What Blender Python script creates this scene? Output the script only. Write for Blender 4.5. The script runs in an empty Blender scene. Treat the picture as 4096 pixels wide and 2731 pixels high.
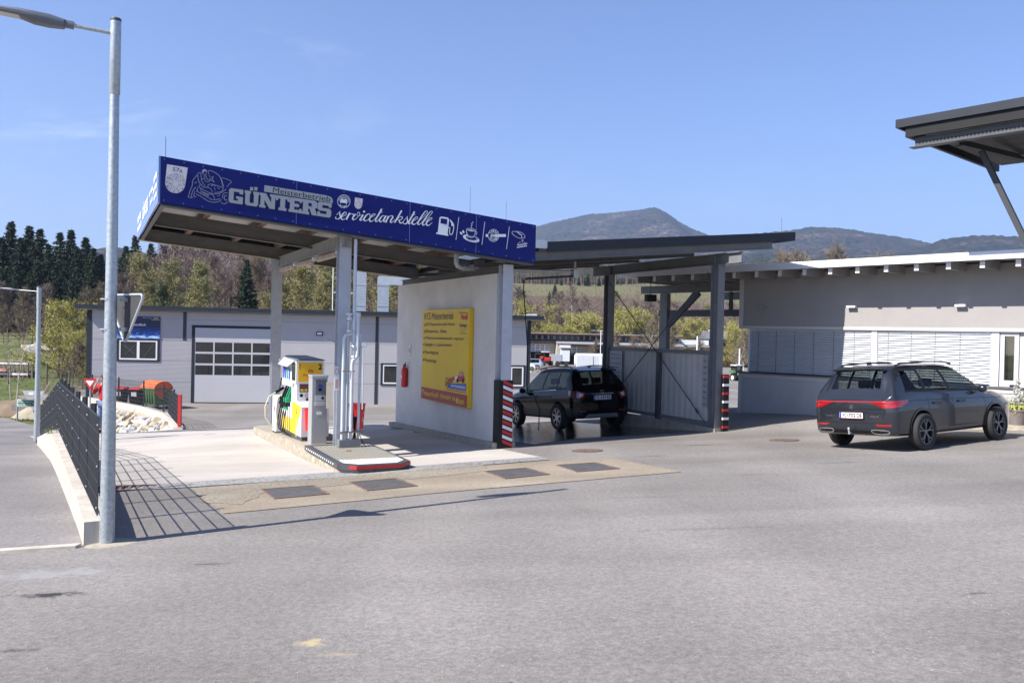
import bpy, bmesh, math, random
import numpy as np
from math import radians, sin, cos, pi, sqrt, atan2
from mathutils import Vector, Matrix, Euler, noise
from mathutils.bvhtree import BVHTree
from mathutils.geometry import tessellate_polygon
random.seed(7)
S = bpy.context.scene
# ------------------------------------------------------------------ camera
FPX, CX, CY = 3309.0, 2048.0, 1365.5          # focal length and centre in pixels of the 4096 px photograph
PITCH, ROLL = radians(.57), .022
_F = Vector((0, cos(PITCH), -sin(PITCH))); _R0 = Vector((1, 0, 0)); _U0 = _R0.cross(_F)
_R = _R0*cos(ROLL) + _U0*sin(ROLL); _U = _R.cross(_F)
CAM = Vector((0, 0, 1.6))
cd = bpy.data.cameras.new('camera'); cam = bpy.data.objects.new('camera', cd); S.collection.objects.link(cam)
cd.sensor_width = 36; cd.lens = 36*FPX/4096; cd.clip_start = .1; cd.clip_end = 30000
cam.matrix_world = Matrix(((_R.x, _U.x, -_F.x, 0), (_R.y, _U.y, -_F.y, 0), (_R.z, _U.z, -_F.z, CAM.z), (0, 0, 0, 1)))
S.camera = cam
# ------------------------------------------------------------------ light
SUN_EL, SUN_AZ = radians(42.7), radians(239.2)
sd = Vector((sin(SUN_AZ)*cos(SUN_EL), cos(SUN_AZ)*cos(SUN_EL), sin(SUN_EL)))
W = bpy.data.worlds.new('World'); S.world = W; W.use_nodes = True
wn = W.node_tree.nodes; wl = W.node_tree.links; bg = wn['Background']
sky = wn.new('ShaderNodeTexSky'); sky.sky_type = 'NISHITA'; sky.sun_disc = False
sky.sun_elevation = SUN_EL; sky.sun_rotation = SUN_AZ; sky.altitude = 400; sky.air_density = 1.0; sky.dust_density = .6; sky.ozone_density = 3.0
# thin high cirrus, fixed in the sky
tc = wn.new('ShaderNodeTexCoord'); mp = wn.new('ShaderNodeMapping'); mp.inputs['Scale'].default_value = (2.2, 2.2, 7); mp.inputs['Rotation'].default_value = (0, .35, .3)
nz = wn.new('ShaderNodeTexNoise'); nz.inputs['Scale'].default_value = 1.6; nz.inputs['Detail'].default_value = 8; nz.inputs['Roughness'].default_value = .62; nz.inputs['Distortion'].default_value = 1.1
rp = wn.new('ShaderNodeValToRGB'); rp.color_ramp.elements[0].position = .54; rp.color_ramp.elements[1].position = .8
sx = wn.new('ShaderNodeSeparateXYZ'); mr = wn.new('ShaderNodeMapRange'); mr.inputs['From Min'].default_value = -.1; mr.inputs['From Max'].default_value = -.6
mr.inputs['To Min'].default_value = .06; mr.inputs['To Max'].default_value = .62
mm = wn.new('ShaderNodeMath'); mm.operation = 'MULTIPLY'
mix = wn.new('ShaderNodeMixRGB'); mix.inputs['Color2'].default_value = (7.5, 8.2, 9.6, 1)
wl.new(tc.outputs['Generated'], mp.inputs['Vector']); wl.new(mp.outputs[0], nz.inputs['Vector']); wl.new(nz.outputs['Fac'], rp.inputs[0])
wl.new(tc.outputs['Generated'], sx.inputs[0]); wl.new(sx.outputs['X'], mr.inputs['Value'])
wl.new(rp.outputs[0], mm.inputs[0]); wl.new(mr.outputs[0], mm.inputs[1]); wl.new(mm.outputs[0], mix.inputs['Fac'])
tn = wn.new('ShaderNodeMixRGB'); tn.blend_type = 'MULTIPLY'; tn.inputs[0].default_value = 1; tn.inputs['Color2'].default_value = (.92, .99, 1.24, 1); wl.new(sky.outputs[0], tn.inputs['Color1']); wl.new(tn.outputs[0], mix.inputs['Color1']); wl.new(mix.outputs[0], bg.inputs['Color'])
bg.inputs['Strength'].default_value = .087
sl = bpy.data.lights.new('sun', 'SUN'); sl.energy = 4.9; sl.angle = radians(.5); sl.color = (1, .95, .875)
so = bpy.data.objects.new('sun', sl); S.collection.objects.link(so); so.rotation_euler = (-sd).to_track_quat('-Z', 'Y').to_euler(); so.location = (0, 0, 60)
S.view_settings.view_transform = 'Standard'; S.view_settings.look = 'None'; S.view_settings.gamma = 1; S.view_settings.exposure = .90
S.cycles.max_bounces = 8; S.cycles.transparent_max_bounces = 12; S.cycles.volume_bounces = 0; S.cycles.diffuse_bounces = 4
# ------------------------------------------------------------------ helpers: frames
def ray(x, y): return _F + _R*((x-CX)/FPX) - _U*((y-CY)/FPX)
class Frame:
    "local frame of a building: x along its front wall, y into it"
    def __init__(s, o, deg, sc=1.0):
        s.sc = sc; s.o = Vector((o[0], o[1], 1.6*(1-sc))); s.a = radians(deg); s.X = Vector((cos(s.a), sin(s.a), 0)); s.Y = Vector((-sin(s.a), cos(s.a), 0))
    def loc(s, P): d = (P - s.o)/s.sc; return Vector((d.dot(s.X), d.dot(s.Y), d.z))
    def wall(s, p, y0=0): d = ray(*p); t = (y0*s.sc-(CAM-s.o).dot(s.Y))/d.dot(s.Y); return s.loc(CAM+d*t)
    def side(s, p, x0=0): d = ray(*p); t = (x0*s.sc-(CAM-s.o).dot(s.X))/d.dot(s.X); return s.loc(CAM+d*t)
    def w(s, x, y, z=0): return s.o + (s.X*x + s.Y*y + Vector((0, 0, z)))*s.sc
K = Frame((.444, 17.1), 27)         # petrol canopy and wash bay
B = Frame((6.79, 23.5), -49.3, .904)         # low building on the right
GA = Frame((-14, 41.8), 9.4)        # grey workshop
def sst(a, b, x): t = np.clip((x-a)/(b-a), 0, 1); return t*t*(3-2*t)
def H(x, y):
    "height of the asphalt yard"
    x = np.asarray(x, float); y = np.asarray(y, float)
    rx = x-K.o.x; ry = y-K.o.y; lx = rx*K.X.x+ry*K.X.y; ly = rx*K.Y.x+ry*K.Y.y
    h = .0523*x-.0464*y
    h = h + .035*np.clip(ly-.5, 0, 7)*(1-sst(-1, .3, lx))*sst(-8.5, -5, lx)*(1-sst(7, 10.5, ly))
    h = h + .22*sst(18.5, 23, y)*sst(4, 6, x)
    t = sst(26, 42, y); h = (1-t)*h + t*(-2.25-.02*np.clip(y-43, 0, 160))
    return h
def Hf(x, y): return float(H(x, y))
def pline(pts, y):
    a = np.array(pts); return np.interp(y, a[:, 0], a[:, 1])
def HL(x, y):
    "height of the lower side road left of the fence"
    x = np.asarray(x, float); y = np.asarray(y, float)
    a = np.where(y < 24, -.6-.045*(y-8.3)-.0022*(y-8.3)**2, -1.85-.08*(y-24))
    w = np.exp(-np.clip(y-8.3, 0, 99)/2.0)
    return a*(1-w)+(.0523*x-.0464*y)*w
def HG(x, y):
    "natural ground"
    x = np.asarray(x, float); y = np.asarray(y, float)
    L = pline([(-50, 1), (0, -.8), (30, -3.0), (44, -3.6), (60, -2.9), (120, -.5), (180, 7), (260, 18), (400, 30), (700, 38), (20000, 60)], y)
    R = pline([(-50, .5), (0, -.8), (20, -2.2), (43, -2.8), (190, -5.4), (215, -4.5), (330, 4), (420, 24), (520, 36), (600, 40), (900, 52), (20000, 70)], y)
    u_ = x/np.maximum(y, 20); L = L-(np.clip(L+1, 0, 60))*.65*(1-sst(-.47, -.40, u_)); t = sst(-.14, .02, u_); h = L*(1-t)+R*t
    n = np.sin(x*.021+1)*np.cos(y*.017)*np.clip((y-110)/100, 0, 3)*1.2+np.sin(x*.11+y*.07)*.12*sst(45, 60, y)
    return h+n
def HGf(x, y): return float(HG(x, y))
def ground_hit(p, h=0.0):
    d = ray(*p); t = 5.0
    for i in range(60):
        P = CAM+d*t; g = Hf(P.x, P.y)+h; t += (P.z-g)/(-d.z+.05)*.6
    return CAM+d*t
# ------------------------------------------------------------------ helpers: materials
def newmat(name):
    m = bpy.data.materials.new(name); m.use_nodes = True; return m, m.node_tree.nodes, m.node_tree.links, m.node_tree.nodes['Principled BSDF']
def mat(name, col, rough=.6, metal=0, var=.12, vscale=3.0, bump=0.0, bscale=60.0, spec=.5, coat=0, c2=None, stretch=(1, 1, 1), detail=6, emit=0, thr=None):
    m, n, l, b = newmat(name)
    b.inputs['Roughness'].default_value = rough; b.inputs['Metallic'].default_value = metal
    b.inputs['Specular IOR Level'].default_value = spec; b.inputs['Coat Weight'].default_value = coat; b.inputs['Coat Roughness'].default_value = .05
    t = n.new('ShaderNodeTexCoord'); mp = n.new('ShaderNodeMapping'); mp.inputs['Scale'].default_value = stretch; l.new(t.outputs['Object'], mp.inputs[0])
    nz = n.new('ShaderNodeTexNoise'); nz.inputs['Scale'].default_value = vscale; nz.inputs['Detail'].default_value = detail; nz.inputs['Roughness'].default_value = .65
    l.new(mp.outputs[0], nz.inputs['Vector'])
    r = n.new('ShaderNodeValToRGB'); a, c = (thr or (.3, .7)); r.color_ramp.elements[0].position = a; r.color_ramp.elements[1].position = c
    c1 = tuple(v*(1-var) for v in col[:3]); cc = c2 or tuple(min(1, v*(1+var)) for v in col[:3])
    r.color_ramp.elements[0].color = (*c1, 1); r.color_ramp.elements[1].color = (*cc, 1)
    l.new(nz.outputs['Fac'], r.inputs[0]); l.new(r.outputs[0], b.inputs['Base Color'])
    if bump:
        n2 = n.new('ShaderNodeTexNoise'); n2.inputs['Scale'].default_value = bscale; n2.inputs['Detail'].default_value = 5; l.new(mp.outputs[0], n2.inputs['Vector'])
        bp = n.new('ShaderNodeBump'); bp.inputs['Strength'].default_value = min(1, bump*3); bp.inputs['Distance'].default_value = .02*bump*3; l.new(n2.outputs['Fac'], bp.inputs['Height']); l.new(bp.outputs[0], b.inputs['Normal'])
    if emit: b.inputs['Emission Color'].default_value = (*col, 1); b.inputs['Emission Strength'].default_value = emit
    return m
def glass(name, tint=(.25, .3, .3), gl=.10, rough=.02):
    m, n, l, b = newmat(name); n.remove(b)
    tr = n.new('ShaderNodeBsdfTransparent'); tr.inputs[0].default_value = (*tint, 1)
    g = n.new('ShaderNodeBsdfGlossy'); g.inputs['Roughness'].default_value = rough
    fr = n.new('ShaderNodeFresnel'); fr.inputs[0].default_value = 1.5
    ad = n.new('ShaderNodeMath'); ad.operation = 'ADD'; ad.inputs[1].default_value = gl; ad.operation = 'MULTIPLY_ADD'; ad.inputs[1].default_value = .55; ad.inputs[2].default_value = gl; ad.use_clamp = True
    mx = n.new('ShaderNodeMixShader'); l.new(fr.outputs[0], ad.inputs[0]); l.new(ad.outputs[0], mx.inputs[0]); l.new(tr.outputs[0], mx.inputs[1]); l.new(g.outputs[0], mx.inputs[2])
    l.new(mx.outputs[0], n['Material Output'].inputs[0]); return m
# ------------------------------------------------------------------ helpers: meshes
COL = S.collection
def tag(o, label=None, cat=None, group=None, kind=None):
    if label: o['label'] = label
    if cat: o['category'] = cat
    if group: o['group'] = group
    if kind: o['kind'] = kind
    return o
def thing(name, label, cat, loc=(0, 0, 0), rotz=0, group=None):
    o = bpy.data.objects.new(name, None); COL.objects.link(o); o.empty_display_size = .2
    o.location = loc; o.rotation_euler = (0, 0, rotz); return tag(o, label, cat, group)
class MB:
    def __init__(s): s.v = []; s.f = []; s.mi = []
    def add(s, vs, fs, mi=0):
        b = len(s.v); s.v += [tuple(v) for v in vs]; s.f += [tuple(i+b for i in f) for f in fs]; s.mi += [mi]*len(fs); return s
    def box(s, x0, x1, y0, y1, z0, z1, mi=0):
        x0, x1 = min(x0, x1), max(x0, x1); y0, y1 = min(y0, y1), max(y0, y1); z0, z1 = min(z0, z1), max(z0, z1)
        return s.add([(x0, y0, z0), (x1, y0, z0), (x1, y1, z0), (x0, y1, z0), (x0, y0, z1), (x1, y0, z1), (x1, y1, z1), (x0, y1, z1)],
                     [(0, 3, 2, 1), (4, 5, 6, 7), (0, 1, 5, 4), (1, 2, 6, 5), (2, 3, 7, 6), (3, 0, 4, 7)], mi)
    def hexa(s, p, mi=0):   # 8 corners: bottom 4 (ccw), top 4
        return s.add(p, [(0, 3, 2, 1), (4, 5, 6, 7), (0, 1, 5, 4), (1, 2, 6, 5), (2, 3, 7, 6), (3, 0, 4, 7)], mi)
    def bbox(s, x0, x1, y0, y1, z0, z1, r=.01, mi=0):   # box with chamfered edges
        bm = bmesh.new(); bmesh.ops.create_cube(bm, size=1)
        for v in bm.verts: v.co = Vector(((x0+x1)/2+v.co.x*(x1-x0), (y0+y1)/2+v.co.y*(y1-y0), (z0+z1)/2+v.co.z*(z1-z0)))
        bmesh.ops.bevel(bm, geom=bm.edges[:], offset=r, segments=2, affect='EDGES', profile=.6)
        bm.verts.index_update(); s.add([v.co[:] for v in bm.verts], [[v.index for v in f.verts] for f in bm.faces], mi); bm.free(); return s
    def quad(s, a, b, c, d, mi=0): return s.add([a, b, c, d], [(0, 1, 2, 3)], mi)
    def tube(s, pts, r, n=10, cap=True, mi=0):
        pts = [Vector(p) for p in pts]; rs = r if isinstance(r, (list, tuple)) else [r]*len(pts)
        base = len(s.v); prev = None
        for i, p in enumerate(pts):
            d = (pts[min(i+1, len(pts)-1)]-pts[max(i-1, 0)]).normalized()
            if prev is None: up = Vector((0, 0, 1)) if abs(d.z) < .9 else Vector((1, 0, 0)); u = d.cross(up).normalized()
            else: u = (prev-d*prev.dot(d)).normalized()
            prev = u; w = d.cross(u)
            for k in range(n): a = 2*pi*k/n; s.v.append(tuple(p+(u*cos(a)+w*sin(a))*rs[i]))
        for i in range(len(pts)-1):
            for k in range(n): a = base+i*n+k; b2 = base+i*n+(k+1) % n; s.f.append((a, b2, b2+n, a+n)); s.mi.append(mi)
        if cap: s.f.append(tuple(base+k for k in range(n))[::-1]); s.f.append(tuple(base+(len(pts)-1)*n+k for k in range(n))); s.mi += [mi, mi]
        return s
    def lathe(s, prof, c=(0, 0, 0), n=24, axis='z', mi=0):
        base = len(s.v)
        for r, z in prof:
            for k in range(n):
                a = 2*pi*k/n; x, y = r*cos(a), r*sin(a)
                s.v.append({'z': (c[0]+x, c[1]+y, c[2]+z), 'y': (c[0]+x, c[1]+z, c[2]+y), 'x': (c[0]+z, c[1]+x, c[2]+y)}[axis])
        for i in range(len(prof)-1):
            for k in range(n): a = base+i*n+k; b2 = base+i*n+(k+1) % n; s.f.append((a, b2, b2+n, a+n)); s.mi.append(mi)
        return s
    def prism(s, poly, y0, y1, mi=0, axis='y'):
        "extrude a 2D outline (x,z) from y0 to y1"
        n = len(poly); f = lambda p, y: {'y': (p[0], y, p[1]), 'x': (y, p[0], p[1]), 'z': (p[0], p[1], y)}[axis]
        b = len(s.v); s.v += [f(p, y0) for p in poly]+[f(p, y1) for p in poly]
        tris = tessellate_polygon([[Vector((p[0], p[1], 0)) for p in poly]])
        for t in tris: s.f.append(tuple(b+i for i in t)); s.f.append(tuple(b+n+i for i in t[::-1])); s.mi += [mi, mi]
        for i in range(n): j = (i+1) % n; s.f.append((b+i, b+j, b+n+j, b+n+i)); s.mi.append(mi)
        return s
    def bar(s, a, b, w, h, mi=0, up=(0, 0, 1)):
        a = Vector(a); b = Vector(b); d = (b-a).normalized(); u = d.cross(Vector(up)); u = u.normalized() if u.length > 1e-4 else Vector((1, 0, 0)); v = u.cross(d)
        P = []
        for p in (a, b):
            for sx_, sz_ in ((-1, -1), (1, -1), (1, 1), (-1, 1)): P.append(p+u*sx_*w/2+v*sz_*h/2)
        return s.add(P, [(0, 1, 2, 3), (7, 6, 5, 4), (0, 4, 5, 1), (1, 5, 6, 2), (2, 6, 7, 3), (3, 7, 4, 0)], mi)
    def build(s, name, mats, parent=None, smooth=False, angle=35, fix=True):
        me = bpy.data.meshes.new(name); me.from_pydata(s.v, [], s.f)
        for m in (mats if isinstance(mats, (list, tuple)) else [mats]): me.materials.append(m)
        if any(s.mi): me.polygons.foreach_set('material_index', s.mi)
        if fix:
            bm = bmesh.new(); bm.from_mesh(me); bmesh.ops.recalc_face_normals(bm, faces=bm.faces[:]); bm.to_mesh(me); bm.free()
        if smooth: me.shade_smooth(); me.set_sharp_from_angle(angle=radians(angle))
        me.update(); o = bpy.data.objects.new(name, me); COL.objects.link(o)
        if parent: o.parent = parent
        return o
def struct(o, kind='structure'): o['kind'] = kind; return o
def copy_thing(o, loc=None, rotz=None, label=None, group=None):
    r = o.copy(); COL.objects.link(r)
    if loc is not None: r.location = loc
    if rotz is not None: r.rotation_euler = (0, 0, rotz)
    if label: r['label'] = label
    if group: r['group'] = group
    for ch in list(o.children):
        c = ch.copy(); COL.objects.link(c); c.parent = r
        for g in list(ch.children): d = g.copy(); COL.objects.link(d); d.parent = c
    return r
# lettering and flat marks on a wall plane -----------------------------------
_fc = {}
def text_mesh(s, bold=0.0, shear=0.0, space=1.0):
    if any(c in s for c in 'MW') and bold < .03: bold = 0.0
    k = (s, bold, shear, space)
    if k in _fc: return _fc[k]
    cu = bpy.data.curves.new('t', 'FONT'); cu.body = s; cu.offset = bold; cu.shear = shear; cu.space_character = space; cu.resolution_u = 3
    ob = bpy.data.objects.new('t', cu); COL.objects.link(ob); dg = bpy.context.evaluated_depsgraph_get()
    me = bpy.data.meshes.new_from_object(ob.evaluated_get(dg)); V = [v.co.copy() for v in me.vertices]; Fc = [tuple(p.vertices) for p in me.polygons]
    bpy.data.objects.remove(ob); bpy.data.curves.remove(cu); bpy.data.meshes.remove(me)
    _fc[k] = (V, Fc); return _fc[k]
def text_box(mb, s, fn, x0, x1, z0, z1, bold=0, shear=0, ref=None, mi=0):
    "write s so that its outline fills the box; fn maps (x,z) to 3D"
    if s == '1':
        P1 = [(.40, 0), (.62, 0), (.62, 1), (.45, 1), (.20, .80), (.20, .66), (.40, .76)]; mb.add([fn(x0+u*(x1-x0), z0+v*(z1-z0)) for u, v in P1], tessellate_polygon([[Vector((p[0], p[1], 0)) for p in P1]]), mi); return
    V, Fc = text_mesh(s, bold, shear)
    if not V: return
    xs = [v.x for v in V]; ys = [v.y for v in V]; a, b = min(xs), max(xs); c, d = min(ys), max(ys)
    if ref: RV, _ = text_mesh(ref, bold, shear); c = min(v.y for v in RV); d = max(v.y for v in RV)
    mb.add([fn(x0+(v.x-a)/(b-a)*(x1-x0), z0+(v.y-c)/(d-c)*(z1-z0)) for v in V], Fc, mi)
def catmull(P, n=6, closed=False):
    P = [Vector((p[0], p[1], 0)) for p in P]; out = []; N = len(P)
    for i in range(N if closed else N-1):
        g = lambda k: P[k % N] if closed else P[max(0, min(N-1, k))]
        a, b, c, d = g(i-1), g(i), g(i+1), g(i+2)
        for j in range(n):
            t = j/n; out.append(.5*((2*b)+(c-a)*t+(2*a-5*b+4*c-d)*t*t+(3*b-a-3*c+d)*t**3))
    if not closed: out.append(P[-1])
    return [(p.x, p.y) for p in out]
def stroke(mb, pts, w, fn, closed=False, mi=0, smooth=True, n=6):
    "ribbon of width w (number or per-point list) along pts; round joints come from overlapping discs being unnecessary at this size"
    if smooth:
        if isinstance(w, (list, tuple)): ws = [p[0] for p in catmull([(a, 0) for a in w], n, closed)]
        Q = catmull(pts, n, closed)
    else:
        Q = list(pts); ws = list(w) if isinstance(w, (list, tuple)) else None
    if not isinstance(w, (list, tuple)): ws = [w]*len(Q)
    N = len(Q); L = []; R = []
    for i in range(N):
        if closed: a = Q[i-1]; b = Q[(i+1) % N]
        else: a = Q[max(0, i-1)]; b = Q[min(N-1, i+1)]
        dx, dy = b[0]-a[0], b[1]-a[1]; l = sqrt(dx*dx+dy*dy) or 1; nx, ny = -dy/l*ws[i]/2, dx/l*ws[i]/2
        L.append(fn(Q[i][0]+nx, Q[i][1]+ny)); R.append(fn(Q[i][0]-nx, Q[i][1]-ny))
    F = [(i, i+1, N+i+1, N+i) for i in range(N-1)]
    if closed: F.append((N-1, 0, N, 2*N-1))
    mb.add(L+R, F, mi)
def fill(mb, pts, fn, mi=0):
    P = [fn(*p) for p in pts]; mb.add(P, tessellate_polygon([[Vector((p[0], p[1], 0)) for p in pts]]), mi)
def ell(cx, cy, rx, ry, n=28, a0=0, a1=360, rot=0):
    full = abs(a1-a0) >= 360; N = n if full else n+1; o = []
    for i in range(N):
        a = radians(a0+(a1-a0)*i/n); x, y = rx*cos(a), ry*sin(a); c, s_ = cos(radians(rot)), sin(radians(rot)); o.append((cx+x*c-y*s_, cy+x*s_+y*c))
    return o
def quadfn(corners, y):
    "bilinear map of the unit square onto four wall points TL,TR,BR,BL given as (x,z)"
    TL, TR, BR, BL = corners
    def fn(u, v):
        x = (BL[0]*(1-u)+BR[0]*u)*(1-v)+(TL[0]*(1-u)+TR[0]*u)*v; z = (BL[1]*(1-u)+BR[1]*u)*(1-v)+(TL[1]*(1-u)+TR[1]*u)*v; return (x, y, z)
    return fn
#@@MATS
# ------------------------------------------------------------------ materials
M = {}
def ground_mat(name, c1, c2, patch, rough=.9, spots=(), grain=.36, mscale=.35, tint=None):
    m, n, l, b = newmat(name); b.inputs['Roughness'].default_value = rough; b.inputs['Specular IOR Level'].default_value = .22
    t = n.new('ShaderNodeTexCoord'); O = t.outputs['Object']
    def noise_(sc, det=5, ro=.6, st=None):
        q = n.new('ShaderNodeTexNoise'); q.inputs['Scale'].default_value = sc; q.inputs['Detail'].default_value = det; q.inputs['Roughness'].default_value = ro
        if st: mp = n.new('ShaderNodeMapping'); mp.inputs['Scale'].default_value = st; mp.inputs['Rotation'].default_value = (0, 0, .5); l.new(O, mp.inputs[0]); l.new(mp.outputs[0], q.inputs['Vector'])
        else: l.new(O, q.inputs['Vector'])
        return q.outputs['Fac']
    def ramp(f, a, bb, ca, cb):
        r = n.new('ShaderNodeValToRGB'); r.color_ramp.elements[0].position = a; r.color_ramp.elements[1].position = bb
        r.color_ramp.elements[0].color = (*ca, 1); r.color_ramp.elements[1].color = (*cb, 1); l.new(f, r.inputs[0]); return r.outputs[0]
    def mx(kind, f, A, Bc):
        q = n.new('ShaderNodeMixRGB'); q.blend_type = kind
        if isinstance(f, (int, float)): q.inputs[0].default_value = f
        else: l.new(f, q.inputs[0])
        for i, v in ((1, A), (2, Bc)):
            if isinstance(v, tuple): q.inputs[i].default_value = (*v, 1)
            else: l.new(v, q.inputs[i])
        return q.outputs[0]
    g = lambda v: (v, v, v)
    base = ramp(noise_(mscale, 6), .33, .67, c1, c2)
    base = mx('MULTIPLY', .8, base, ramp(noise_(mscale*.6, 4, .5, (.35, 2.2, 1)), .4, .62, g(.84), g(1.1)))
    base = mx('MIX', ramp(noise_(mscale*3.1, 7, .7), .56, .72, g(0), g(.55)), base, patch)
    base = mx('MULTIPLY', grain, base, ramp(noise_(70, 2, .5), .3, .72, g(.45), g(1.55)))
    base = mx('MULTIPLY', grain*1.3, base, ramp(noise_(22, 3, .7), .35, .68, g(.6), g(1.35)))
    v = n.new('ShaderNodeTexVoronoi'); v.inputs['Scale'].default_value = 34; l.new(O, v.inputs['Vector'])
    base = mx('MIX', ramp(v.outputs['Distance'], .06, .12, g(.35*grain*3), g(0)), base, tuple(min(1, q*1.9) for q in c2))
    for (sx_, sy_, rx, ry, colr, amt) in spots:
        sep = n.new('ShaderNodeMapping'); sep.vector_type = 'POINT'; sep.inputs['Location'].default_value = (-sx_/rx, -sy_/ry, 0); sep.inputs['Scale'].default_value = (1/rx, 1/ry, 0); l.new(O, sep.inputs[0])
        ln = n.new('ShaderNodeVectorMath'); ln.operation = 'LENGTH'; l.new(sep.outputs[0], ln.inputs[0])
        ad = n.new('ShaderNodeMath'); ad.operation = 'MULTIPLY_ADD'; l.new(noise_(7, 6, .75), ad.inputs[0]); ad.inputs[1].default_value = 3.2; l.new(ln.outputs['Value'], ad.inputs[2]); dv = n.new('ShaderNodeMath'); dv.operation = 'MULTIPLY'; dv.inputs[1].default_value = .4; l.new(ad.outputs[0], dv.inputs[0]); ad = dv
        base = mx('MIX', ramp(ad.outputs[0], .76, .98, g(amt), g(0)), base, colr)
    if spots:
        wv = n.new('ShaderNodeTexWave'); wv.inputs['Scale'].default_value = .11; wv.inputs['Distortion'].default_value = 9; wv.inputs['Detail'].default_value = 4; wv.inputs['Detail Scale'].default_value = .6; l.new(O, wv.inputs['Vector'])
        base = mx('MULTIPLY', .55, base, ramp(wv.outputs['Fac'], .45, .95, g(.88), g(1.08)))
        base = mx('MIX', ramp(noise_(1.7, 8, .75), .68, .74, g(0), g(.45)), base, (.10, .09, .085))
        base = mx('MIX', ramp(noise_(6.5, 6, .7, (3, .7, 1)), .70, .76, g(0), g(.5)), base, (.085, .08, .078))
    l.new(base, b.inputs['Base Color'])
    bp = n.new('ShaderNodeBump'); bp.inputs['Strength'].default_value = .35; bp.inputs['Distance'].default_value = .006; l.new(noise_(95, 3, .6), bp.inputs['Height']); l.new(bp.outputs[0], b.inputs['Normal'])
    return m
OIL = (.03, .03, .032)
spots = [(-3.5, 6.3, .33, .12, OIL, .95), (-2.95, 5.0, .14, .05, OIL, .7), (-2.6, 7.2, .2, .04, OIL, .5), (-1.17, 4.97, .13, .1, (.42, .34, .2), .9), (-.95, 4.75, .2, .05, (.36, .3, .2), .5),
         (.03, 4.22, .03, .03, OIL, 1), (4.4, 6.6, .3, .05, OIL, .35), (3.2, 5.6, .16, .05, OIL, .5), (4.6, 5.3, .25, .1, (.2, .15, .12), .4), (1.7, 10.2, .5, .08, OIL, .3), (-3.9, 7.0, .8, .25, (.3, .3, .31), .5),
         (8.6, 9.6, .8, .25, (.13, .1, .075), .6), (7.3, 8.0, .5, .12, (.13, .1, .08), .5), (2.6, 14.9, .5, .12, OIL, .35), (3.9, 16.7, .7, .18, OIL, .5), (1.9, 8.1, 1.2, .06, OIL, .25), (3.5, 12.0, .4, .08, OIL, .3), (5.2, 13.1, .6, .12, OIL, .3)]
M['asphalt'] = ground_mat('asphalt', (.198, .182, .168), (.245, .227, .211), (.20, .18, .164), spots=spots)
M['asphalt_old'] = ground_mat('asphalt_road', (.185, .172, .168), (.25, .234, .228), (.2, .187, .18), spots=[(-7.3, 9.2, .5, .04, OIL, .8)])
M['concrete_slab'] = ground_mat('concrete_slab', (.42, .385, .35), (.48, .445, .41), (.37, .33, .28), grain=.1, mscale=.5)
M['tan_concrete'] = ground_mat('tan_concrete', (.25, .205, .155), (.31, .265, .205), (.22, .18, .13), grain=.3, mscale=.8)
M['wet'] = ground_mat('wet_concrete', (.035, .034, .034), (.06, .058, .056), (.07, .065, .06), rough=.07, grain=.1, mscale=1.2)
M['gravel'] = ground_mat('gravel', (.2, .17, .13), (.34, .3, .24), (.16, .13, .1), grain=.6)
M['concrete'] = mat('concrete', (.36, .345, .315), .85, var=.18, vscale=2.5, bump=.1, bscale=40)
M['concrete_kerb'] = mat('concrete_kerb', (.33, .29, .23), .85, var=.25, vscale=7, bump=.15, bscale=25)
M['concrete_pale'] = mat('concrete_pale', (.46, .415, .355), .85, var=.22, vscale=2.2, bump=.12, bscale=30, stretch=(1.6, 1.6, .35))
M['render_white'] = mat('render_white', (.57, .54, .505), .9, var=.12, vscale=.9, bump=.07, bscale=120)
M['render_grey'] = mat('render_grey', (.30, .282, .275), .9, var=.05, vscale=1.8, bump=.08, bscale=150)
M['render_trim'] = mat('render_trim', (.50, .48, .46), .9, var=.04, vscale=2)
M['steel_white'] = mat('painted_steel_pale', (.44, .455, .49), .45, var=.1, vscale=5)
M['steel_grey'] = mat('painted_steel_grey', (.16, .162, .17), .5, var=.15, vscale=4)
M['steel_dark'] = mat('painted_steel_dark', (.06, .064, .072), .5, var=.15, vscale=4)
M['beam'] = mat('beam_grey', (.125, .12, .115), .55, var=.22, vscale=2.5, stretch=(1, 1, 3))
M['beam_light'] = mat('beam_light', (.27, .26, .25), .6, var=.18, vscale=3, stretch=(3, 3, .7))
M['anthracite'] = mat('anthracite', (.022, .027, .036), .55, spec=.25, var=.1, vscale=2)
M['anthracite2'] = mat('anthracite_dark', (.028, .03, .036), .5, var=.1)
M['galv'] = mat('galvanised', (.42, .455, .47), .42, metal=.55, var=.2, vscale=28, detail=3)
M['galv2'] = mat('galvanised_sheet', (.50, .52, .545), .38, metal=.5, var=.1, vscale=4)
M['deck'] = mat('deck_underside', (.40, .385, .37), .6, var=.12, vscale=2)
M['rust'] = mat('rust', (.22, .07, .035), .8, var=.35, vscale=10)
M['rusty_steel'] = mat('rusty_steel', (.16, .1, .075), .75, var=.4, vscale=9)
M['cast_iron'] = mat('cast_iron', (.13, .125, .125), .6, var=.25, vscale=8, metal=.3)
M['cast_dark'] = mat('cast_iron_dark', (.1, .085, .08), .7, var=.3, vscale=8)
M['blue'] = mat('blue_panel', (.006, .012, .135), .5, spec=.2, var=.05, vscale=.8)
M['yellow'] = mat('yellow_panel', (.70, .44, .010), .4, var=.05, vscale=2)
M['yellow_pump'] = mat('yellow_plastic', (.83, .56, .015), .35, var=.03)
M['amber'] = mat('amber_panel', (.76, .43, .012), .35, var=.03)
M['silver_letter'] = mat('silver_film', (.33, .34, .36), .4, metal=.25, var=.04)
M['white_letter'] = mat('white_film', (.74, .76, .80), .45, var=.03)
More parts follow.
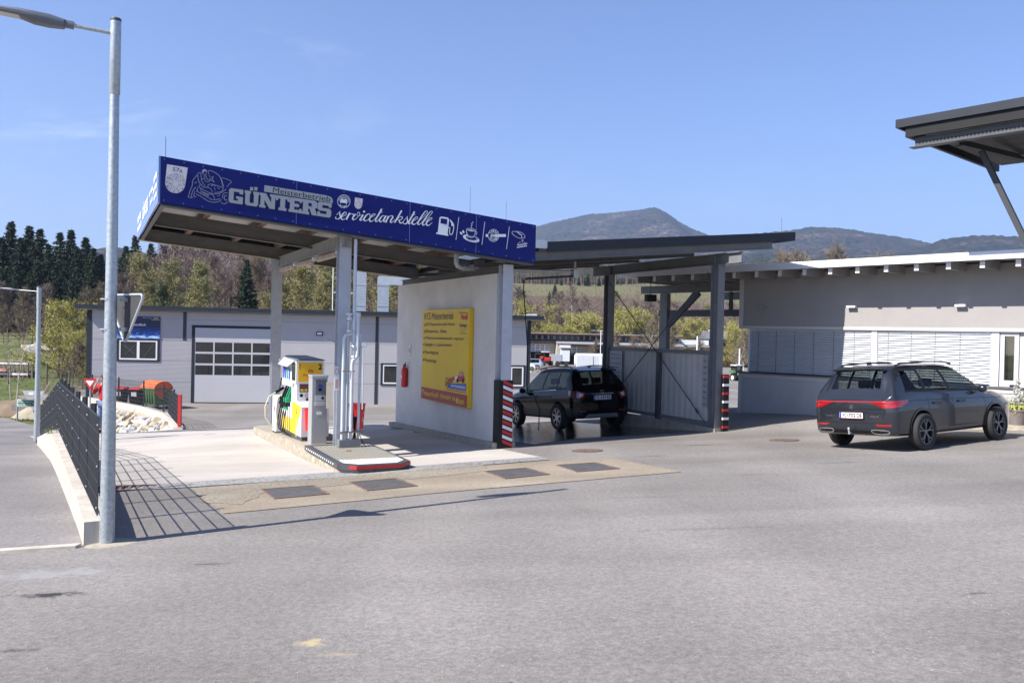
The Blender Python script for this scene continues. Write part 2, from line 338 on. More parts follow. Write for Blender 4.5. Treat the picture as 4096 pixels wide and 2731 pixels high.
M['white'] = mat('white_plastic', (.72, .72, .72), .4, var=.03)
M['sticker'] = mat('sticker_white', (.62, .60, .63), .5, var=.16, vscale=9)
M['black'] = mat('black_plastic', (.012, .012, .013), .55, var=.1, spec=.25)
M['rubber'] = mat('rubber', (.02, .02, .02), .8, var=.2, vscale=20)
M['navy_text'] = mat('navy_text', (.03, .035, .075), .6, var=.05)
M['red'] = mat('red_plastic', (.62, .018, .014), .38, var=.06)
M['red_paint'] = mat('red_paint', (.46, .02, .02), .45, var=.12, vscale=12)
M['darkred'] = mat('dark_red_panel', (.30, .012, .02), .4, var=.05)
M['orange'] = mat('orange_plastic', (.78, .12, .03), .5, var=.07)
M['green'] = mat('green_plastic', (.065, .14, .045), .5, var=.1)
M['green_sign'] = mat('green_sign', (.015, .2, .12), .4, var=.04)
M['green_nozzle'] = mat('green_nozzle', (.01, .30, .13), .4, var=.04)
M['panel_metal'] = mat('sandwich_panel', (.40, .385, .395), .5, var=.035, vscale=1)
M['door_metal'] = mat('door_panel', (.455, .445, .465), .45, var=.03, vscale=1)
M['alu'] = mat('aluminium', (.55, .56, .58), .35, metal=.6, var=.06)
M['blind'] = mat('blind_slat', (.62, .64, .68), .38, metal=.25, var=.04)
M['pvc'] = mat('white_frame', (.74, .74, .75), .35, var=.02)
M['eave_white'] = mat('eave_sheet', (.68, .69, .73), .4, var=.03, vscale=1)
M['wood_grey'] = mat('painted_wood_grey', (.25, .24, .235), .7, var=.15, vscale=3)
M['wood_end'] = mat('painted_wood_end', (.70, .68, .68), .7, var=.04)
M['stone_light'] = mat('limestone_light', (.44, .42, .40), .9, var=.3, vscale=3, bump=.3, bscale=7, c2=(.62, .59, .56))
M['stone_tan'] = mat('limestone_tan', (.36, .30, .20), .9, var=.3, vscale=3, bump=.3, bscale=7, c2=(.5, .43, .32))
M['dark_glass'] = mat('window_glass', (.02, .022, .024), .05, spec=.8, var=.3, vscale=1.5)
M['pane'] = glass('pane', (.55, .6, .6), .12)
M['car_glass'] = glass('car_glass', (.45, .50, .50), .0)
M['black_glass'] = glass('tinted_glass', (.40, .46, .46), .0)
M['paint_grey'] = mat('car_paint_grey', (.024, .027, .036), .22, metal=.35, var=.02, coat=.8, spec=.25)
M['paint_black'] = mat('car_paint_black', (.0015, .002, .004), .12, var=.02, coat=.3, spec=.08)
M['chrome'] = mat('chrome', (.7, .7, .72), .12, metal=1, var=.02)
M['lamp_red'] = mat('lamp_red', (.24, .005, .006), .12, var=.1, coat=1)
M['lamp_bright'] = mat('lamp_red_bright', (.42, .012, .01), .2, var=.05, coat=1)
M['lamp_clear'] = mat('lamp_clear', (.55, .53, .56), .15, var=.1, coat=1)
M['plate'] = mat('plate_white', (.78, .78, .78), .4, var=.02)
M['plate_blue'] = mat('plate_blue', (.02, .05, .45), .4, var=.02)
M['skin'] = mat('skin', (.46, .24, .16), .6, var=.08, vscale=12)
M['hair'] = mat('hair', (.05, .04, .035), .8, var=.2, vscale=30)
M['red_cloth'] = mat('red_cloth', (.42, .02, .025), .9, var=.12, vscale=10)
M['jeans'] = mat('denim', (.14, .2, .34), .9, var=.15, vscale=20)
M['bark'] = mat('bark', (.16, .12, .09), .9, var=.3, vscale=2, bump=.2, bscale=10)
M['bark_pale'] = mat('bark_pale', (.40, .36, .31), .9, var=.35, vscale=2)
M['twig_brown'] = mat('twigs_brown', (.150, .112, .092), .9, var=.3, vscale=.25)
M['twig_red'] = mat('twigs_reddish', (.165, .118, .100), .9, var=.3, vscale=.25)
M['twig_tan'] = mat('twigs_tan', (.19, .15, .105), .9, var=.3, vscale=.25)
M['bud_yellow'] = mat('buds_yellow_green', (.42, .40, .07), .8, var=.28, vscale=.5)
M['bud_olive'] = mat('buds_olive', (.26, .25, .075), .8, var=.3, vscale=.5)
M['needle'] = mat('needles', (.022, .042, .016), .8, var=.45, vscale=.6)
M['ivy'] = mat('ivy_leaves', (.035, .065, .02), .7, var=.4, vscale=1)
M['leaf_green'] = mat('leaves_green', (.085, .115, .03), .7, var=.35, vscale=4)
M['leaf_silver'] = mat('leaves_silver', (.42, .42, .38), .8, var=.3, vscale=6)
M['terracotta'] = mat('pot_grey', (.18, .15, .14), .8, var=.15, vscale=6)
M['container'] = mat('container_white', (.62, .64, .66), .6, var=.05)
M['depot_wall'] = mat('depot_concrete', (.42, .37, .31), .9, var=.1, vscale=.4)
M['depot_dark'] = mat('depot_dark', (.06, .06, .065), .6, var=.2, vscale=.5)
M['depot_roof'] = mat('depot_roof', (.28, .28, .29), .6, var=.1, vscale=.5)
M['earth'] = mat('earth', (.17, .125, .085), .95, var=.3, vscale=1.2, bump=.2, bscale=6)
M['sand'] = mat('sand', (.30, .26, .20), .95, var=.2, vscale=2, bump=.1, bscale=9)
# grass: green with straw-coloured patches
m, n, l, b = newmat('meadow_grass'); b.inputs['Roughness'].default_value = .95; b.inputs['Specular IOR Level'].default_value = .1
t = n.new('ShaderNodeTexCoord'); q1 = n.new('ShaderNodeTexNoise'); q1.inputs['Scale'].default_value = .14; q1.inputs['Detail'].default_value = 9; q1.inputs['Roughness'].default_value = .75; l.new(t.outputs['Object'], q1.inputs['Vector'])
r = n.new('ShaderNodeValToRGB'); r.color_ramp.elements[0].position = .36; r.color_ramp.elements[0].color = (.05, .082, .022, 1); r.color_ramp.elements[1].position = .60; r.color_ramp.elements[1].color = (.21, .17, .10, 1)
e = r.color_ramp.elements.new(.5); e.color = (.095, .115, .04, 1); l.new(q1.outputs['Fac'], r.inputs[0])
q2 = n.new('ShaderNodeTexNoise'); q2.inputs['Scale'].default_value = 2.5; q2.inputs['Detail'].default_value = 8; l.new(t.outputs['Object'], q2.inputs['Vector'])
r2 = n.new('ShaderNodeValToRGB'); r2.color_ramp.elements[0].color = (.55, .55, .55, 1); r2.color_ramp.elements[1].color = (1.4, 1.4, 1.4, 1); r2.color_ramp.elements[0].position = .3; r2.color_ramp.elements[1].position = .7; l.new(q2.outputs['Fac'], r2.inputs[0])
x = n.new('ShaderNodeMixRGB'); x.blend_type = 'MULTIPLY'; x.inputs[0].default_value = .8; l.new(r.outputs[0], x.inputs[1]); l.new(r2.outputs[0], x.inputs[2])
# forest floor colour further out (y > 125): brown leaf litter
sp = n.new('ShaderNodeSeparateXYZ'); l.new(t.outputs['Object'], sp.inputs[0]); mr = n.new('ShaderNodeMapRange'); mr.inputs['From Min'].default_value = 128; mr.inputs['From Max'].default_value = 140; l.new(sp.outputs['Y'], mr.inputs['Value'])
r3 = n.new('ShaderNodeValToRGB'); r3.color_ramp.elements[0].color = (.085, .06, .045, 1); r3.color_ramp.elements[1].color = (.15, .11, .08, 1); l.new(q2.outputs['Fac'], r3.inputs[0])
mr2 = n.new('ShaderNodeMapRange'); mr2.inputs['From Min'].default_value = 385; mr2.inputs['From Max'].default_value = 388; l.new(sp.outputs['Y'], mr2.inputs['Value'])
xx = n.new('ShaderNodeMixRGB'); l.new(mr2.outputs[0], xx.inputs[0]); l.new(r3.outputs[0], xx.inputs[1]); xx.inputs[2].default_value = (.15, .14, .075, 1)
x2 = n.new('ShaderNodeMixRGB'); l.new(mr.outputs[0], x2.inputs[0]); l.new(x.outputs[0], x2.inputs[1]); l.new(xx.outputs[0], x2.inputs[2]); l.new(x2.outputs[0], b.inputs['Base Color'])
M['grass'] = m
# wooded mountain side: dark conifers, paler clearings and rock
m, n, l, b = newmat('mountain_forest'); b.inputs['Roughness'].default_value = 1; b.inputs['Specular IOR Level'].default_value = 0
t = n.new('ShaderNodeTexCoord'); mp = n.new('ShaderNodeMapping'); mp.inputs['Scale'].default_value = (1, 1, 1.6); l.new(t.outputs['Object'], mp.inputs[0])
q = n.new('ShaderNodeTexNoise'); q.inputs['Scale'].default_value = .0042; q.inputs['Detail'].default_value = 9; q.inputs['Roughness'].default_value = .68; l.new(mp.outputs[0], q.inputs['Vector'])
r = n.new('ShaderNodeValToRGB'); E_ = r.color_ramp.elements; E_[0].position = .38; E_[0].color = (.012, .02, .014, 1); E_[1].position = .72; E_[1].color = (.21, .17, .14, 1); e = E_.new(.53); e.color = (.035, .032, .025, 1); e = E_.new(.62); e.color = (.075, .06, .048, 1); l.new(q.outputs['Fac'], r.inputs[0])
q2 = n.new('ShaderNodeTexNoise'); q2.inputs['Scale'].default_value = .055; q2.inputs['Detail'].default_value = 10; l.new(t.outputs['Object'], q2.inputs['Vector'])
r2 = n.new('ShaderNodeValToRGB'); r2.color_ramp.elements[0].color = (.2, .2, .2, 1); r2.color_ramp.elements[1].color = (2.0, 2.0, 2.0, 1); r2.color_ramp.elements[0].position = .4; r2.color_ramp.elements[1].position = .62; l.new(q2.outputs['Fac'], r2.inputs[0])
x = n.new('ShaderNodeMixRGB'); x.blend_type = 'MULTIPLY'; x.inputs[0].default_value = 1; l.new(r.outputs[0], x.inputs[1]); l.new(r2.outputs[0], x.inputs[2]); l.new(x.outputs[0], b.inputs['Base Color'])
M['mountain'] = m
# ------------------------------------------------------------------ ground
def sheet(name, rows, hf, m, nx=60, off=0.0, kind='structure', skirt=0):
    "rows: list of (y, x_left, x_right)"
    mb = MB(); n = nx+1
    for (y, a, b2) in rows:
        xs = np.linspace(a, b2, n) if not callable(a) else a(n); ys = np.full(n, y); zs = hf(xs, ys)+off
        mb.v += [(float(x_), float(y), float(z_)) for x_, z_ in zip(xs, zs)]
    for i in range(len(rows)-1):
        for k in range(nx): a = i*n+k; mb.f.append((a, a+1, a+n+1, a+n)); mb.mi.append(0)
    o = mb.build(name, m, fix=False, smooth=True, angle=60); return struct(o, kind)
def fence_x(y): return pline([(8.25, -4.1), (16.2, -8.87), (22.6, -12.85), (27, -15.5)], y)
def yard_left(y):
    if y <= 27: return float(fence_x(y))
    return float(pline([(27.01, -12.0), (27.9, -11.25), (32, -13.15), (34.3, -14.95), (37.1, -17.85), (40, -21.5), (43, -26)], y))
# far ground, graded spacing
def graded(lim, near=1.5, g=1.12):
    o = [0]; s_ = near
    while o[-1] < lim: o.append(o[-1]+s_); s_ *= g
    return o
gx = graded(9000); gx = [-v for v in gx[:0:-1]]+gx; gy = [-40, -20]+[v for v in graded(9000)]
mb = MB(); nx = len(gx)
def groundz(x_, y_):
    z = HGf(x_, y_)
    return z
for y_ in gy:
    zs = HG(np.array(gx), np.full(nx, float(y_)))
    for x_, z_ in zip(gx, zs):
        z_ = float(z_)
        # stay well under the paved sheets
        if -4 < y_ < 200: 
            z_ = min(z_, Hf(x_, y_)-.45) if x_ > float(fence_x(min(max(y_, 8.25), 27)))-1.5 or y_ < 9 else z_
            if x_ < float(fence_x(min(max(y_, 8.25), 27)))+3 and y_ < 45: z_ = min(z_, float(HL(x_, y_))-.4)
        mb.v.append((x_, float(y_), z_))
for i in range(len(gy)-1):
    for k in range(nx-1): a = i*nx+k; mb.f.append((a, a+1, a+nx+1, a+nx)); mb.mi.append(0)
struct(mb.build('ground', M['grass'], smooth=True, angle=80, fix=False))
# asphalt yard
rows = [(y_, -42, 42) for y_ in np.arange(-14, 8.3, 1.2)]+[(8.3, -42, 42)]
near_y = sheet('yard_near', rows, H, M['asphalt'], nx=70); near_y.name = 'yard'
rows = []
for y_ in list(np.arange(8.3, 27, .5))+[27.0, 27.01]+list(np.arange(27.5, 44, .75))+list(np.arange(44, 200, 6)): rows.append((y_, yard_left(max(y_, 8.3)), 45 if y_ < 60 else 80))
sheet('yard', rows, H, M['asphalt'], nx=90)
# side road, lower than the yard
rows = [(y_, -75, (float(fence_x(y_))-.08) if y_ < 27 else float(pline([(27, -15), (30, -16.5), (36, -21), (44, -27)], y_))) for y_ in list(np.arange(8.3, 28, .6))+list(np.arange(28, 43.5, 1))]
sheet('road', rows, HL, M['asphalt_old'], nx=60, off=-.004)
def patch(name, poly, m, off, kind='structure', step=.6, hf=Hf):
    "flat sheet following the ground inside a polygon"
    mb = MB(); P = [Vector((p[0], p[1], 0)) for p in poly]
    bm = bmesh.new(); vs = [bm.verts.new((p.x, p.y, 0)) for p in P]; f = bm.faces.new(vs)
    xs = [p.x for p in P]; ys = [p.y for p in P]
    for ax, lo, hi in ((0, min(xs), max(xs)), (1, min(ys), max(ys))):
        c = lo+step
        while c < hi:
            co = Vector((c, 0, 0)) if ax == 0 else Vector((0, c, 0)); no = Vector((1, 0, 0)) if ax == 0 else Vector((0, 1, 0))
            bmesh.ops.bisect_plane(bm, geom=bm.verts[:]+bm.edges[:]+bm.faces[:], plane_co=co, plane_no=no); c += step
    bm.verts.index_update()
    mb.add([(v.co.x, v.co.y, hf(v.co.x, v.co.y)+off) for v in bm.verts], [[v.index for v in f.verts] for f in bm.faces]); bm.free()
    o = mb.build(name, m, fix=False)
    for p in o.data.polygons:
        if p.normal.z < 0: p.flip()
    o['kind'] = kind; return o
def wob(poly, amp, step, seed):
    "ragged outline"
    R_ = random.Random(seed); out = []
    for i in range(len(poly)):
        a, b2 = Vector(poly[i]), Vector(poly[(i+1) % len(poly)]); n_ = max(1, int((b2-a).length/step)); d = (b2-a).normalized(); nn = Vector((-d.y, d.x))
        for k in range(n_): out.append(tuple(a+(b2-a)*k/n_+nn*(R_.uniform(-amp, amp) if k else 0)))
    return out
g2 = lambda p: tuple(ground_hit(p)[:2])
Z8 = lambda x_, y_: (700+x_/1.12, 1600+y_/1.12)
# concrete forecourt slab: near edge along the cobbles, far edge at the drain line
slab = [(-6.45, 12.55), g2(Z8(700, 325)), g2(Z8(1060, 298)), g2(Z8(1640, 255)), g2(Z8(1560, 240)), (-.15, 17.0), (.2, 17.3), (-2.9, 23.6), (-7.3, 26.75), (-15.3, 26.3), (-12.6, 22.5), (-8.75, 16.3)]
patch('forecourt_slab', slab, M['concrete_slab'], .006)
cob = [(-6.45, 12.55), g2(Z8(700, 325)), g2(Z8(1060, 298)), g2(Z8(1640, 255)), g2(Z8(1680, 268)), g2(Z8(1060, 318)), g2(Z8(700, 350)), g2(Z8(0, 396)), (-6.35, 12.2)]
m = ground_mat('cobble_stone', (.27, .265, .26), (.37, .365, .355), (.3, .29, .28), grain=.3); M['cobble'] = m
n, l = m.node_tree.nodes, m.node_tree.links; b = n['Principled BSDF']; t = n.new('ShaderNodeTexCoord'); v = n.new('ShaderNodeTexVoronoi'); v.feature = 'DISTANCE_TO_EDGE'; v.inputs['Scale'].default_value = 9; l.new(t.outputs['Object'], v.inputs['Vector'])
r = n.new('ShaderNodeValToRGB'); r.color_ramp.elements[0].color = (.4, .4, .4, 1); r.color_ramp.elements[1].position = .08; l.new(v.outputs['Distance'], r.inputs[0])
x = n.new('ShaderNodeMixRGB'); x.blend_type = 'MULTIPLY'; x.inputs[0].default_value = 1; l.new(b.inputs['Base Color'].links[0].from_socket, x.inputs[1]); l.new(r.outputs[0], x.inputs[2]); l.new(x.outputs[0], b.inputs['Base Color'])
patch('cobble_strip', cob, M['cobble'], .011)
patch('gravel_strip', wob([g2(Z8(80, 397)), g2(Z8(700, 350)), g2(Z8(1060, 318)), g2(Z8(1380, 292)), g2(Z8(1420, 318)), g2(Z8(1060, 356)), g2(Z8(700, 388)), g2(Z8(420, 410)), g2(Z8(300, 470)), g2(Z8(150, 465))], .05, .25, 5), M['gravel'], .012)
patch('tan_strip', wob([g2(Z8(75, 396)), g2(Z8(700, 349)), g2(Z8(1060, 317)), g2(Z8(1550, 282)), g2(Z8(1935, 256)), g2(Z8(2270, 322)), g2(Z8(1200, 415)), g2(Z8(215, 510))], .02, .5, 9), M['tan_concrete'], .008)
# wash bay floor, wet
patch('wet_floor', [tuple(K.w(*p)[:2]) for p in ((.45, .7), (2.0, 1.35), (3.6, 1.0), (5.0, .75), (5.0, 7.2), (.45, 7.2))], M['wet'], .007)
# kerb-like flat concrete strip running left from the lamp
kb = thing('kerb', 'pale concrete edging strip running left from the lamp base to the photo edge', 'kerb', (0, 0, 0)); mb = MB()
pk = [(-9.8, 7.25), (-7, 7.66), (-4.93, 7.97), (-4.22, 8.12)]
for a, b2 in zip(pk, pk[1:]):
    mb.hexa([(a[0], a[1]-.06, Hf(*a)-.1), (b2[0], b2[1]-.06, Hf(*b2)-.1), (b2[0], b2[1]+.05, Hf(*b2)-.1), (a[0], a[1]+.05, Hf(*a)-.1), (a[0], a[1]-.06, Hf(*a)+.03), (b2[0], b2[1]-.06, Hf(*b2)+.03), (b2[0], b2[1]+.05, Hf(*b2)+.03), (a[0], a[1]+.05, Hf(*a)+.03)])
mb.build('edging', M['concrete_pale'], kb)
# covers set in the ground
def cover(name, quad, label, group, rim=.03, m1='cast_iron'):
    c = sum((Vector((*p, 0)) for p in quad), Vector())/4; z = Hf(c.x, c.y)
    t_ = thing(name, label, 'access cover', (c.x, c.y, z), 0, group); Q = [Vector((p[0]-c.x, p[1]-c.y, Hf(*p)-z+.014)) for p in quad]
    ins = [q*.93 for q in Q]; mb = MB(); up = Vector((0, 0, .006))
    for i in range(4): j = (i+1) % 4; mb.hexa([Q[i]-up*3, Q[j]-up*3, ins[j]-up*3, ins[i]-up*3, Q[i]+up, Q[j]+up, ins[j]+up, ins[i]+up])
    mb.build('frame', M['rusty_steel'], t_)
    mb = MB(); NN = 22
    L = lambda u, v_, h: (ins[0]*(1-u)+ins[1]*u)*(1-v_)+(ins[3]*(1-u)+ins[2]*u)*v_+Vector((0, 0, h))
    mb.quad(L(0, 0, 0), L(1, 0, 0), L(1, 1, 0), L(0, 1, 0))
    for i in range(NN):
        for j in range(NN):
            u, v_ = (i+.5)/NN, (j+.5)/NN; s_ = .36/NN; k = (i+j) % 2
            a, b2 = (s_, s_*.35) if k else (s_*.35, s_)
            mb.quad(L(u-a, v_-b2, .003), L(u+a, v_-b2, .003), L(u+a, v_+b2, .003), L(u-a, v_+b2, .003))
    mb.build('plate', M[m1], t_, fix=False)
    mb = MB(); mb.lathe([(0.0, .006), (.06, .006), (.07, .002)], (0, 0, .012), 16); mb.build('lifting_plug', M['cast_dark'], t_)
    return t_
qs = [[(383, 403), (625, 385), (692, 424), (445, 446)], [(778, 371), (992, 353), (1088, 388), (860, 410)], [(1383, 322), (1575, 306), (1680, 336), (1480, 356)], [(1705, 294), (1885, 282), (1995, 310), (1800, 325)]]
lb = ['dark square checker-plate cover in the tan strip, the leftmost one', 'pale grey square checker-plate cover in front of the pump island tip', 'grey square checker-plate cover right of the pump island', 'grey square checker-plate cover at the right end of the tan strip']
for q_, l_ in zip(qs, lb): cover('access_cover', [g2(Z8(*p)) for p in q_], l_, 'square access covers in the tan strip')
def manhole(c, r_, label):
    z = Hf(*c); t_ = thing('manhole_cover', label, 'manhole cover', (c[0], c[1], z), 0, 'round manhole covers in the asphalt')
    a = -.0464; b_ = .0523
    mb = MB(); mb.lathe([(r_, -.02), (r_, .012), (r_*.88, .014), (r_*.88, .006)], (0, 0, 0), 36); mb.build('rim', M['cast_dark'], t_)
    mb = MB(); mb.lathe([(0.0001, .012), (r_*.86, .012), (r_*.86, 0)], (0, 0, 0), 36)
    for i in range(-4, 5):
        for j in range(-4, 5):
            x_, y_ = i*r_*.18, j*r_*.18
            if x_*x_+y_*y_ < (r_*.75)**2: mb.box(x_-.022, x_+.022, y_-.022, y_+.022, .012, .018)
    mb.build('lid', M['rusty_steel'], t_)
    for ch in t_.children: ch.rotation_euler = (atan2(a, 1), -atan2(b_, 1), 0)
manhole((1.52, 16.19), .31, 'round rusty manhole cover on the asphalt in front of the wash bay'); manhole((5.69, 17.15), .30, 'round rusty manhole cover on the asphalt left of the grey car')
# drain grate beside the lamp post
c = (-5.85, 12.45); t_ = thing('drain_grate', 'rust-edged iron drain grate at the left end of the cobble strip', 'drain', (c[0], c[1], Hf(*c)), radians(16))
mb = MB(); mb.box(-.45, .45, -.21, .21, -.05, .012); mb.build('gully', M['black'], t_)
mb = MB(); [mb.box(-.47, .47, s_*.2-.025, s_*.2+.025, 0, .03) for s_ in (-1, 1)]; [mb.box(x_-.022, x_+.022, -.2, .2, 0, .026) for x_ in np.linspace(-.45, .45, 9)]; mb.build('grate', M['rusty_steel'], t_)
# slot drain along the far edge of the slab
t_ = thing('slot_drain', 'long dark slot drain along the far edge of the concrete forecourt', 'drain', (0, 0, 0))
mb = MB(); pa, pb = Vector((-15.0, 26.35)), Vector((-7.2, 26.85))
for i in range(60):
    a = pa+(pb-pa)*i/60; b2 = pa+(pb-pa)*(i+.8)/60; za, zb_ = Hf(*a)+.012, Hf(*b2)+.012
    mb.quad((a.x, a.y, za), (b2.x, b2.y, zb_), (b2.x, b2.y+.14, zb_), (a.x, a.y+.14, za))
mb.build('slots', M['black'], t_)
# ------------------------------------------------------------------ petrol canopy
def Zr(x0, y0, s): return lambda x, y: (x0+x/s, y0+y/s)
C1 = thing('station_canopy', 'mono-pitch petrol station canopy with blue lettered fascia on four pale steel columns', 'canopy', K.o, K.a)
XL, XR, DEP = -7.16, 0.0, 7.05
top = lambda x: 3.84+(4.43-3.84)*(-x/7.16); bot = lambda x: 3.06+(3.655-3.06)*(-x/7.16)
def slab_x(mb, x0, x1, y0, y1, f0, f1, mi=0):
    return mb.hexa([(x0, y0, f0(x0)), (x1, y0, f0(x1)), (x1, y1, f0(x1)), (x0, y1, f0(x0)), (x0, y0, f1(x0)), (x1, y0, f1(x1)), (x1, y1, f1(x1)), (x0, y1, f1(x0))], mi)
mb = MB(); slab_x(mb, XL, XR, 0, .03, bot, top); fa = mb.build('front_fascia', M['blue'], C1)
mb = MB(); mb.hexa([(XL-.03, 0, bot(XL)), (XL, 0.001, bot(XL)), (XL, DEP, bot(XL)), (XL-.03, DEP, bot(XL)), (XL-.03, 0, top(XL)), (XL, 0.001, top(XL)), (XL, DEP, top(XL)), (XL-.03, DEP, top(XL))])
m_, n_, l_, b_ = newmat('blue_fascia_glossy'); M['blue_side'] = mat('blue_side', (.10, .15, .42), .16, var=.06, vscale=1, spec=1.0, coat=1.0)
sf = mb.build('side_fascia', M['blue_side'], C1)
mb = MB(); slab_x(mb, XL, XR+.1, DEP-.03, DEP, bot, top); mb.build('rear_fascia', M['yellow'], C1)
mb = MB(); slab_x(mb, XL+.01, XR, DEP-.045, DEP-.032, lambda x: bot(x)+.02, top); mb.build('rear_gap_dark_sheet', M['steel_dark'], C1)  # dark sheet added over the yellow inner face so the gap looks dark
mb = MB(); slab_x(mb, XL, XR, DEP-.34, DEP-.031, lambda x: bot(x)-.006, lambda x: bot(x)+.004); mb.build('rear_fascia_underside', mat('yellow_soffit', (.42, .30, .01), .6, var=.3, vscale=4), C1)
mb = MB(); slab_x(mb, XL, XR, .032, DEP-.032, lambda x: top(x)-.36, lambda x: top(x)-.30)
nrib = 40
dk = mb.build('roof_deck', M['deck'], C1)
# trapezoid ribs of the roof deck (run across the slope)
mb = MB()
for i in range(70):
    x = XL+.05+i*.102; mb.box(x, x+.05, .04, DEP-.04, top(x+.05)-.385, top(x)-.362)
pass
# purlins: I-beams along the slope
def ibeam_x(mb, x0, x1, y, f, h, w=.11, t=.012):
    slab_x(mb, x0, x1, y-w/2, y+w/2, f, lambda x: f(x)+t); slab_x(mb, x0, x1, y-w/2, y+w/2, lambda x: f(x)+h-t, lambda x: f(x)+h); slab_x(mb, x0, x1, y-t/2, y+t/2, lambda x: f(x)+t, lambda x: f(x)+h-t)
pf = lambda x: bot(x)+.0
for y_, h_ in ((.28, .29), (3.15, .29), (6.6, .29)):
    mb = MB(); ibeam_x(mb, XL+.12, XR-.1, y_, (lambda x, y_=y_: bot(x)-.03), h_); mb.build('purlin', M['beam'], C1)
# dark cross pieces between front purlin and second
for x_ in (-6.1, -5.0, -3.95, -2.85, -1.75, -.8):
    mb = MB(); mb.box(x_-.06, x_+.06, .2, 6.8, top(x_)-.52, top(x_)-.375); mb.build('cross_rib', M['rusty_steel'], C1)
mb = MB(); mb.box(XL+.03, XL+.11, .04, DEP-.35, bot(XL)-.005, top(XL)-.42); mb.build('edge_beam', M['steel_dark'], C1)
mb = MB(); slab_x(mb, XL+.02, XR-.02, .034, .2, lambda x: bot(x)-.045, lambda x: bot(x)-.01); mb.build('front_soffit', M['steel_dark'], C1)
# girders on the columns
for x_, nm in ((-3.85, 'beam_light'), (-.45, 'beam')):
    zt = 3.41 if x_ < -1 else 3.0; mb = MB(); h_ = .25 if x_ < -1 else .15
    mb.box(x_-.07, x_+.07, .35, 6.85, zt-h_, zt-h_+.014); mb.box(x_-.07, x_+.07, .35, 6.85, zt-.014, zt); mb.box(x_-.012, x_+.012, .35, 6.85, zt-h_+.014, zt-.014)
    mb.build('girder', M[nm], C1)
# H-section columns
def hcol(mb, x, y, z0, z1, w=.2, d=.2, t=.016):
    mb.box(x-w/2, x+w/2, y-d/2, y-d/2+t, z0, z1); mb.box(x-w/2, x+w/2, y+d/2-t, y+d/2, z0, z1); mb.box(x-t/2, x+t/2, y-d/2+t, y+d/2-t, z0, z1)
def kH(x, y): p = K.w(x, y); return Hf(p.x, p.y)
for x_, y_, z1 in ((-3.85, .6, 3.5), (-.46, .42, 3.02), (-3.9, 6.75, 3.4), (-.2, 6.75, 3.0)):
    mb = MB(); hcol(mb, x_, y_, kH(x_, y_)-.05, z1, .23, .22); c_ = mb.build('column', M['steel_white'], C1)
# fluorescent tubes under the left girder
for a in (1.15, 3.1, 5.0):
    t_ = MB(); t_.bbox(-3.9, -3.8, a, a+1.5, 3.03, 3.13, .03); o = t_.build('strip_light', mat('dirty_diffuser', (.42, .33, .27), .5, var=.3, vscale=5), C1); t2 = MB(); t2.box(-3.88, -3.82, a-.15, a-.02, 3.08, 3.15); t2.build('end_cap', M['white'], o)
# screws on the fascia edges
mb = MB()
for i in range(24):
    x_ = XL+.06+i*(7.04/23)
    for f_ in (top(x_)-.045, bot(x_)+.045): mb.box(x_-.005, x_+.005, -.004, 0, f_-.005, f_+.005)
mb.build('fascia_screws', M['alu'], C1)
for x_ in (-4.9, -2.75, -1.35): mb = MB(); mb.box(x_-.003, x_+.003, -.003, 0, bot(x_), top(x_)); mb.build('fascia_joint', M['blue_side'], C1)
# lettering and emblems --------------------------------------------------
def FA(z, y=-.008):
    return lambda px, py: (lambda P: (P.x, y, P.z))(K.wall(z(px, py), 0))
ZA = Zr(540, 620, 5.345); ZB = Zr(500, 550, 2.613); ZC = Zr(1300, 780, 5.113); ZD = Zr(1680, 850, 4.704)
fA, fB, fC, fD = FA(ZA), FA(ZB), FA(ZC), FA(ZD)
# inspection sticker 57a
mb = MB(); out = [(685, 200), (1128, 275), (1075, 640)]+[(1060, 700), (1020, 760), (960, 805), (890, 825), (810, 815), (740, 780), (680, 720), (645, 640), (645, 580)]
fill(mb, out, FA(ZA, -.006)); st = mb.build('inspection_badge', M['sticker'], C1)
mb = MB(); text_box(mb, '57a', fA, 0, 1, 0, 1) if False else None
def text_q(mb, s, fn, TL, TR, BR, BL, bold=0, shear=0, ref=None, mi=0):
    q = lambda u, v: fn((BL[0]*(1-u)+BR[0]*u)*(1-v)+(TL[0]*(1-u)+TR[0]*u)*v, (BL[1]*(1-u)+BR[1]*u)*(1-v)+(TL[1]*(1-u)+TR[1]*u)*v)
    text_box(mb, s, q, 0, 1, 0, 1, bold, shear, ref, mi)
text_q(mb, '57a', fA, (810, 262), (1012, 300), (1005, 383), (803, 350))
cx_, cy_ = 862, 608
stroke(mb, ell(cx_, cy_, 212, 212, 40), 4, fA, True, smooth=False); stroke(mb, ell(cx_, cy_, 150, 145, 36), 3, fA, True, smooth=False); stroke(mb, ell(cx_, cy_, 75, 72, 30), 3, fA, True, smooth=False)
for k in range(12):
    a = radians(-90+30*k+8); px, py = cx_+182*cos(a), cy_+180*sin(a); t_ = str(12 if k == 0 else k); w_ = 26 if len(t_) > 1 else 15
    text_q(mb, t_, fA, (px-w_, py-24), (px+w_, py-20), (px+w_, py+24), (px-w_, py+20), .01)
    a2 = a+radians(15); stroke(mb, [(cx_+150*cos(a2), cy_+148*sin(a2)), (cx_+212*cos(a2), cy_+210*sin(a2))], 3, fA, smooth=False)
for k, t_ in enumerate(('20', '14', '15', '16', '17', '18', '19')):
    a = radians(-90+51.4*k+8); px, py = cx_+112*cos(a), cy_+110*sin(a); text_q(mb, t_, fA, (px-22, py-18), (px+22, py-14), (px+22, py+18), (px-22, py+14), .01)
    a2 = a+radians(25); stroke(mb, [(cx_+75*cos(a2), cy_+72*sin(a2)), (cx_+150*cos(a2), cy_+146*sin(a2))], 3, fA, smooth=False)
mb.build('badge_print', M['black'], st)
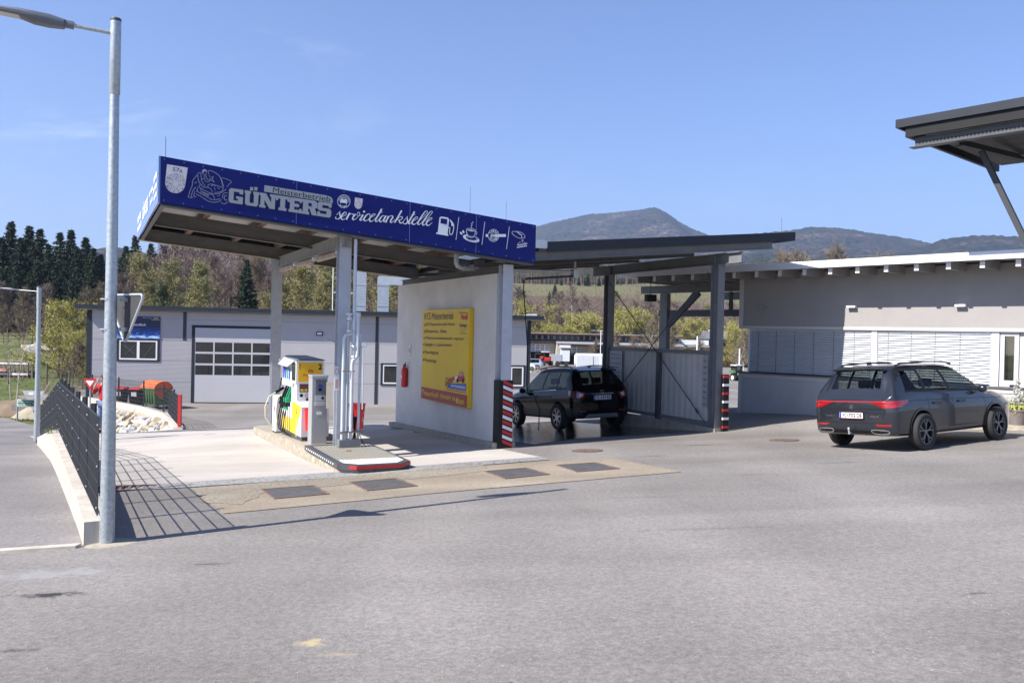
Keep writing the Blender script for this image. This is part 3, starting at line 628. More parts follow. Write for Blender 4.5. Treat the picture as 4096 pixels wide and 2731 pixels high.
# line drawing of a mechanic leaning into a car
mb = MB(); L_ = lambda p, w=11, c=False: stroke(mb, p, w, fA, c)
fill(mb, [(1432, 360), (1440, 325), (1475, 305), (1515, 315), (1540, 350), (1530, 372), (1505, 345), (1480, 362), (1460, 385), (1440, 380)], fA)
L_([(1440, 385), (1455, 415), (1485, 430), (1515, 415), (1530, 380)], 8); L_([(1420, 388), (1365, 385), (1320, 440), (1235, 550), (1225, 640), (1205, 700), (1175, 770), (1150, 860), (1135, 900), (1180, 912)])
L_([(1350, 440), (1345, 500), (1375, 590), (1430, 660), (1470, 695)]); L_([(1405, 400), (1415, 480), (1420, 540), (1455, 610), (1500, 670)], 9); L_([(1500, 440), (1465, 500), (1425, 530)], 9)
L_([(1520, 440), (1530, 500), (1560, 535), (1610, 525), (1665, 500)], 10); L_([(1490, 500), (1500, 555), (1545, 580), (1600, 560), (1640, 545)], 8); L_([(1640, 460), (1665, 490), (1670, 460)], 10); L_([(1650, 530), (1680, 570), (1695, 590)], 14)
L_([(1300, 690), (1240, 760), (1215, 830), (1200, 890), (1225, 905)]); L_([(1280, 780), (1255, 880), (1310, 895)], 10); L_([(1180, 918), (1235, 918)], 8); L_([(1260, 588), (1305, 605), (1315, 570)], 7)
L_([(1560, 370), (1565, 345), (1600, 338), (1680, 365), (1780, 430), (1840, 510), (1870, 600), (1895, 690)]); L_([(1800, 440), (1850, 560), (1870, 670)], 8); L_([(1560, 360), (1580, 420), (1610, 510)], 8)
L_([(1865, 490), (1960, 520), (2058, 572), (2010, 630), (1960, 690)], 9); L_([(1385, 640), (1370, 680), (1420, 720), (1520, 780), (1640, 825), (1760, 835), (1860, 800), (1945, 735)], 10)
L_([(1400, 640), (1480, 690), (1560, 690), (1560, 650), (1620, 625), (1720, 650), (1820, 680), (1880, 710), (1870, 760), (1800, 800), (1700, 805)], 10); L_([(1480, 690), (1560, 700), (1630, 740), (1650, 800)], 8)
L_([(1620, 650), (1660, 670)], 8); L_([(1700, 690), (1710, 760)], 8); L_([(1760, 700), (1810, 730)], 8); L_([(1640, 640), (1730, 665)], 7)
L_([(1355, 690), (1325, 740), (1350, 790), (1395, 810), (1415, 760), (1390, 720)], 9); L_([(1430, 780), (1580, 850)], 8); L_([(1430, 810), (1570, 885)], 8); L_([(1435, 795), (1560, 862)], 6)
L_([(1310, 765), (1400, 825), (1540, 900), (1640, 955), (1740, 960), (1820, 935)], 10); L_([(1300, 830), (1420, 900), (1560, 985), (1680, 1015), (1780, 1000), (1845, 960)], 10); L_([(1560, 890), (1570, 850), (1620, 840), (1680, 880), (1700, 945)], 10)
L_([(1760, 885), (1830, 860)], 7); L_([(1975, 815), (1920, 815), (1880, 860), (1865, 930)], 10); L_([(1960, 870), (1915, 885), (1905, 930), (1930, 970), (1965, 960)], 12); L_([(1835, 1005), (1880, 1045), (1940, 1040), (1978, 1000)], 10)
mb.build('mechanic_drawing', M['silver_letter'], C1)
# block lettering
GL = {'G': [(1, .68), (1, 1), (.12, 1), (0, .88), (0, .12), (.12, 0), (1, 0), (1, .5), (.52, .5), (.52, .34), (.66, .34), (.66, .2), (.34, .2), (.34, .8), (.74, .8), (.74, .68)],
 'U': [(0, 1), (.42, 1), (.42, .82), (.36, .82), (.36, .2), (.64, .2), (.64, .82), (.58, .82), (.58, 1), (1, 1), (1, .82), (.95, .82), (.95, .12), (.83, 0), (.17, 0), (.05, .12), (.05, .82), (0, .82)],
 'N': [(0, 1), (.38, 1), (.7, .42), (.7, .82), (.62, .82), (.62, 1), (1, 1), (1, .82), (.94, .82), (.94, 0), (.62, 0), (.3, .55), (.3, .18), (.38, .18), (.38, 0), (0, 0), (0, .18), (.06, .18), (.06, .82), (0, .82)],
 'T': [(0, 1), (1, 1), (1, .66), (.84, .66), (.8, .8), (.67, .8), (.67, .18), (.78, .18), (.78, 0), (.22, 0), (.22, .18), (.33, .18), (.33, .8), (.2, .8), (.16, .66), (0, .66)],
 'E': [(0, 1), (1, 1), (1, .7), (.84, .7), (.8, .8), (.42, .8), (.42, .6), (.8, .6), (.8, .4), (.42, .4), (.42, .2), (.8, .2), (.84, .3), (1, .3), (1, 0), (0, 0), (0, .18), (.08, .18), (.08, .82), (0, .82)],
 'R': [(0, 1), (.85, 1), (1, .88), (1, .55), (.86, .45), (1, .12), (1, 0), (.68, 0), (.52, .4), (.42, .4), (.42, .18), (.5, .18), (.5, 0), (0, 0), (0, .18), (.08, .18), (.08, .82), (0, .82)],
 'S': [(1, .7), (1, 1), (.12, 1), (0, .88), (0, .52), (.12, .4), (.66, .4), (.66, .2), (.2, .2), (.2, .32), (0, .32), (0, 0), (.88, 0), (1, .12), (1, .48), (.88, .6), (.34, .6), (.34, .8), (.8, .8), (.8, .7)]}
W_ = [('G', 1085, 1232), ('U', 1248, 1400), ('N', 1405, 1578), ('T', 1572, 1722), ('E', 1712, 1846), ('R', 1846, 2006), ('S', 2010, 2155)]
tl = lambda x: 528+(x-1085)*(692-528)/(2165-1085); bl = lambda x: 678+(x-1075)*(842-678)/(2155-1075)
lt = MB(); ol = MB(); hl = MB()
for ch, a, b2 in W_:
    fn = (lambda a, b2, F_: lambda u, v: F_(a+(b2-a)*u+(1-v)*-8+4, bl(a+(b2-a)*u)*(1-v)+tl(a+(b2-a)*u)*v))
    fill(lt, GL[ch], fn(a, b2, FA(ZB, -.010)))
    stroke(ol, GL[ch], .10 if False else 9/150., lambda u, v, q=fn(a, b2, FA(ZB, -.008)): q(u, v), True, smooth=False)
    stroke(ol, GL[ch], 16/150., lambda u, v, q=fn(a, b2, FA(ZB, -.006)): q(u, v), True, smooth=False)
    if ch == 'R': fill(hl, [(.42, .58), (.64, .58), (.64, .8), (.42, .8)], fn(a, b2, FA(ZB, -.012)))
for a in (1308, 1352): fill(lt, [(a, 518), (a+32, 523), (a+29, 558), (a-3, 553)], FA(ZB, -.010)); stroke(ol, [(a, 518), (a+32, 523), (a+29, 558), (a-3, 553)], 9, FA(ZB, -.007), True, smooth=False)
lt.build('name_letters', M['silver_letter'], C1); ol.build('letter_outline', mat('outline_black', (.012, .012, .03), .5), C1); hl.build('letter_counter', M['blue'], C1)
mb = MB(); fill(mb, [(1458, 500), (2110, 608), (2150, 622), (2170, 650), (2170, 690), (2155, 685), (1452, 566)], FA(ZB, -.009)); bn = mb.build('banner_plate', M['silver_letter'], C1)
mb = MB(); text_q(mb, 'Meisterbetrieb', FA(ZB, -.012), (1548, 522), (2150, 620), (2143, 675), (1542, 576), .015); mb.build('banner_letters', M['black'], bn)
# round trade emblem and small badge
mb = MB(); stroke(mb, ell(383, 133, 128, 132, 40), 9, fC, True, smooth=False)
def arc_text(mb, s, fn, cx, cy, rx, ry, a0, a1, h, w, inward=False, bold=.03):
    n = len(s)
    for i, ch in enumerate(s):
        a = radians(a0+(a1-a0)*(i/(n-1) if n > 1 else .5)); px, py = cx+rx*cos(a), cy+ry*sin(a)
        ux, uy = (-sin(a), cos(a)) if not inward else (sin(a), -cos(a)); vx, vy = (cos(a), sin(a)) if not inward else (-cos(a), -sin(a))
        c = lambda su, sv: (px+ux*su*w/2+vx*sv*h/2, py+uy*su*w/2+vy*sv*h/2)
        text_q(mb, ch, fn, c(-1, 1), c(1, 1), c(1, -1), c(-1, -1), bold)
arc_text(mb, 'KRAFTFAHRZEUG', fC, 383, 133, 103, 106, 195, 365, 26, 18); arc_text(mb, 'BETRIEB', fC, 380, 133, 103, 106, 135, 55, 26, 18, True)
fill(mb, [(320, 95), (335, 62), (355, 52), (410, 60), (435, 80), (445, 105), (458, 130), (455, 158), (445, 160), (445, 190), (428, 186), (425, 170), (330, 156), (326, 166), (308, 163), (306, 110)], fC)
mb.build('trade_emblem', M['white_letter'], C1)
mb = MB(); fill(mb, [(360, 66), (405, 72), (425, 98), (345, 88)], FA(ZC, -.011)); fill(mb, ell(337, 120, 9, 5), FA(ZC, -.011)); fill(mb, ell(434, 136, 9, 5), FA(ZC, -.011)); mb.build('emblem_gaps', M['blue'], C1)
mb = MB(); fill(mb, [(612, 52), (770, 80), (755, 215), (735, 262), (700, 285), (660, 284), (620, 258), (598, 210)], fC); sb = mb.build('small_badge', M['sticker'], C1)
mb = MB(); text_q(mb, '57a', FA(ZC, -.01), (658, 78), (728, 92), (722, 122), (654, 108)); stroke(mb, ell(676, 190, 66, 62, 24), 3, FA(ZC, -.01), True, smooth=False); stroke(mb, ell(676, 190, 40, 38, 20), 2, FA(ZC, -.01), True, smooth=False)
for k in range(12): a = radians(30*k); mb.v += []; stroke(mb, [(676+46*cos(a), 190+43*sin(a)), (676+60*cos(a), 190+56*sin(a))], 6, FA(ZC, -.01), smooth=False)
mb.build('badge_print', M['steel_grey'], sb)
# script word
SC = [([(228, 412), (265, 378), (312, 338)], (8, 8, 10)), ([(300, 352), (300, 400), (316, 445), (290, 482), (250, 494), (215, 478), (222, 448)], (16, 26, 30, 24, 12, 18, 20)),
 ([(316, 470), (380, 432), (432, 395), (428, 360), (402, 354), (362, 392), (332, 445), (335, 488), (365, 505), (410, 488), (450, 440), (492, 366)], (6, 10, 12, 12, 16, 30, 32, 26, 16, 10, 9, 8)),
 ([(505, 368), (475, 430), (435, 508)], (30, 30, 28)), ([(455, 480), (505, 400), (548, 388), (575, 400), (582, 425)], (9, 9, 14, 20, 14)),
 ([(622, 392), (590, 430), (562, 475), (575, 508), (612, 500), (665, 455), (706, 400), (700, 360), (672, 362), (650, 395), (662, 425), (705, 425), (768, 405)], (30, 32, 30, 24, 12, 10, 12, 12, 12, 10, 9, 9, 8)),
 ([(780, 405), (745, 460), (712, 505), (735, 522), (775, 495), (812, 440)], (28, 30, 28, 18, 10, 8)), (ell(797, 343, 16, 16, 10)+[(813, 343)], 10),
 ([(905, 425), (915, 398), (890, 385), (845, 415), (800, 475), (798, 520), (835, 530), (885, 500), (925, 450)], (18, 14, 12, 28, 32, 28, 16, 10, 8)),
 ([(905, 480), (975, 440), (1022, 405), (1010, 388), (975, 400), (925, 455), (905, 510), (930, 542), (975, 530), (1035, 465)], (8, 10, 12, 12, 16, 30, 32, 24, 12, 8)),
 ([(1158, 288), (1095, 400), (1032, 510), (1045, 545), (1080, 525), (1130, 460)], (34, 32, 30, 22, 11, 8)), ([(1105, 352), (1170, 355)], 13),
 ([(1225, 442), (1185, 425), (1140, 460), (1110, 515), (1130, 550), (1170, 530), (1225, 440)], (12, 14, 28, 32, 24, 11, 10)), ([(1248, 425), (1205, 505), (1205, 550), (1235, 530), (1275, 470)], (28, 30, 22, 11, 8)),
 ([(1295, 432), (1240, 565)], (28, 28)), ([(1258, 530), (1320, 440), (1365, 430), (1385, 455), (1340, 525), (1340, 562), (1375, 555), (1430, 500)], (9, 11, 18, 28, 30, 24, 12, 8)),
 ([(1565, 320), (1490, 450), (1420, 568)], (34, 32, 30)), ([(1465, 520), (1530, 450), (1575, 452), (1575, 485), (1530, 515), (1500, 512)], (9, 12, 18, 16, 12, 10)), ([(1508, 508), (1520, 550), (1545, 578), (1580, 560), (1620, 515)], (24, 28, 22, 12, 8)),
 ([(1612, 520), (1650, 480), (1690, 435)], (8, 8, 9)), ([(1678, 450), (1680, 500), (1688, 545), (1655, 588), (1615, 592), (1590, 572), (1600, 550)], (14, 24, 30, 24, 12, 18, 18)),
 ([(1828, 340), (1768, 450), (1706, 565), (1722, 592), (1755, 570), (1795, 515)], (34, 32, 30, 20, 11, 8)), ([(1775, 402), (1840, 405)], 13),
 ([(1790, 545), (1850, 505), (1892, 470), (1880, 450), (1845, 462), (1795, 520), (1778, 575), (1805, 604), (1850, 590), (1905, 530)], (8, 10, 12, 12, 16, 30, 32, 24, 12, 8)),
 ([(1895, 555), (1980, 480), (2055, 400), (2092, 345), (2075, 328), (2040, 345), (1970, 445), (1900, 560), (1905, 606), (1945, 590), (2000, 530)], (8, 9, 10, 12, 12, 18, 28, 32, 24, 12, 8)),
 ([(1990, 570), (2080, 490), (2155, 410), (2192, 355), (2175, 336), (2140, 355), (2065, 455), (1995, 570), (2002, 618), (2045, 600), (2095, 545)], (8, 9, 10, 12, 12, 18, 28, 32, 24, 12, 8)),
 ([(2080, 565), (2135, 525), (2182, 490), (2175, 468), (2140, 478), (2085, 540), (2068, 595), (2095, 625), (2140, 610), (2188, 560)], (8, 10, 12, 12, 16, 30, 32, 24, 12, 8))]
mb = MB()
for i, (p, w) in enumerate(SC): stroke(mb, p, [q*.92 for q in w] if isinstance(w, tuple) else w, FA(ZC, -.006-.0002*i), n=5)
fill(mb, ell(797, 343, 20, 20, 14), FA(ZC, -.0125)); mb.build('script_letters', M['white_letter'], C1)
# fuel pump, cup, tobacco and snack emblems
mb = MB(); fill(mb, [(362, 110), (375, 88), (400, 78), (515, 97), (540, 118), (545, 150), (528, 300), (515, 410), (530, 415), (530, 442), (300, 402), (303, 378), (330, 380)], fD)
stroke(mb, [(562, 142), (600, 185), (630, 240), (628, 320), (605, 400), (580, 418), (555, 395), (555, 330), (560, 290), (528, 280)], (20, 20, 18, 14, 14, 14, 14, 13, 13, 14), fD)
fill(mb, [(555, 140), (575, 140), (625, 210), (640, 245), (620, 250), (600, 262), (583, 235), (590, 215)], FA(ZD, -.009)); mb.build('fuel_emblem', M['white_letter'], C1)
mb = MB(); fill(mb, [(388, 108), (512, 128), (500, 228), (380, 205)], FA(ZD, -.011)); mb.build('fuel_emblem_window', M['blue'], C1)
for a, b2 in (((728, 90), (673, 520)), ((1216, 180), (1162, 606)), ((1678, 265), (1625, 690))): mb = MB(); stroke(mb, [a, b2], 9, fD, smooth=False); mb.build('divider_line', M['white_letter'], C1)
mb = MB(); fill(mb, ell(960, 490, 160, 62, 30, rot=16), fD); fill(mb, ell(813, 363, 17, 30, 16, rot=-25), fD); fill(mb, ell(772, 392, 17, 32, 16, rot=-40), fD)
mb.build('cup_saucer', M['white_letter'], C1)
mb = MB(); fill(mb, ell(963, 478, 108, 42, 30, rot=10), FA(ZD, -.010)); stroke(mb, ell(975, 492, 108, 44, 30, rot=10), 5, FA(ZD, -.0105), True, smooth=False); fill(mb, [(880, 320), (1035, 345), (1030, 410), (990, 465), (950, 472), (905, 445), (880, 390)], FA(ZD, -.011)); mb.build('cup_gaps', M['blue'], C1)
mb = MB(); F2 = FA(ZD, -.013); stroke(mb, [(872, 318), (872, 380), (900, 440), (945, 470), (995, 462), (1028, 405), (1036, 350)], (8, 12, 12, 10, 8, 8, 8), F2); stroke(mb, ell(957, 328, 84, 22, 26, rot=9), 8, F2, True, smooth=False); fill(mb, ell(957, 342, 64, 13, 24, rot=9), F2)
stroke(mb, [(1036, 365), (1062, 368), (1062, 400), (1040, 415), (1025, 405)], 7, F2); stroke(mb, [(985, 172), (990, 195), (962, 215), (975, 240), (955, 265), (970, 290), (963, 312)], 8, F2); stroke(mb, ell(975, 492, 102, 40, 30, rot=10), 6, F2, True, smooth=False)
mb.build('cup_outline', M['white_letter'], C1)
mb = MB(); stroke(mb, ell(1380, 433, 102, 115, 40), 7, fD, True, smooth=False); stroke(mb, ell(1380, 433, 52, 58, 30), 6, fD, True, smooth=False); fill(mb, ell(1368, 434, 38, 26, 20), fD)
fill(mb, [(1235, 408), (1278, 410), (1278, 462), (1235, 460)], fD); fill(mb, [(1345, 410), (1612, 408), (1612, 460), (1345, 462)], fD)
arc_text(mb, 'TABAK', fD, 1380, 433, 77, 87, 215, 325, 36, 27, bold=.05); arc_text(mb, 'TRAFIK', fD, 1380, 433, 77, 87, 150, 30, 36, 24, True, bold=.05); mb.build('tobacco_emblem', M['white_letter'], C1)
mb = MB(); stroke(mb, [(1728, 385), (1745, 360), (1800, 360), (1870, 395), (1905, 440), (1900, 485), (1840, 475), (1770, 435)], 7, fD, True); stroke(mb, [(1800, 358), (1860, 362), (1930, 395), (1970, 445), (1965, 475), (1925, 478), (1905, 450)], 7, fD); stroke(mb, [(1830, 385), (1865, 395), (1875, 415), (1905, 420), (1910, 440)], 10, fD)
stroke(mb, [(1910, 525), (1925, 510), (1938, 522), (1922, 542), (1920, 565)], 7, fD); stroke(mb, [(1890, 555), (1850, 575), (1828, 612)], 6, fD); stroke(mb, [(1950, 558), (1980, 575), (2010, 582)], 5, fD); fill(mb, [(1825, 608), (2015, 575), (2012, 590), (1828, 622)], fD)
stroke(mb, [(1840, 625), (1870, 640), (1890, 620), (1920, 640), (1940, 612), (1975, 628), (1995, 600)], 6, fD); fill(mb, [(1818, 655), (2008, 622), (2008, 636), (1818, 668)], fD); stroke(mb, [(1825, 645), (1850, 655), (1880, 645), (1910, 652), (1950, 638), (1990, 632)], 5, fD); mb.build('snack_emblem', M['white_letter'], C1)
# side fascia print (seen almost edge-on)
mb = MB(); sideF = lambda y, z: (XL-.037, y, z)
for (y0, z0, s_, w_, h_) in ((.5, 4.18, 'Reifen', 1.0, .14), (.5, 4.0, 'Service', 1.1, .12), (.4, 3.82, 'Spenglerei', 1.3, .12)):
    pass
for (y0, y1, z0, z1) in ((.25, 1.1, 4.12, 4.26), (.25, 1.2, 3.95, 4.07), (.25, 1.0, 3.80, 3.91), (1.3, 2.4, 4.05, 4.15), (1.3, 2.0, 3.85, 3.95)):
    text_box(mb, 'service', lambda u, v: sideF(u, v), y1, y0, z0, z1, .03)
text_box(mb, 'GÜNTERS', lambda u, v: sideF(u, v), 4.6, 2.7, 3.85, 4.2, .03); text_box(mb, 'service', lambda u, v: sideF(u, v), 6.7, 5.2, 4.0, 4.2, .03); text_box(mb, 'tankstelle', lambda u, v: sideF(u, v), 6.7, 5.0, 3.8, 3.95, .03)
mb.build('side_letters', M['white_letter'], C1)
# rain pipe elbow under the valley
_e = K.wall((1300+1372/2.613, 700+905/2.613), 1.9); _g = K.wall((1300+1600/2.613, 700+975/2.613), 1.9); ex, ez = _e.x, _e.z
mb = MB(); mb.tube([(ex, 1.9, ez+.3), (ex, 1.9, ez-.02), (ex+.03, 1.9, ez-.09), (ex+.12, 1.9, ez-.13), (_g.x, 1.9, ez-.14)], .055, 14); mb.tube([(ex+.16, 1.9, ez-.13), (ex+.21, 1.9, ez-.13)], .068, 14); mb.build('rain_pipe', M['galv'], C1, smooth=True)
mb = MB(); mb.box(XL+.05, XR, .05, DEP-.05, 0, 0.001) if False else None
# lightning rods and weather instrument on the roof
def rod(x, y, z0, z1, label):
    p = K.w(x, y, z0); t_ = thing('lightning_rod', label, 'lightning rod', p, 0, 'thin lightning rods on the flat roofs'); mb = MB(); mb.tube([(0, 0, 0), (0, 0, z1-z0)], .006, 6); mb.build('rod', M['steel_grey'], t_); mb = MB(); mb.lathe([(.03, 0), (.03, .03), (.012, .05)], (0, 0, 0), 10); mb.build('foot', M['steel_grey'], t_)
rod(-7.08, .1, 4.35, 4.78, 'thin lightning rod at the left corner above the blue fascia'); rod(-1.1, .9, 3.9, 4.65, 'taller thin rod behind the right half of the blue fascia'); rod(-.25, .9, 3.8, 4.42, 'thin rod near the right end of the blue fascia'); rod(7.1, .3, 4.2, 4.62, 'thin rod on the right tip of the dark wash bay roof')
t_ = thing('floodlight', 'dark flat floodlight on an arm above the right half of the blue fascia', 'lamp', K.w(-1.1, 1.0, 3.86), K.a); mb = MB(); mb.tube([(0, 0, 0), (0, 0, .16)], .015, 8); mb.tube([(0, 0, .13), (-.5, -.02, .18)], .012, 8); mb.build('arm', M['galv'], t_); mb = MB(); mb.bbox(-.85, -.48, -.12, .12, .15, .2, .015); mb.build('lamp_head', M['anthracite'], t_)
# ------------------------------------------------------------------ white wall with sign under the canopy
Wl = thing('partition_wall', 'rendered white wall standing between the pumps and the wash bay', 'wall', K.o, K.a)
def zb_(y): return kH(-.5, y)
mb = MB(); zr0, zr1 = 2.86, 2.86; mb.box(-.6, -.3, .55, 6.8, -1.5, 2.845); mb.build('wall_body', M['render_white'], Wl)
mb = MB()
for i in range(7):
    y0 = .35+i*.95; y1 = y0+.95-.006; h0 = kH(-.6, y0)+.13; h1 = kH(-.6, y1)+.13
    mb.hexa([(-.72, y0, h0-.5), (-.2, y0, h0-.5), (-.2, y1, h1-.5), (-.72, y1, h1-.5), (-.72, y0, h0), (-.2, y0, h0), (-.2, y1, h1), (-.72, y1, h1)])
mb.build('base_kerb', M['concrete_kerb'], Wl)
# big yellow sign board
SG = thing('sign_board', 'large yellow sign board with dark red footer on the white wall', 'sign', K.o, K.a)
ZG = Zr(1650, 1200, 3.408)
_q = [K.side(ZG(*p), -.72) for p in ((152, 140), (785, 108), (735, 1470), (105, 1345))]
SY1, SY0 = (_q[0].y+_q[3].y)/2, (_q[1].y+_q[2].y)/2; SZ1, SZ0 = (_q[0].z+_q[1].z)/2, (_q[2].z+_q[3].z)/2
mb = MB(); mb.bbox(-.72, -.605, SY0, SY1, SZ0, SZ1, .012); mb.build('board', M['yellow'], SG)
def SGf(x0=-.724): 
    # map the board's picture quad to the board: corners read from the photograph
    TL, TR, BR, BL = (152, 140), (785, 108), (735, 1470), (105, 1345)
    return lambda u, v, x0=x0: (x0, 5.19-3.03*u, -.145+2.295*v)
def uv(px, py):
    "picture position inside the board -> unit square (projective, via the wall plane)"
    P = K.side(ZG(px, py), -.72); return (P.y, P.z)
def SP(x0): return lambda px, py: (lambda q: (x0, q[0], q[1]))(uv(px, py))
mb = MB(); mb.quad((-.723, SY1-.01, SZ0+.01), (-.723, SY0+.01, SZ0+.01), (-.723, SY0+.01, SZ0+.30), (-.723, SY1-.01, SZ0+.30)); mb.build('footer', M['darkred'], SG)
def st_line(mb, s, TL, TR, BR, BL, x0=-.725, bold=0, shear=0): text_q(mb, s, SP(x0), TL, TR, BR, BL, bold, shear)
mb = MB(); 
st_line(mb, 'KFZ-Meisterbetrieb', (168, 178), (560, 160), (557, 262), (164, 268), bold=.01)
for s, q in (('KFZ-Reparaturen aller Marken', ((185, 306), (580, 306), (578, 362), (182, 362))), ('Klimaservice, - Einbau', ((180, 398), (468, 400), (466, 455), (178, 452))), ('Windschutzscheibentausch, -reparatur', ((178, 492), (703, 503), (700, 560), (175, 545))),
             ('Spengler- u. Lackierarbeiten', ((172, 578), (542, 590), (540, 645), (170, 640))), ('Motordiagnose', ((168, 680), (355, 692), (353, 755), (166, 742))), ('Waschanlage', ((163, 790), (328, 802), (326, 868), (161, 850)))):
    st_line(mb, s, *q, bold=.004)
for px, py in ((168, 342), (166, 432), (162, 520), (157, 605), (153, 712), (149, 817)): fill(mb, ell(px, py, 6, 15, 12), SP(-.725))
st_line(mb, 'ösinger', (668, 318), (750, 322), (748, 385), (664, 378), shear=.3, bold=.01); stroke(mb, [(672, 310), (645, 330), (650, 360), (660, 368), (664, 330)], 5, SP(-.725))
for a, s in ((392, 'Versicherungsmakler'), (420, 'Karosserie'), (448, 'VERKAUFSSTELLE')): st_line(mb, s, (645 if len(s) > 10 else 668, a), (748 if len(s) > 10 else 720, a+2), (748 if len(s) > 10 else 720, a+16), (643 if len(s) > 10 else 666, a+12))
st_line(mb, 'Reifenservice', (640, 155), (752, 158), (752, 185), (638, 182)); mb.build('sign_letters', M['navy_text'], SG)
mb = MB(); st_line(mb, 'Pendl', (664, 195), (755, 190), (752, 268), (660, 268), bold=.06)
text_q(mb, 'Günters', SP(-.727), (448, 1055), (580, 1010), (582, 1090), (445, 1185), .02, .15); fill(mb, [(455, 1208), (728, 1255), (728, 1268), (452, 1220)], SP(-.726)); fill(mb, [(612, 1090), (625, 1030), (650, 975), (680, 975), (700, 1030), (712, 1050), (710, 1105), (612, 1110)], SP(-.726)); mb.build('red_marks', M['red_paint'], SG)
mb = MB(); fill(mb, [(480, 1165), (500, 1135), (732, 1140), (730, 1240), (472, 1195)], SP(-.726)); mb.build('blue_mark', mat('sign_blue', (.02, .08, .36), .5), SG)
mb = MB(); text_q(mb, 'servicetankstelle', SP(-.728), (532, 1140), (726, 1162), (724, 1215), (530, 1180), .01); fill(mb, ell(597, 1060, 18, 26, 14), SP(-.726)); fill(mb, ell(580, 1095, 14, 12, 12), SP(-.726)); mb.build('white_marks', M['white_letter'], SG)
mb = MB(); fill(mb, [(630, 1035), (655, 985), (675, 985), (690, 1030)], SP(-.728)); mb.build('car_window_mark', M['silver_letter'], SG)
mb = MB(); fill(mb, ell(618, 1095, 15, 32, 16), SP(-.729)); fill(mb, ell(690, 1100, 14, 30, 16), SP(-.729)); mb.build('tyre_marks', M['black'], SG)
mb = MB(); st_line(mb, 'Traumhaft günstig ta', (128, 1215), (585, 1305), (585, 1395), (128, 1310), -.727, .02); fill(mb, [(595, 1330), (618, 1334), (618, 1408), (595, 1402)], SP(-.727)); st_line(mb, 'ken', (624, 1322), (708, 1340), (706, 1425), (622, 1410), -.727, .02); mb.build('footer_letters', M['yellow'], SG)
# fire extinguisher and its little sign
fx = thing('fire_extinguisher', 'red fire extinguisher hanging on the white wall left of the yellow sign', 'fire extinguisher', K.w(-.68, 5.92, 0), K.a)
mb = MB(); mb.lathe([(.0, -.02), (.06, -.02), (.085, .0), (.085, .42), (.07, .48), (.03, .52), (.03, .55)], (0, 0, .12), 20); mb.build('bottle', M['red'], fx, smooth=True)
mb = MB(); mb.box(-.03, .03, -.02, .02, .66, .71); mb.bar((0, 0, .7), (-.02, -.13, .76), .02, .015); mb.tube([(0, .02, .68), (0, .1, .66), (-.02, .1, .4), (-.03, .09, .3)], .012, 8); mb.build('valve_and_hose', M['black'], fx)
mb = MB(); mb.quad((-.088, .035, .33), (-.088, -.035, .33), (-.088, -.035, .43), (-.088, .035, .43)); mb.build('label', M['white'], fx)
fs = thing('safety_sign', 'small white sign with red border above the fire extinguisher', 'sign', K.w(-.605, 5.75, .95), K.a); mb = MB(); mb.box(-.01, 0, -.1, .1, 0, .3); mb.build('plate', M['white'], fs); mb = MB(); F_ = lambda u, v: (-.0125, u, v); stroke(mb, [(-.09, .01), (.09, .01), (.09, .29), (-.09, .29)], .015, F_, True, smooth=False); fill(mb, [(-.03, .07), (.03, .07), (.03, .2), (-.03, .2)], F_); mb.build('print', M['red_paint'], fs)
# striped column guard
ZS = Zr(1550, 1050, 1.96)
cg = thing('column_guard', 'black corner guard with red and white slanted stripes on the right canopy column', 'column guard', K.o, K.a)
gx0, gx1, gy0 = -.62, -.30, .295; g0 = kH(-.45, .3); mb = MB(); mb.box(gx0, gx1, gy0, gy0+.26, g0-.02, g0+1.42); mb.build('guard_shell', M['black'], cg)
for k, (nm, o) in enumerate((('red_stripe', 0), ('white_stripe', .5))):
    mb = MB(); per = .205
    for i in range(7):
        z = g0+.04+(i+o)*per; hh = .068
        if z+hh > g0+1.40: continue
        mb.add([(gx0+.09, gy0-.004, z+.09), (gx1, gy0-.004, z), (gx1, gy0-.004, z+hh), (gx0+.09, gy0-.004, z+.09+hh)], [(0, 1, 2, 3)])
    mb.build(nm, M['red_paint'] if k == 0 else M['white'], cg)
# ------------------------------------------------------------------ wash bay canopy
C2 = thing('wash_canopy', 'dark wash bay canopy rising to the right beside the blue fascia', 'canopy', K.o, K.a)
ft = lambda x: 3.49+.1035*x; fb_ = lambda x: ft(x)-.215; pb = lambda x: 3.12+.1015*x
mb = MB(); slab_x(mb, .3, 7.27, 0, .03, fb_, ft); mb.build('front_fascia', M['anthracite'], C2)
mb = MB(); mb.hexa([(7.24, .031, fb_(7.24)), (7.27, .031, fb_(7.27)), (7.27, 7, fb_(7.27)), (7.24, 7, fb_(7.24)), (7.24, .031, ft(7.24)), (7.27, .031, ft(7.27)), (7.27, 7, ft(7.27)), (7.24, 7, ft(7.24))]); mb.build('end_fascia', M['anthracite'], C2)
mb = MB(); slab_x(mb, .1, 7.23, .035, 7, lambda x: fb_(x)+.03, lambda x: fb_(x)+.09); mb.build('roof_deck', M['steel_dark'], C2)
for y_, xe in ((.17, 6.68), (2.4, 6.1), (4.6, 5.9), (6.7, 5.9)):
    mb = MB(); ibeam_x(mb, -.3, xe, y_, pb, .185, .12); mb.build('purlin', M['beam'] if y_ > 1 else M['steel_grey'], C2)
mb = MB(); mb.box(5.12, 5.28, -.4, 5.92, 3.34, 3.355); mb.box(5.12, 5.28, -.4, 5.92, 3.585, 3.6); mb.box(5.19, 5.21, -.4, 5.92, 3.355, 3.585)
for y_ in (.45, 4.95): mb.box(5.13, 5.27, y_-.01, y_+.01, 3.356, 3.584)
mb.build('girder', M['steel_grey'], C2)
for y_ in (.4, 5.05):
    mb = MB(); hcol(mb, 5.2, y_, kH(5.2, y_)-.05, 3.34, .20, .26); mb.build('column', M['steel_grey'], C2)
mb = MB()
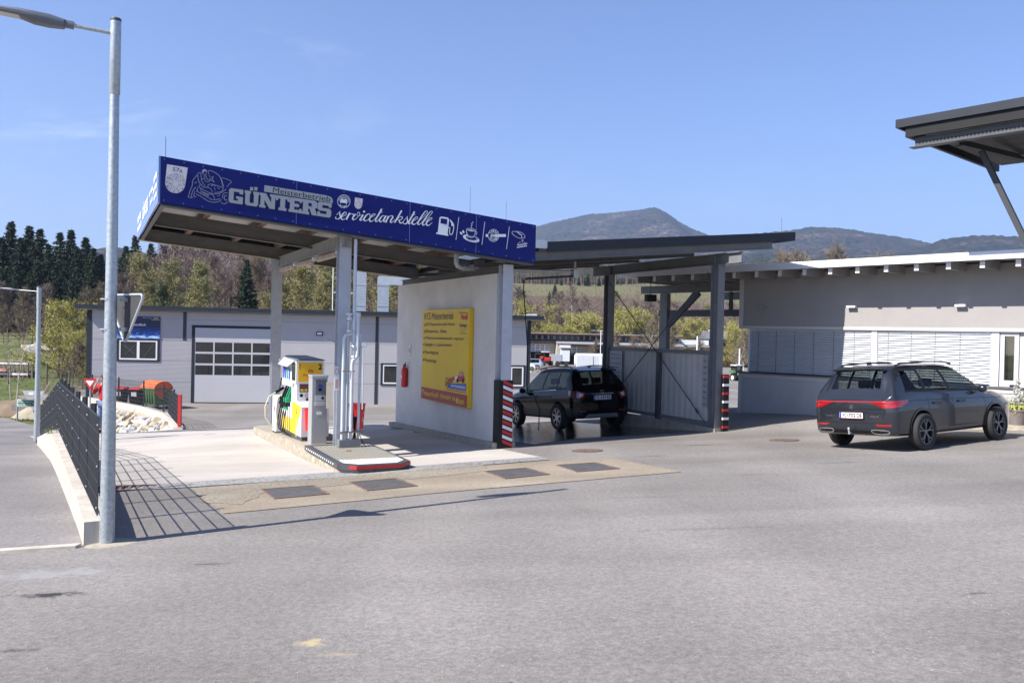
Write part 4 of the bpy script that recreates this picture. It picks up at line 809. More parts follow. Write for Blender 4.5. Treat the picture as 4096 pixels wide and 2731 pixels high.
for a, b2 in (((5.08, 5.0, 3.2), (5.08, .6, -.46)), ((5.10, .62, 3.17), (5.10, 5.0, -.45))): mb.tube([a, b2], .013, 6); v_ = (Vector(b2)-Vector(a)).normalized(); e_ = Vector(b2)-v_*.35; mb.tube([tuple(e_-v_*.12), tuple(e_)], .03, 8)
mb.build('cross_brace', M['steel_dark'], C2)
mb = MB(); mb.bbox(.0, .27, .0, .25, 3.37, 3.54, .01); mb.build('valley_gutter_box', M['galv2'], C2)
mb = MB(); mb.box(-.02, .32, .2, 7, 3.22, 3.3); mb.build('valley_gutter', M['steel_dark'], C2)
# corrugated screen wall
SCW = thing('wash_bay_screen', 'low corrugated sheet screen closing the right side of the wash bay', 'screen wall', K.o, K.a)
for (ya, yb) in ((.58, 2.50), (2.68, 4.86)):
    mb = MB(); n_ = int((yb-ya)/.055); pr = []
    for i in range(n_+1):
        y_ = ya+(yb-ya)*i/n_; k = i % 4; pr.append((5.2+(.011 if k in (1, 2) else -.0), y_))
    for (a, b2) in zip(pr, pr[1:]): mb.quad((a[0], a[1], -.44), (b2[0], b2[1], -.44), (b2[0], b2[1], 1.2), (a[0], a[1], 1.2))
    for (a, b2) in zip(pr, pr[1:]): mb.quad((a[0]+.02, a[1], -.44), (b2[0]+.02, b2[1], -.44), (b2[0]+.02, b2[1], 1.2), (a[0]+.02, a[1], 1.2))
    mb.build('corrugated_panel', mat('corrugated_sheet', (.50, .475, .44), .55, var=.08, vscale=2), SCW)
mb = MB(); mb.box(5.16, 5.26, .55, 4.9, 1.19, 1.28); mb.build('top_rail', M['steel_grey'], SCW)
mb = MB(); mb.box(5.16, 5.26, .55, 4.9, -.52, -.43); mb.build('bottom_rail', M['steel_grey'], SCW)
mb = MB(); mb.box(5.13, 5.25, 2.52, 2.66, -.57, 1.19); mb.build('middle_post', M['steel_dark'], SCW)
mb = MB(); mb.box(5.08, 5.32, .25, 5.2, -1.2, -.56); mb.build('plinth', M['concrete_kerb'], SCW)
nt = thing('notice_board', 'large grey-white notice with lines of text at the left end of the corrugated screen', 'notice', K.o, K.a); mb = MB(); mb.box(5.14, 5.15, 4.25, 4.86, .2, 1.17); mb.build('board', mat('notice_grey', (.45, .45, .47), .6, var=.05), nt)
mb = MB()
for i, s in enumerate(('Benützung auf', 'eigene Gefahr!', 'Fahrzeug bei', 'Stillstand', 'Motor abstellen', 'Keine Haftung', 'bei Schäden', 'Einfahrt')):
    z = 1.09-.108*i-(.03*(i//2)); text_box(mb, s, lambda u, v: (5.137, u, v), 4.82, 4.30+(.1 if len(s) < 11 else 0), z-.055, z, .01)
mb.build('print', M['navy_text'], nt)
nt = thing('notice_strip', 'narrow notice strip at the right end of the corrugated screen', 'notice', K.o, K.a); mb = MB(); mb.box(5.13, 5.14, .60, .78, -.1, 1.15); mb.build('board', mat('notice_grey2', (.34, .34, .35), .6, var=.05), nt)
mb = MB()
for i in range(8): text_box(mb, ('Wachs', 'Heiss', 'Spülen', 'Schaum', 'Münzen', 'Start', 'Stopp', 'Info')[i], lambda u, v: (5.127, u, v), .76, .63, 1.06-.15*i-.05, 1.06-.15*i, .01)
mb.build('print', M['black'], nt)
cg2 = thing('column_guard', 'black column guard with thin red and white bands on the right wash bay column', 'column guard', K.o, K.a); g1 = kH(5.33, .25)
mb = MB(); mb.bbox(5.25, 5.42, .16, .24, g1-.02, g1+1.36, .01); mb.build('guard_shell', M['black'], cg2)
for i in range(7): mb = MB(); z = g1+1.28-i*.2; mb.box(5.247, 5.423, .155, .2, z, z+.055); mb.build('red_band' if i % 2 == 0 else 'white_band', M['red_paint'] if i % 2 == 0 else M['white'], cg2)
# swivel boom with wash hose
bm_ = thing('wash_boom', 'galvanised swivel boom with thin black wash hose hanging beside the striped column', 'boom', K.o, K.a)
mb = MB(); mb.tube([(2.17, 2, 3.35), (2.17, 2, 2.98)], .03, 8); mb.bbox(2.1, 2.24, 1.93, 2.07, 2.95, 3.16, .01); mb.build('bracket', M['galv2'], bm_)
mb = MB(); mb.tube([(.4, 2, 3.06), (2.15, 2, 3.1)], .035, 8); mb.build('upper_arm', M['galv2'], bm_)
mb = MB(); mb.tube([(2.15, 2, 3.0), (.85, 2, 2.87)], .028, 8); mb.build('lower_arm', M['steel_dark'], bm_)
mb = MB(); mb.tube([(.9, 2, 2.87), (.8, 2, 2.84), (.74, 1.9, 2.6), (.70, 1.7, 2.0), (.62, 1.4, 1.2), (.56, 1.3, .5), (.58, 1.3, .3), (.75, 1.35, .26), (.95, 1.4, -.1), (1.0, 1.5, -.6)], .012, 6); mb.build('hose', M['black'], bm_, smooth=True)
fl = thing('floodlight', 'small black floodlight box hanging below the timber roof behind the wash bay', 'lamp', K.w(7.37, 6, 2.88), K.a); mb = MB(); mb.bbox(-.18, .18, -.08, .08, -.2, .02, .01); mb.build('housing', M['black'], fl); mb = MB(); mb.box(-.12, .12, -.085, -.08, -.16, -.02); mb.build('lens', M['dark_glass'], fl); mb = MB(); mb.tube([(0, 0, .02), (0, 0, .75)], .012, 6); mb.build('hanger', M['steel_dark'], fl)
# ------------------------------------------------------------------ low building on the right
RB = thing('service_building', 'low rendered building with white eave, rafters and lowered slat blinds', 'building', B.o, B.a); RB.scale = (B.sc,)*3
def bH(x, y): p = B.w(x, y); return (Hf(p.x, p.y)-B.o.z)/B.sc
mb = MB(); mb.box(-.30, 9.5, .0, .3, 2.005, 3.62); mb.box(-.29, 9.5, .31, 5.5, 2.0, 3.62); mb.build('upper_wall', M['render_grey'], RB)
mb = MB(); mb.box(-.45, 9.5, -.02, .3, 1.905, 2.0); mb.box(-.45, -.302, -.02, 5.5, 2.002, 3.62); mb.build('wall_trim', M['render_trim'], RB)
mb = MB(); mb.box(-.30, 9.5, .0, .3, -1.2, .38); mb.build('plinth_wall', mat('render_plinth_bounce', (.42, .405, .40), .9, var=.1, vscale=1.5, stretch=(1, 1, .4)), RB)  # paler than the wall render: bounce from sunlit ground put into the colour
mb = MB(); mb.box(-.42, 9.5, -.02, .3, .382, .5); mb.box(-.42, -.302, -.02, .3, -1.2, .38); mb.build('plinth_trim', M['render_trim'], RB)
mb = MB(); mb.box(-.45, 9.5, -.07, .32, .502, .545); mb.build('window_sill', mat('granite_sill', (.12, .12, .125), .5, var=.5, vscale=40), RB)
mb = MB(); mb.box(-.05, 7.1, .32, .34, .55, 1.9); mb.build('window_back', M['black'], RB)
mb = MB(); mb.box(-.29, 9.5, 5.3, 5.5, -1.2, 2.0); mb.box(9.3, 9.5, .31, 5.3, -1.2, 2.0); mb.box(-.29, -.1, .31, 5.3, -1.2, 2.0); mb.build('rear_walls', M['render_grey'], RB)
for x0, x1 in ((-.13, -.075), (3.83, 3.99), (6.9, 7.08)):
    mb = MB(); mb.box(x0, x1, .04, .2, .546, 1.904); mb.build('window_post', M['pvc'], RB)
for (x0, x1) in ((-.07, 3.82), (4.0, 6.89)):
    bl = MB(); n_ = 20; pitch = (1.88-.57)/n_
    for i in range(n_):
        z = .57+i*pitch
        # curved slat, almost closed
        pr = [(.082, z), (.058, z+.008), (.048, z+.022), (.062, z+.046), (.105, z+pitch-.003)]
        for a, b2 in zip(pr, pr[1:]): bl.quad((x0+.02, a[0], a[1]), (x1-.02, a[0], a[1]), (x1-.02, b2[0], b2[1]), (x0+.02, b2[0], b2[1]))
    o = bl.build('blind', M['blind'], RB, smooth=True, angle=50)
    mb = MB()
    for k in range(int((x1-x0)/.62)): x_ = x0+.3+k*.62; mb.box(x_-.006, x_+.006, .05, .057, .57, 1.88)
    mb.build('ladder_cord', M['steel_dark'], o)
    mb = MB(); mb.box(x0, x0+.02, .05, .11, .55, 1.9); mb.box(x1-.02, x1, .05, .11, .55, 1.9); mb.build('guide_rail', M['alu'], o)
    mb = MB(); mb.box(x0, x1, .045, .14, 1.86, 1.903); mb.build('head_box', M['alu'], o)
# narrow window beside the blinds
wd = MB(); wd.box(7.10, 7.20, .06, .14, .546, 1.904); wd.box(7.42, 7.52, .06, .14, .546, 1.904); wd.box(7.201, 7.419, .06, .14, .546, .70); wd.box(7.201, 7.419, .06, .14, 1.80, 1.904); wf = wd.build('side_window', mat('grey_frame', (.46, .45, .46), .4, var=.02), RB)
mb = MB(); mb.box(7.2, 7.42, .1, .11, .70, 1.80); mb.build('pane', M['pane'], wf)
mb = MB(); mb.box(7.22, 7.4, .25, .26, .6, 1.8); mb.build('curtain', mat('curtain', (.5, .46, .38), .9, var=.1), wf)
mb = MB(); mb.box(7.53, 9.5, .1, .3, .546, 1.904); mb.build('infill_wall', M['render_trim'], RB)
mb = MB(); mb.bbox(7.36, 7.5, -.02, .04, .546, .6, .008); mb.build('sill_box', M['black'], RB)
# roof with long eave, rafters and timber carport to the left
mb = MB(); mb.box(-4.6, 10.5, -1.15, -1.10, 3.61, 3.81); ef = mb.build('eave_fascia', M['eave_white'], RB)
mb = MB(); mb.box(-4.6, 10.5, -1.098, 6, 3.74, 3.80); mb.build('roof', M['wood_grey'], RB)
mb = MB(); mb.box(-4.6, 10.5, -1.09, 5.9, 3.66, 3.735); mb.build('soffit', mat('soffit_board', (.23, .22, .215), .8, var=.1, stretch=(8, 1, 1)), RB)
for k in range(-9, 10):
    x_ = 3.12+.78*k
    if x_ < -4.4: continue
    mb = MB(); mb.box(x_-.055, x_+.055, -1.0, (5.2 if x_ < -.3 else -.021), 3.43, 3.655); r_ = mb.build('rafter', M['wood_grey'], RB)
    mb = MB(); mb.box(x_-.056, x_+.056, -1.006, -1.0, 3.43, 3.60); mb.build('rafter_end', M['wood_end'], r_)
mb = MB(); mb.box(-4.65, -.46, .12, .28, 3.11, 3.37); mb.build('eave_beam', M['beam'], RB)
mb = MB(); mb.box(-3.76, -3.45, .1, .3, bH(-3.6, .2)-.05, 3.1); mb.build('timber_post', M['steel_grey'], RB)
mb = MB(); mb.bar((-3.45, .2, 2.0), (-2.2, .2, 3.1), .14, .2); mb.build('knee_brace', M['steel_dark'], RB)
mb = MB(); mb.box(-3.85, -.46, .16, .26, 2.3, 2.52); mb.build('cross_rail', M['steel_dark'], RB)
mb = MB(); mb.box(-1.0, -.9, .2, .3, 2.52, 3.1); mb.build('stud', M['steel_dark'], RB)
mb = MB(); mb.box(-4.6, -.46, 4.9, 5.1, 3.1, 3.4); mb.build('rear_beam', M['steel_dark'], RB)
for i, x_ in enumerate((.35, 3.29, 6.2)):
    t_ = thing('wall_lamp', ('small wall lamp in shade at the left end of the grey wall', 'small white wall lamp above the left slat blind', 'small white wall lamp above the right slat blind')[i], 'wall lamp', B.w(x_, 0, 2.56), B.a, 'wall lamps on the grey rendered wall'); t_.scale = (B.sc,)*3
    mb = MB(); mb.bbox(-.13, .13, -.14, -.03, -.03, .03, .01); mb.build('lamp_body', M['pvc'] if i else M['render_grey'], t_); mb = MB(); mb.box(-.07, .07, -.03, 0, -.02, .05); mb.build('wall_bracket', M['alu'], t_)  # left lamp's body is grey, not white: its shade put into the colour
# flower pot by the front bumper
pp = B.wall((4066, 1698), -.36); pp = B.w(pp.x, pp.y, pp.z); pt = thing('flower_pot', 'grey pot with a pale upright plant and yellow-green foliage by the car bumper', 'plant pot', pp)
mb = MB(); mb.lathe([(.0, 0), (.15, 0), (.2, .3), (.215, .3), (.215, .33), (.19, .33), (.18, .28), (0, .27)], (0, 0, 0), 24); mb.build('pot', M['terracotta'], pt, smooth=True)
def leafball(mb, c, r, n, s, R_, flat=1.0):
    for i in range(n):
        d = Vector((R_.gauss(0, 1), R_.gauss(0, 1), R_.gauss(0, 1)*flat)).normalized()*r*R_.uniform(.3, 1); p = Vector(c)+d; q = Vector((R_.uniform(-1, 1), R_.uniform(-1, 1), R_.uniform(-1, 1))).normalized(); w = q.cross(Vector((R_.uniform(-1, 1), R_.uniform(-1, 1), R_.uniform(-1, 1)))).normalized()
        mb.add([p-q*s, p+w*s*.6, p+q*s, p-w*s*.6], [(0, 1, 2, 3)])
R_ = random.Random(3); mb = MB(); leafball(mb, (0, 0, .38), .24, 260, .035, R_, .5); mb.build('foliage', mat('pot_leaves', (.36, .38, .10), .7, var=.4, vscale=8), pt, fix=False)
mb = MB()
for i in range(40): z = .4+i*.015; leafball(mb, (.02*sin(i), .02*cos(i*2), z), .16-.0035*i, 12, .025, R_)
leafball(mb, (.16, 0, .55), .1, 60, .025, R_); leafball(mb, (-.12, .05, .5), .1, 60, .025, R_); mb.build('plant', M['leaf_silver'], pt, fix=False)
# pavement slab edge under the pot
mb = MB(); q0 = B.loc(pp); mb.box(q0.x-1.2, 9.4, q0.y-.30, -.02, q0.z-.4, q0.z+.0); o = mb.build('pavement', M['concrete_kerb']); o.location = B.o; o.rotation_euler = (0, 0, B.a); o.scale = (B.sc,)*3; struct(o); pt.location.z += .002
# ------------------------------------------------------------------ tall steel roof at the top right
T = Frame((7.96, 17), -49.3)
TR = thing('steel_roof', 'dark high steel roof corner with perforated beam and slanting strut at the top right', 'roof', T.o, T.a)
mb = MB(); mb.box(-.2, 4.5, 0, .04, 6.01, 6.18); mb.box(-.2, -.16, .041, 5, 6.01, 6.18); mb.build('roof_edge', M['anthracite'], TR)
mb = MB(); mb.box(-.155, 4.5, .042, 5, 6.10, 6.16); mb.build('roof_deck', M['steel_dark'], TR)
mb = MB(); mb.box(-.02, 4.5, .06, .14, 5.80, 6.03); mb.box(-.02, .06, .141, 5, 5.80, 6.03); mb.build('inner_edge', M['black'], TR)
mb = MB(); mb.box(.12, 4.5, .20, .215, 5.60, 5.80); mb.box(.04, 4.5, .1, .32, 5.585, 5.60); o = mb.build('edge_beam', M['steel_dark'], TR)
mb = MB()
for i in range(60): x_ = .2+i*.07; mb.box(x_, x_+.025, .19, .2, 5.66, 5.70)
mb.build('web_holes', M['black'], o)
mb = MB(); mb.box(.2, 4.5, .33, 4.8, 5.9, 5.93)
for i in range(40): mb.box(.2, 4.5, .36+i*.11, .41+i*.11, 5.88, 5.899)
mb.build('trapezoid_sheet', M['beam'], TR)
mb = MB(); mb.bar((.95, .3, 5.52), (.95, 4.8, 5.82), .16, .02); mb.bar((.95, .3, 5.58), (.95, 4.8, 5.88), .02, .14); mb.build('cross_beam', M['black'], TR)
mb = MB(); mb.bar((1.1, 1, 5.5), (3.2, 1, .8), .10, .11, up=(0, 1, 0)); mb.build('strut', M['anthracite2'], TR)
mb = MB(); mb.box(1.7, 4.5, 1.6, 1.75, 5.45, 5.62); mb.box(1.62, 4.5, 1.55, 1.8, 5.43, 5.449); mb.build('inner_beam', M['anthracite2'], TR)
mb = MB(); mb.box(3.1, 3.3, .9, 1.1, -.5, .95); mb.build('footing_column', M['steel_grey'], TR)
# ------------------------------------------------------------------ grey workshop
GB = thing('workshop_building', 'long low light grey workshop clad in sandwich panels with flat dark roof', 'building', GA.o, GA.a)
mb = MB(); zb0 = -2.6
mb.box(-6.9, 15.1, 0, 12, zb0, 2.3); mb.build('wall', M['panel_metal'], GB)
mb = MB()
for z in (1.92, .87, -.16, -1.2): mb.box(-6.76, -2.08, -.004, 0, z, z+.014); mb.box(1.9, 15.08, -.004, 0, z, z+.014); 
for z in (1.92,): mb.box(-2.08, 1.9, -.004, 0, z, z+.014)
mb.build('panel_joint', M['steel_grey'], GB)
mb = MB()
for k in range(70):
    z = -2.2+.0635*k
    if z < 2.25: mb.box(-6.7, -2.1, -.006, 0, z, z+.008)
mb.build('micro_rib', mat('panel_rib', (.33, .33, .37), .5, var=.02), GB)
mb = MB(); mb.box(-7.4, 15.8, -.55, -.5, 2.34, 2.55); mb.box(-7.4, -7.35, -.5, 12.5, 2.34, 2.55); mb.box(15.75, 15.8, -.5, 12.5, 2.34, 2.55); mb.build('roof_edge', M['anthracite'], GB)
mb = MB(); mb.box(-7.35, 15.75, -.5, 12.5, 2.32, 2.36); mb.build('eave_soffit', M['panel_metal'], GB)
mb = MB(); mb.box(-7.36, 15.76, -.5, 12.5, 2.45, 2.5); mb.build('roof', M['steel_dark'], GB)
for a, b2 in ((-7.0, -6.77), (15.0, 15.2)): mb = MB(); mb.box(a, b2, -.02, .27, zb0, 2.3); mb.build('corner_flashing', M['anthracite'], GB)
for x_, z0 in ((-2.42, .88), (1.97, .88), (7.08, -2.25), (11.2, .88)): mb = MB(); mb.box(x_-.08, x_+.08, -.02, 0, z0, 2.3); mb.build('joint_strip', M['anthracite2'], GB)
# sectional door
mb = MB(); mb.box(-2.07, -1.92, -.04, .0, -2.25, 1.66); mb.box(1.76, 1.9, -.04, 0, -2.25, 1.66); mb.box(-1.919, 1.759, -.04, 0, 1.53, 1.66); dr = mb.build('door_frame', M['anthracite'], GB)
d = MB()
def grid_panel(mb, x0, x1, z0, z1, nx_, fr=.07, y0=-.03, y1=.0):
    mb.box(x0, x1, y0, y1, z0, z0+fr*.7); mb.box(x0, x1, y0, y1, z1-fr*.7, z1)
    w = (x1-x0)/nx_
    for i in range(nx_+1): xx_ = x0+w*i; a = max(x0, xx_-fr*.5); b2 = min(x1, xx_+fr*.5); mb.box(a, b2, y0, y1, z0+fr*.7+.0005, z1-fr*.7-.0005)
mb = MB(); mb.box(-1.92, 1.76, -.03, .0, .86, 1.53); mb.box(-1.92, 1.76, -.03, 0, -2.2, -.88)
for r0 in (.28, -.30, -.88): grid_panel(mb, -1.92, 1.76, r0, r0+.58, 4)
sd_ = mb.build('sectional_door', M['door_metal'], GB)
for r0 in (.28, -.30, -.88):
    for k in range(4): w = 3.68/4; mb = MB(); mb.box(-1.92+w*k+.035, -1.92+w*(k+1)-.035, -.018, -.002, r0+.05, r0+.53); mb.build('pane', M['dark_glass'], sd_)
mb = MB(); mb.box(-1.92, 1.76, -.034, 0, -2.27, -2.2); mb.build('door_seal', M['black'], sd_)
def window(parent, x0, x1, z0, z1, nsp, dark=.11, fr=.07):
    mb = MB(); mb.box(x0, x1, -.04, 0, z0, z0+dark*.7); mb.box(x0, x1, -.04, 0, z1-dark*.7, z1); mb.box(x0, x0+dark, -.04, 0, z0+dark*.7, z1-dark*.7); mb.box(x1-dark, x1, -.04, 0, z0+dark*.7, z1-dark*.7); w_ = mb.build('window', M['anthracite'], parent)
    a, b2, c, d_ = x0+dark, x1-dark, z0+dark*.7, z1-dark*.7; mb = MB(); mb.box(a, b2, -.03, 0, c, c+fr); mb.box(a, b2, -.03, 0, d_-fr, d_)
    for i in range(nsp+1): q = a+(b2-a)*i/nsp; l_ = max(a, q-fr*(.9 if 0 < i < nsp else 1)); h_ = min(b2, q+fr*(.9 if 0 < i < nsp else 1)); mb.box(l_, h_, -.03, 0, c+fr, d_-fr)
    mb.build('frame', M['pvc'], w_); mb = MB(); mb.box(a+fr, b2-fr, -.012, -.002, c+fr, d_-fr); mb.build('pane', M['dark_glass'], w_); return w_
w1 = window(GB, -5.6, -3.59, -.2, .92, 2)
mb = MB(); mb.bar((-5.2, -.016, .1), (-4.75, -.016, .6), .004, .03, up=(0, 1, 0)); mb.bar((-4.75, -.016, .15), (-5.3, -.016, .65), .004, .03, up=(0, 1, 0)); mb.bar((-4.3, -.016, .05), (-3.9, -.016, .6), .004, .03, up=(0, 1, 0)); mb.build('inner_brace', M['alu'], w1)
window(GB, 7.3, 8.75, -1.25, -.1, 1); window(GB, 14.05, 14.95, -1.3, -.1, 1)
t_ = thing('wall_lamp', 'small black wall lamp between the door and the column on the grey workshop', 'wall lamp', GA.w(4.17, 0, 1.36), GA.a); mb = MB(); mb.bbox(-.17, .17, -.08, 0, -.1, .1, .02); mb.build('housing', M['anthracite2'], t_); mb = MB(); mb.bbox(-.12, .12, -.085, -.08, -.05, .05, .002); mb.build('diffuser', M['white'], t_)
# banner above the window
bn = thing('wall_banner', 'dark blue banner with splashing water above the left workshop window', 'banner', GA.o, GA.a)
m, n, l, b = newmat('water_print'); b.inputs['Roughness'].default_value = .4
t = n.new('ShaderNodeTexCoord'); mp = n.new('ShaderNodeMapping'); mp.inputs['Scale'].default_value = (1.2, 1, 3.4); l.new(t.outputs['Object'], mp.inputs[0]); q = n.new('ShaderNodeTexNoise'); q.inputs['Scale'].default_value = 1.2; q.inputs['Detail'].default_value = 6; q.inputs['Distortion'].default_value = 2.2; l.new(mp.outputs[0], q.inputs['Vector'])
sp = n.new('ShaderNodeSeparateXYZ'); l.new(t.outputs['Object'], sp.inputs[0]); mr = n.new('ShaderNodeMapRange'); mr.inputs['From Min'].default_value = 1.7; mr.inputs['From Max'].default_value = 1.0; l.new(sp.outputs['Z'], mr.inputs['Value'])
mu = n.new('ShaderNodeMath'); mu.operation = 'MULTIPLY'; l.new(q.outputs['Fac'], mu.inputs[0]); l.new(mr.outputs[0], mu.inputs[1])
r = n.new('ShaderNodeValToRGB'); r.color_ramp.elements[0].color = (.004, .01, .06, 1); r.color_ramp.elements[1].color = (.45, .62, .85, 1); r.color_ramp.elements[1].position = .62; r.color_ramp.elements[0].position = .12; e = r.color_ramp.elements.new(.4); e.color = (.01, .09, .45, 1); l.new(mu.outputs[0], r.inputs[0]); l.new(r.outputs[0], b.inputs['Base Color']); M['water'] = m
mb = MB(); mb.box(-5.75, -3.58, -.05, -.03, .94, 2.03); mb.build('sheet', M['water'], bn)
mb = MB(); F_ = lambda u, v: (u, -.053, v); fill(mb, [(-5.7, 1.9), (-3.6, 1.88), (-3.6, 2.0), (-5.7, 2.0)], F_); mb.build('header', mat('banner_navy', (.01, .02, .09), .4), bn)
mb = MB(); F_ = lambda u, v: (u, -.056, v); text_box(mb, 'Lackierzentrum Weilbel', F_, -5.68, -4.75, 1.91, 1.98, .01); text_box(mb, 'Lackieren', F_, -5.4, -4.75, 1.72, 1.83); text_box(mb, 'umweltfreundlich', F_, -5.6, -4.25, 1.56, 1.68, .02); text_box(mb, '03172 / 999 99', F_, -4.4, -4.0, 1.94, 1.98); text_box(mb, 'SIKKENS', F_, -3.9, -3.65, 1.93, 1.98, .02)
mb.build('letters', M['white_letter'], bn)
mb = MB(); fill(mb, [(-4.0, 1.86), (-3.6, 1.86), (-3.6, 1.885), (-4.0, 1.885)], F_); mb.build('yellow_bar', M['yellow'], bn)
# ventilation ducts on the workshop roof
for i, (x0, x1, zt) in enumerate(((5.71, 6.41, 5.9), (7.07, 7.74, 4.3))):
    t_ = thing('ventilation_duct', ('tall ribbed square ventilation duct on the workshop roof, the left one', 'ribbed ventilation duct turning right at the top on the workshop roof')[i], 'duct', GA.o, GA.a, 'ventilation ducts on the workshop roof')
    mb = MB(); mb.box(x0, x1, 6, 6.7, 2.5, zt); mb.build('duct_body', M['galv2'], t_); mb = MB()
    for k in range(int((zt-2.6)/.12)): z = 2.6+.12*k; mb.box(x0-.006, x1+.006, 5.985, 6.7, z, z+.025)
    mb.build('swage_rib', M['alu'], t_); mb = MB()
    for z in (3.0, 4.25): mb.box(x0-.03, x1+.03, 5.97, 6.72, z, z+.04)
    mb.build('flange', M['galv2'], t_)
    if i: mb = MB(); mb.prism([(7.05, 4.3), (10, 4.3), (10, 4.72), (7.15, 4.82), (7.05, 4.7)], 5.98, 6.72); mb.build('elbow', M['galv2'], t_)
t_ = thing('roof_mast', 'slim white mast with a cross arm on the workshop roof left of the ducts', 'mast', GA.o, GA.a); mb = MB(); mb.tube([(4.49, 6, 2.5), (4.49, 6, 5.2)], .03, 6); mb.tube([(4.49, 6, 3.75), (5.7, 6, 3.75)], .02, 6); mb.build('mast_tube', M['white'], t_)
t_ = thing('vent_box', 'small galvanised vent at the right end of the workshop roof edge', 'vent', GA.w(15.2, .2, 2.5), GA.a); mb = MB(); mb.hexa([(-.5, -.3, 0), (.3, -.3, 0), (.3, .3, 0), (-.5, .3, 0), (-.2, -.2, .14), (.3, -.2, .17), (.3, .2, .17), (-.2, .2, .14)]); mb.build('vent_hood', M['galv2'], t_); mb = MB(); mb.tube([(-.9, 0, 0), (-.9, 0, 1.0)], .012, 6); mb.build('rod', M['steel_grey'], t_)
# ------------------------------------------------------------------ pump island
IS = thing('pump_island', 'raised concrete pump island with worn kerb and steel cover at its near tip', 'kerb island', K.o, K.a)
def itop(y): return -.64-.036*max(0, y-.6)-.03*max(0, y-3)*.5
mb = MB(); Ls = [(-4.46, y) for y in (.75, 2, 3.5, 5, 6.2)]+[(-4.40, 6.8), (-4.2, 7.15)]; Rs = [(-3.28, y) for y in (.75, 2, 3.5, 5, 6.2)]+[(-3.4, 6.8), (-3.65, 7.15)]
rows_ = list(zip(Ls, Rs))
for i in range(len(rows_)-1):
    (a, b2), (c, d_) = rows_[i], rows_[i+1]; f = lambda p, t_: (p[0], p[1], (itop(p[1])-.01 if t_ else kH(*p)-.2))
    mb.hexa([f(a, 0), f(b2, 0), f(d_, 0), f(c, 0), f(a, 1), f(b2, 1), f(d_, 1), f(c, 1)])
mb.build('concrete_body', M['concrete_kerb'], IS)
# worn paint flecks along the left kerb
mb = MB(); R_ = random.Random(11)
for i in range(70):
    y = R_.uniform(-1.4, 6.4); h = kH(-4.46, y); z = R_.uniform(h+.03, itop(y)-.03); w = R_.uniform(.015, .05); q = R_.uniform(.01, .03); mb.quad((-4.464, y-w, z-q), (-4.464, y+w, z-q*.5), (-4.464, y+w*.8, z+q), (-4.464, y-w*.7, z+q*.7))
mb.build('worn_paint', mat('old_paint', (.55, .5, .36), .8, var=.2), IS)
tipo = [(-4.46, .74), (-4.46, -1.55), (-4.22, -1.85), (-3.52, -1.85), (-3.30, -1.62), (-3.28, .74)]
bz = min(kH(*p) for p in tipo)-.2; mb = MB(); mb.prism(tipo, bz, -.66, axis='z'); mb.build('tip_concrete', M['concrete_kerb'], IS)
tipo2 = [(-4.49, .74), (-4.49, -1.60), (-4.24, -1.90), (-3.50, -1.90), (-3.26, -1.66), (-3.25, .74)]
mb = MB(); mb.prism(tipo2, -.66, -.615, axis='z')
for a, b2 in zip(tipo2, tipo2[1:]): mb.bar((a[0], a[1], -.66), (b2[0], b2[1], -.66), .02, .085)
mb.build('steel_frame', M['steel_dark'], IS)
mb = MB(); red_ = [(-4.25, -1.913), (-3.49, -1.913)]; mb.bar((-4.25, -1.915, -.652), (-3.49, -1.915, -.652), .01, .05); mb.bar((-3.485, -1.912, -.652), (-3.25, -1.672, -.652), .01, .05); mb.bar((-4.50, -1.55, -.652), (-4.26, -1.91, -.652), .01, .05); mb.build('red_band', M['red_paint'], IS)
mb = MB()
for i in range(15):
    y = .6-i*.135; mb.quad((-4.503, y, -.672), (-4.503, y-.055, -.672), (-4.503, y-.08, -.64), (-4.503, y-.025, -.64))
mb.build('white_dashes', M['white'], IS)
mb = MB(); mb.quad((-4.4, -1.25, -.608), (-3.32, -1.25, -.608), (-3.32, .5, -.608), (-4.4, .5, -.608)); mb.build('grate_plate', mat('plate_cream', (.45, .42, .34), .5, var=.08), IS)
mb = MB()
for i in range(15):
    for j in range(20):
        x_ = -4.38+i*.071; y = -1.23+j*.086; s_ = .027; mb.quad((x_, y, -.604), (x_+s_*1.4, y, -.604), (x_+s_*1.4, y+s_*1.7, -.604), (x_, y+s_*1.7, -.604))
mb.build('grate_holes', M['cast_iron'], IS, fix=False)
mb = MB(); mb.quad((-4.4, -1.6, -.608), (-4.2, -1.82, -.608), (-3.54, -1.82, -.608), (-3.34, -1.58, -.608)); mb.quad((-4.4, -1.6, -.608), (-3.34, -1.58, -.608), (-3.34, -1.27, -.608), (-4.4, -1.27, -.608)); mb.build('tip_plate', M['white'], IS)
mb = MB(); mb.box(-3.98, -3.9, -.35, -.28, -.603, -.598); mb.build('rust_spot', M['rust'], IS)
mb = MB(); [mb.lathe([(.03, 0), (.03, .05), (.0, .05)], (x_, -1.78, -.80), 12, 'y') for x_ in (-4.33, -4.27)]; mb.build('conduit_end', M['rusty_steel'], IS)
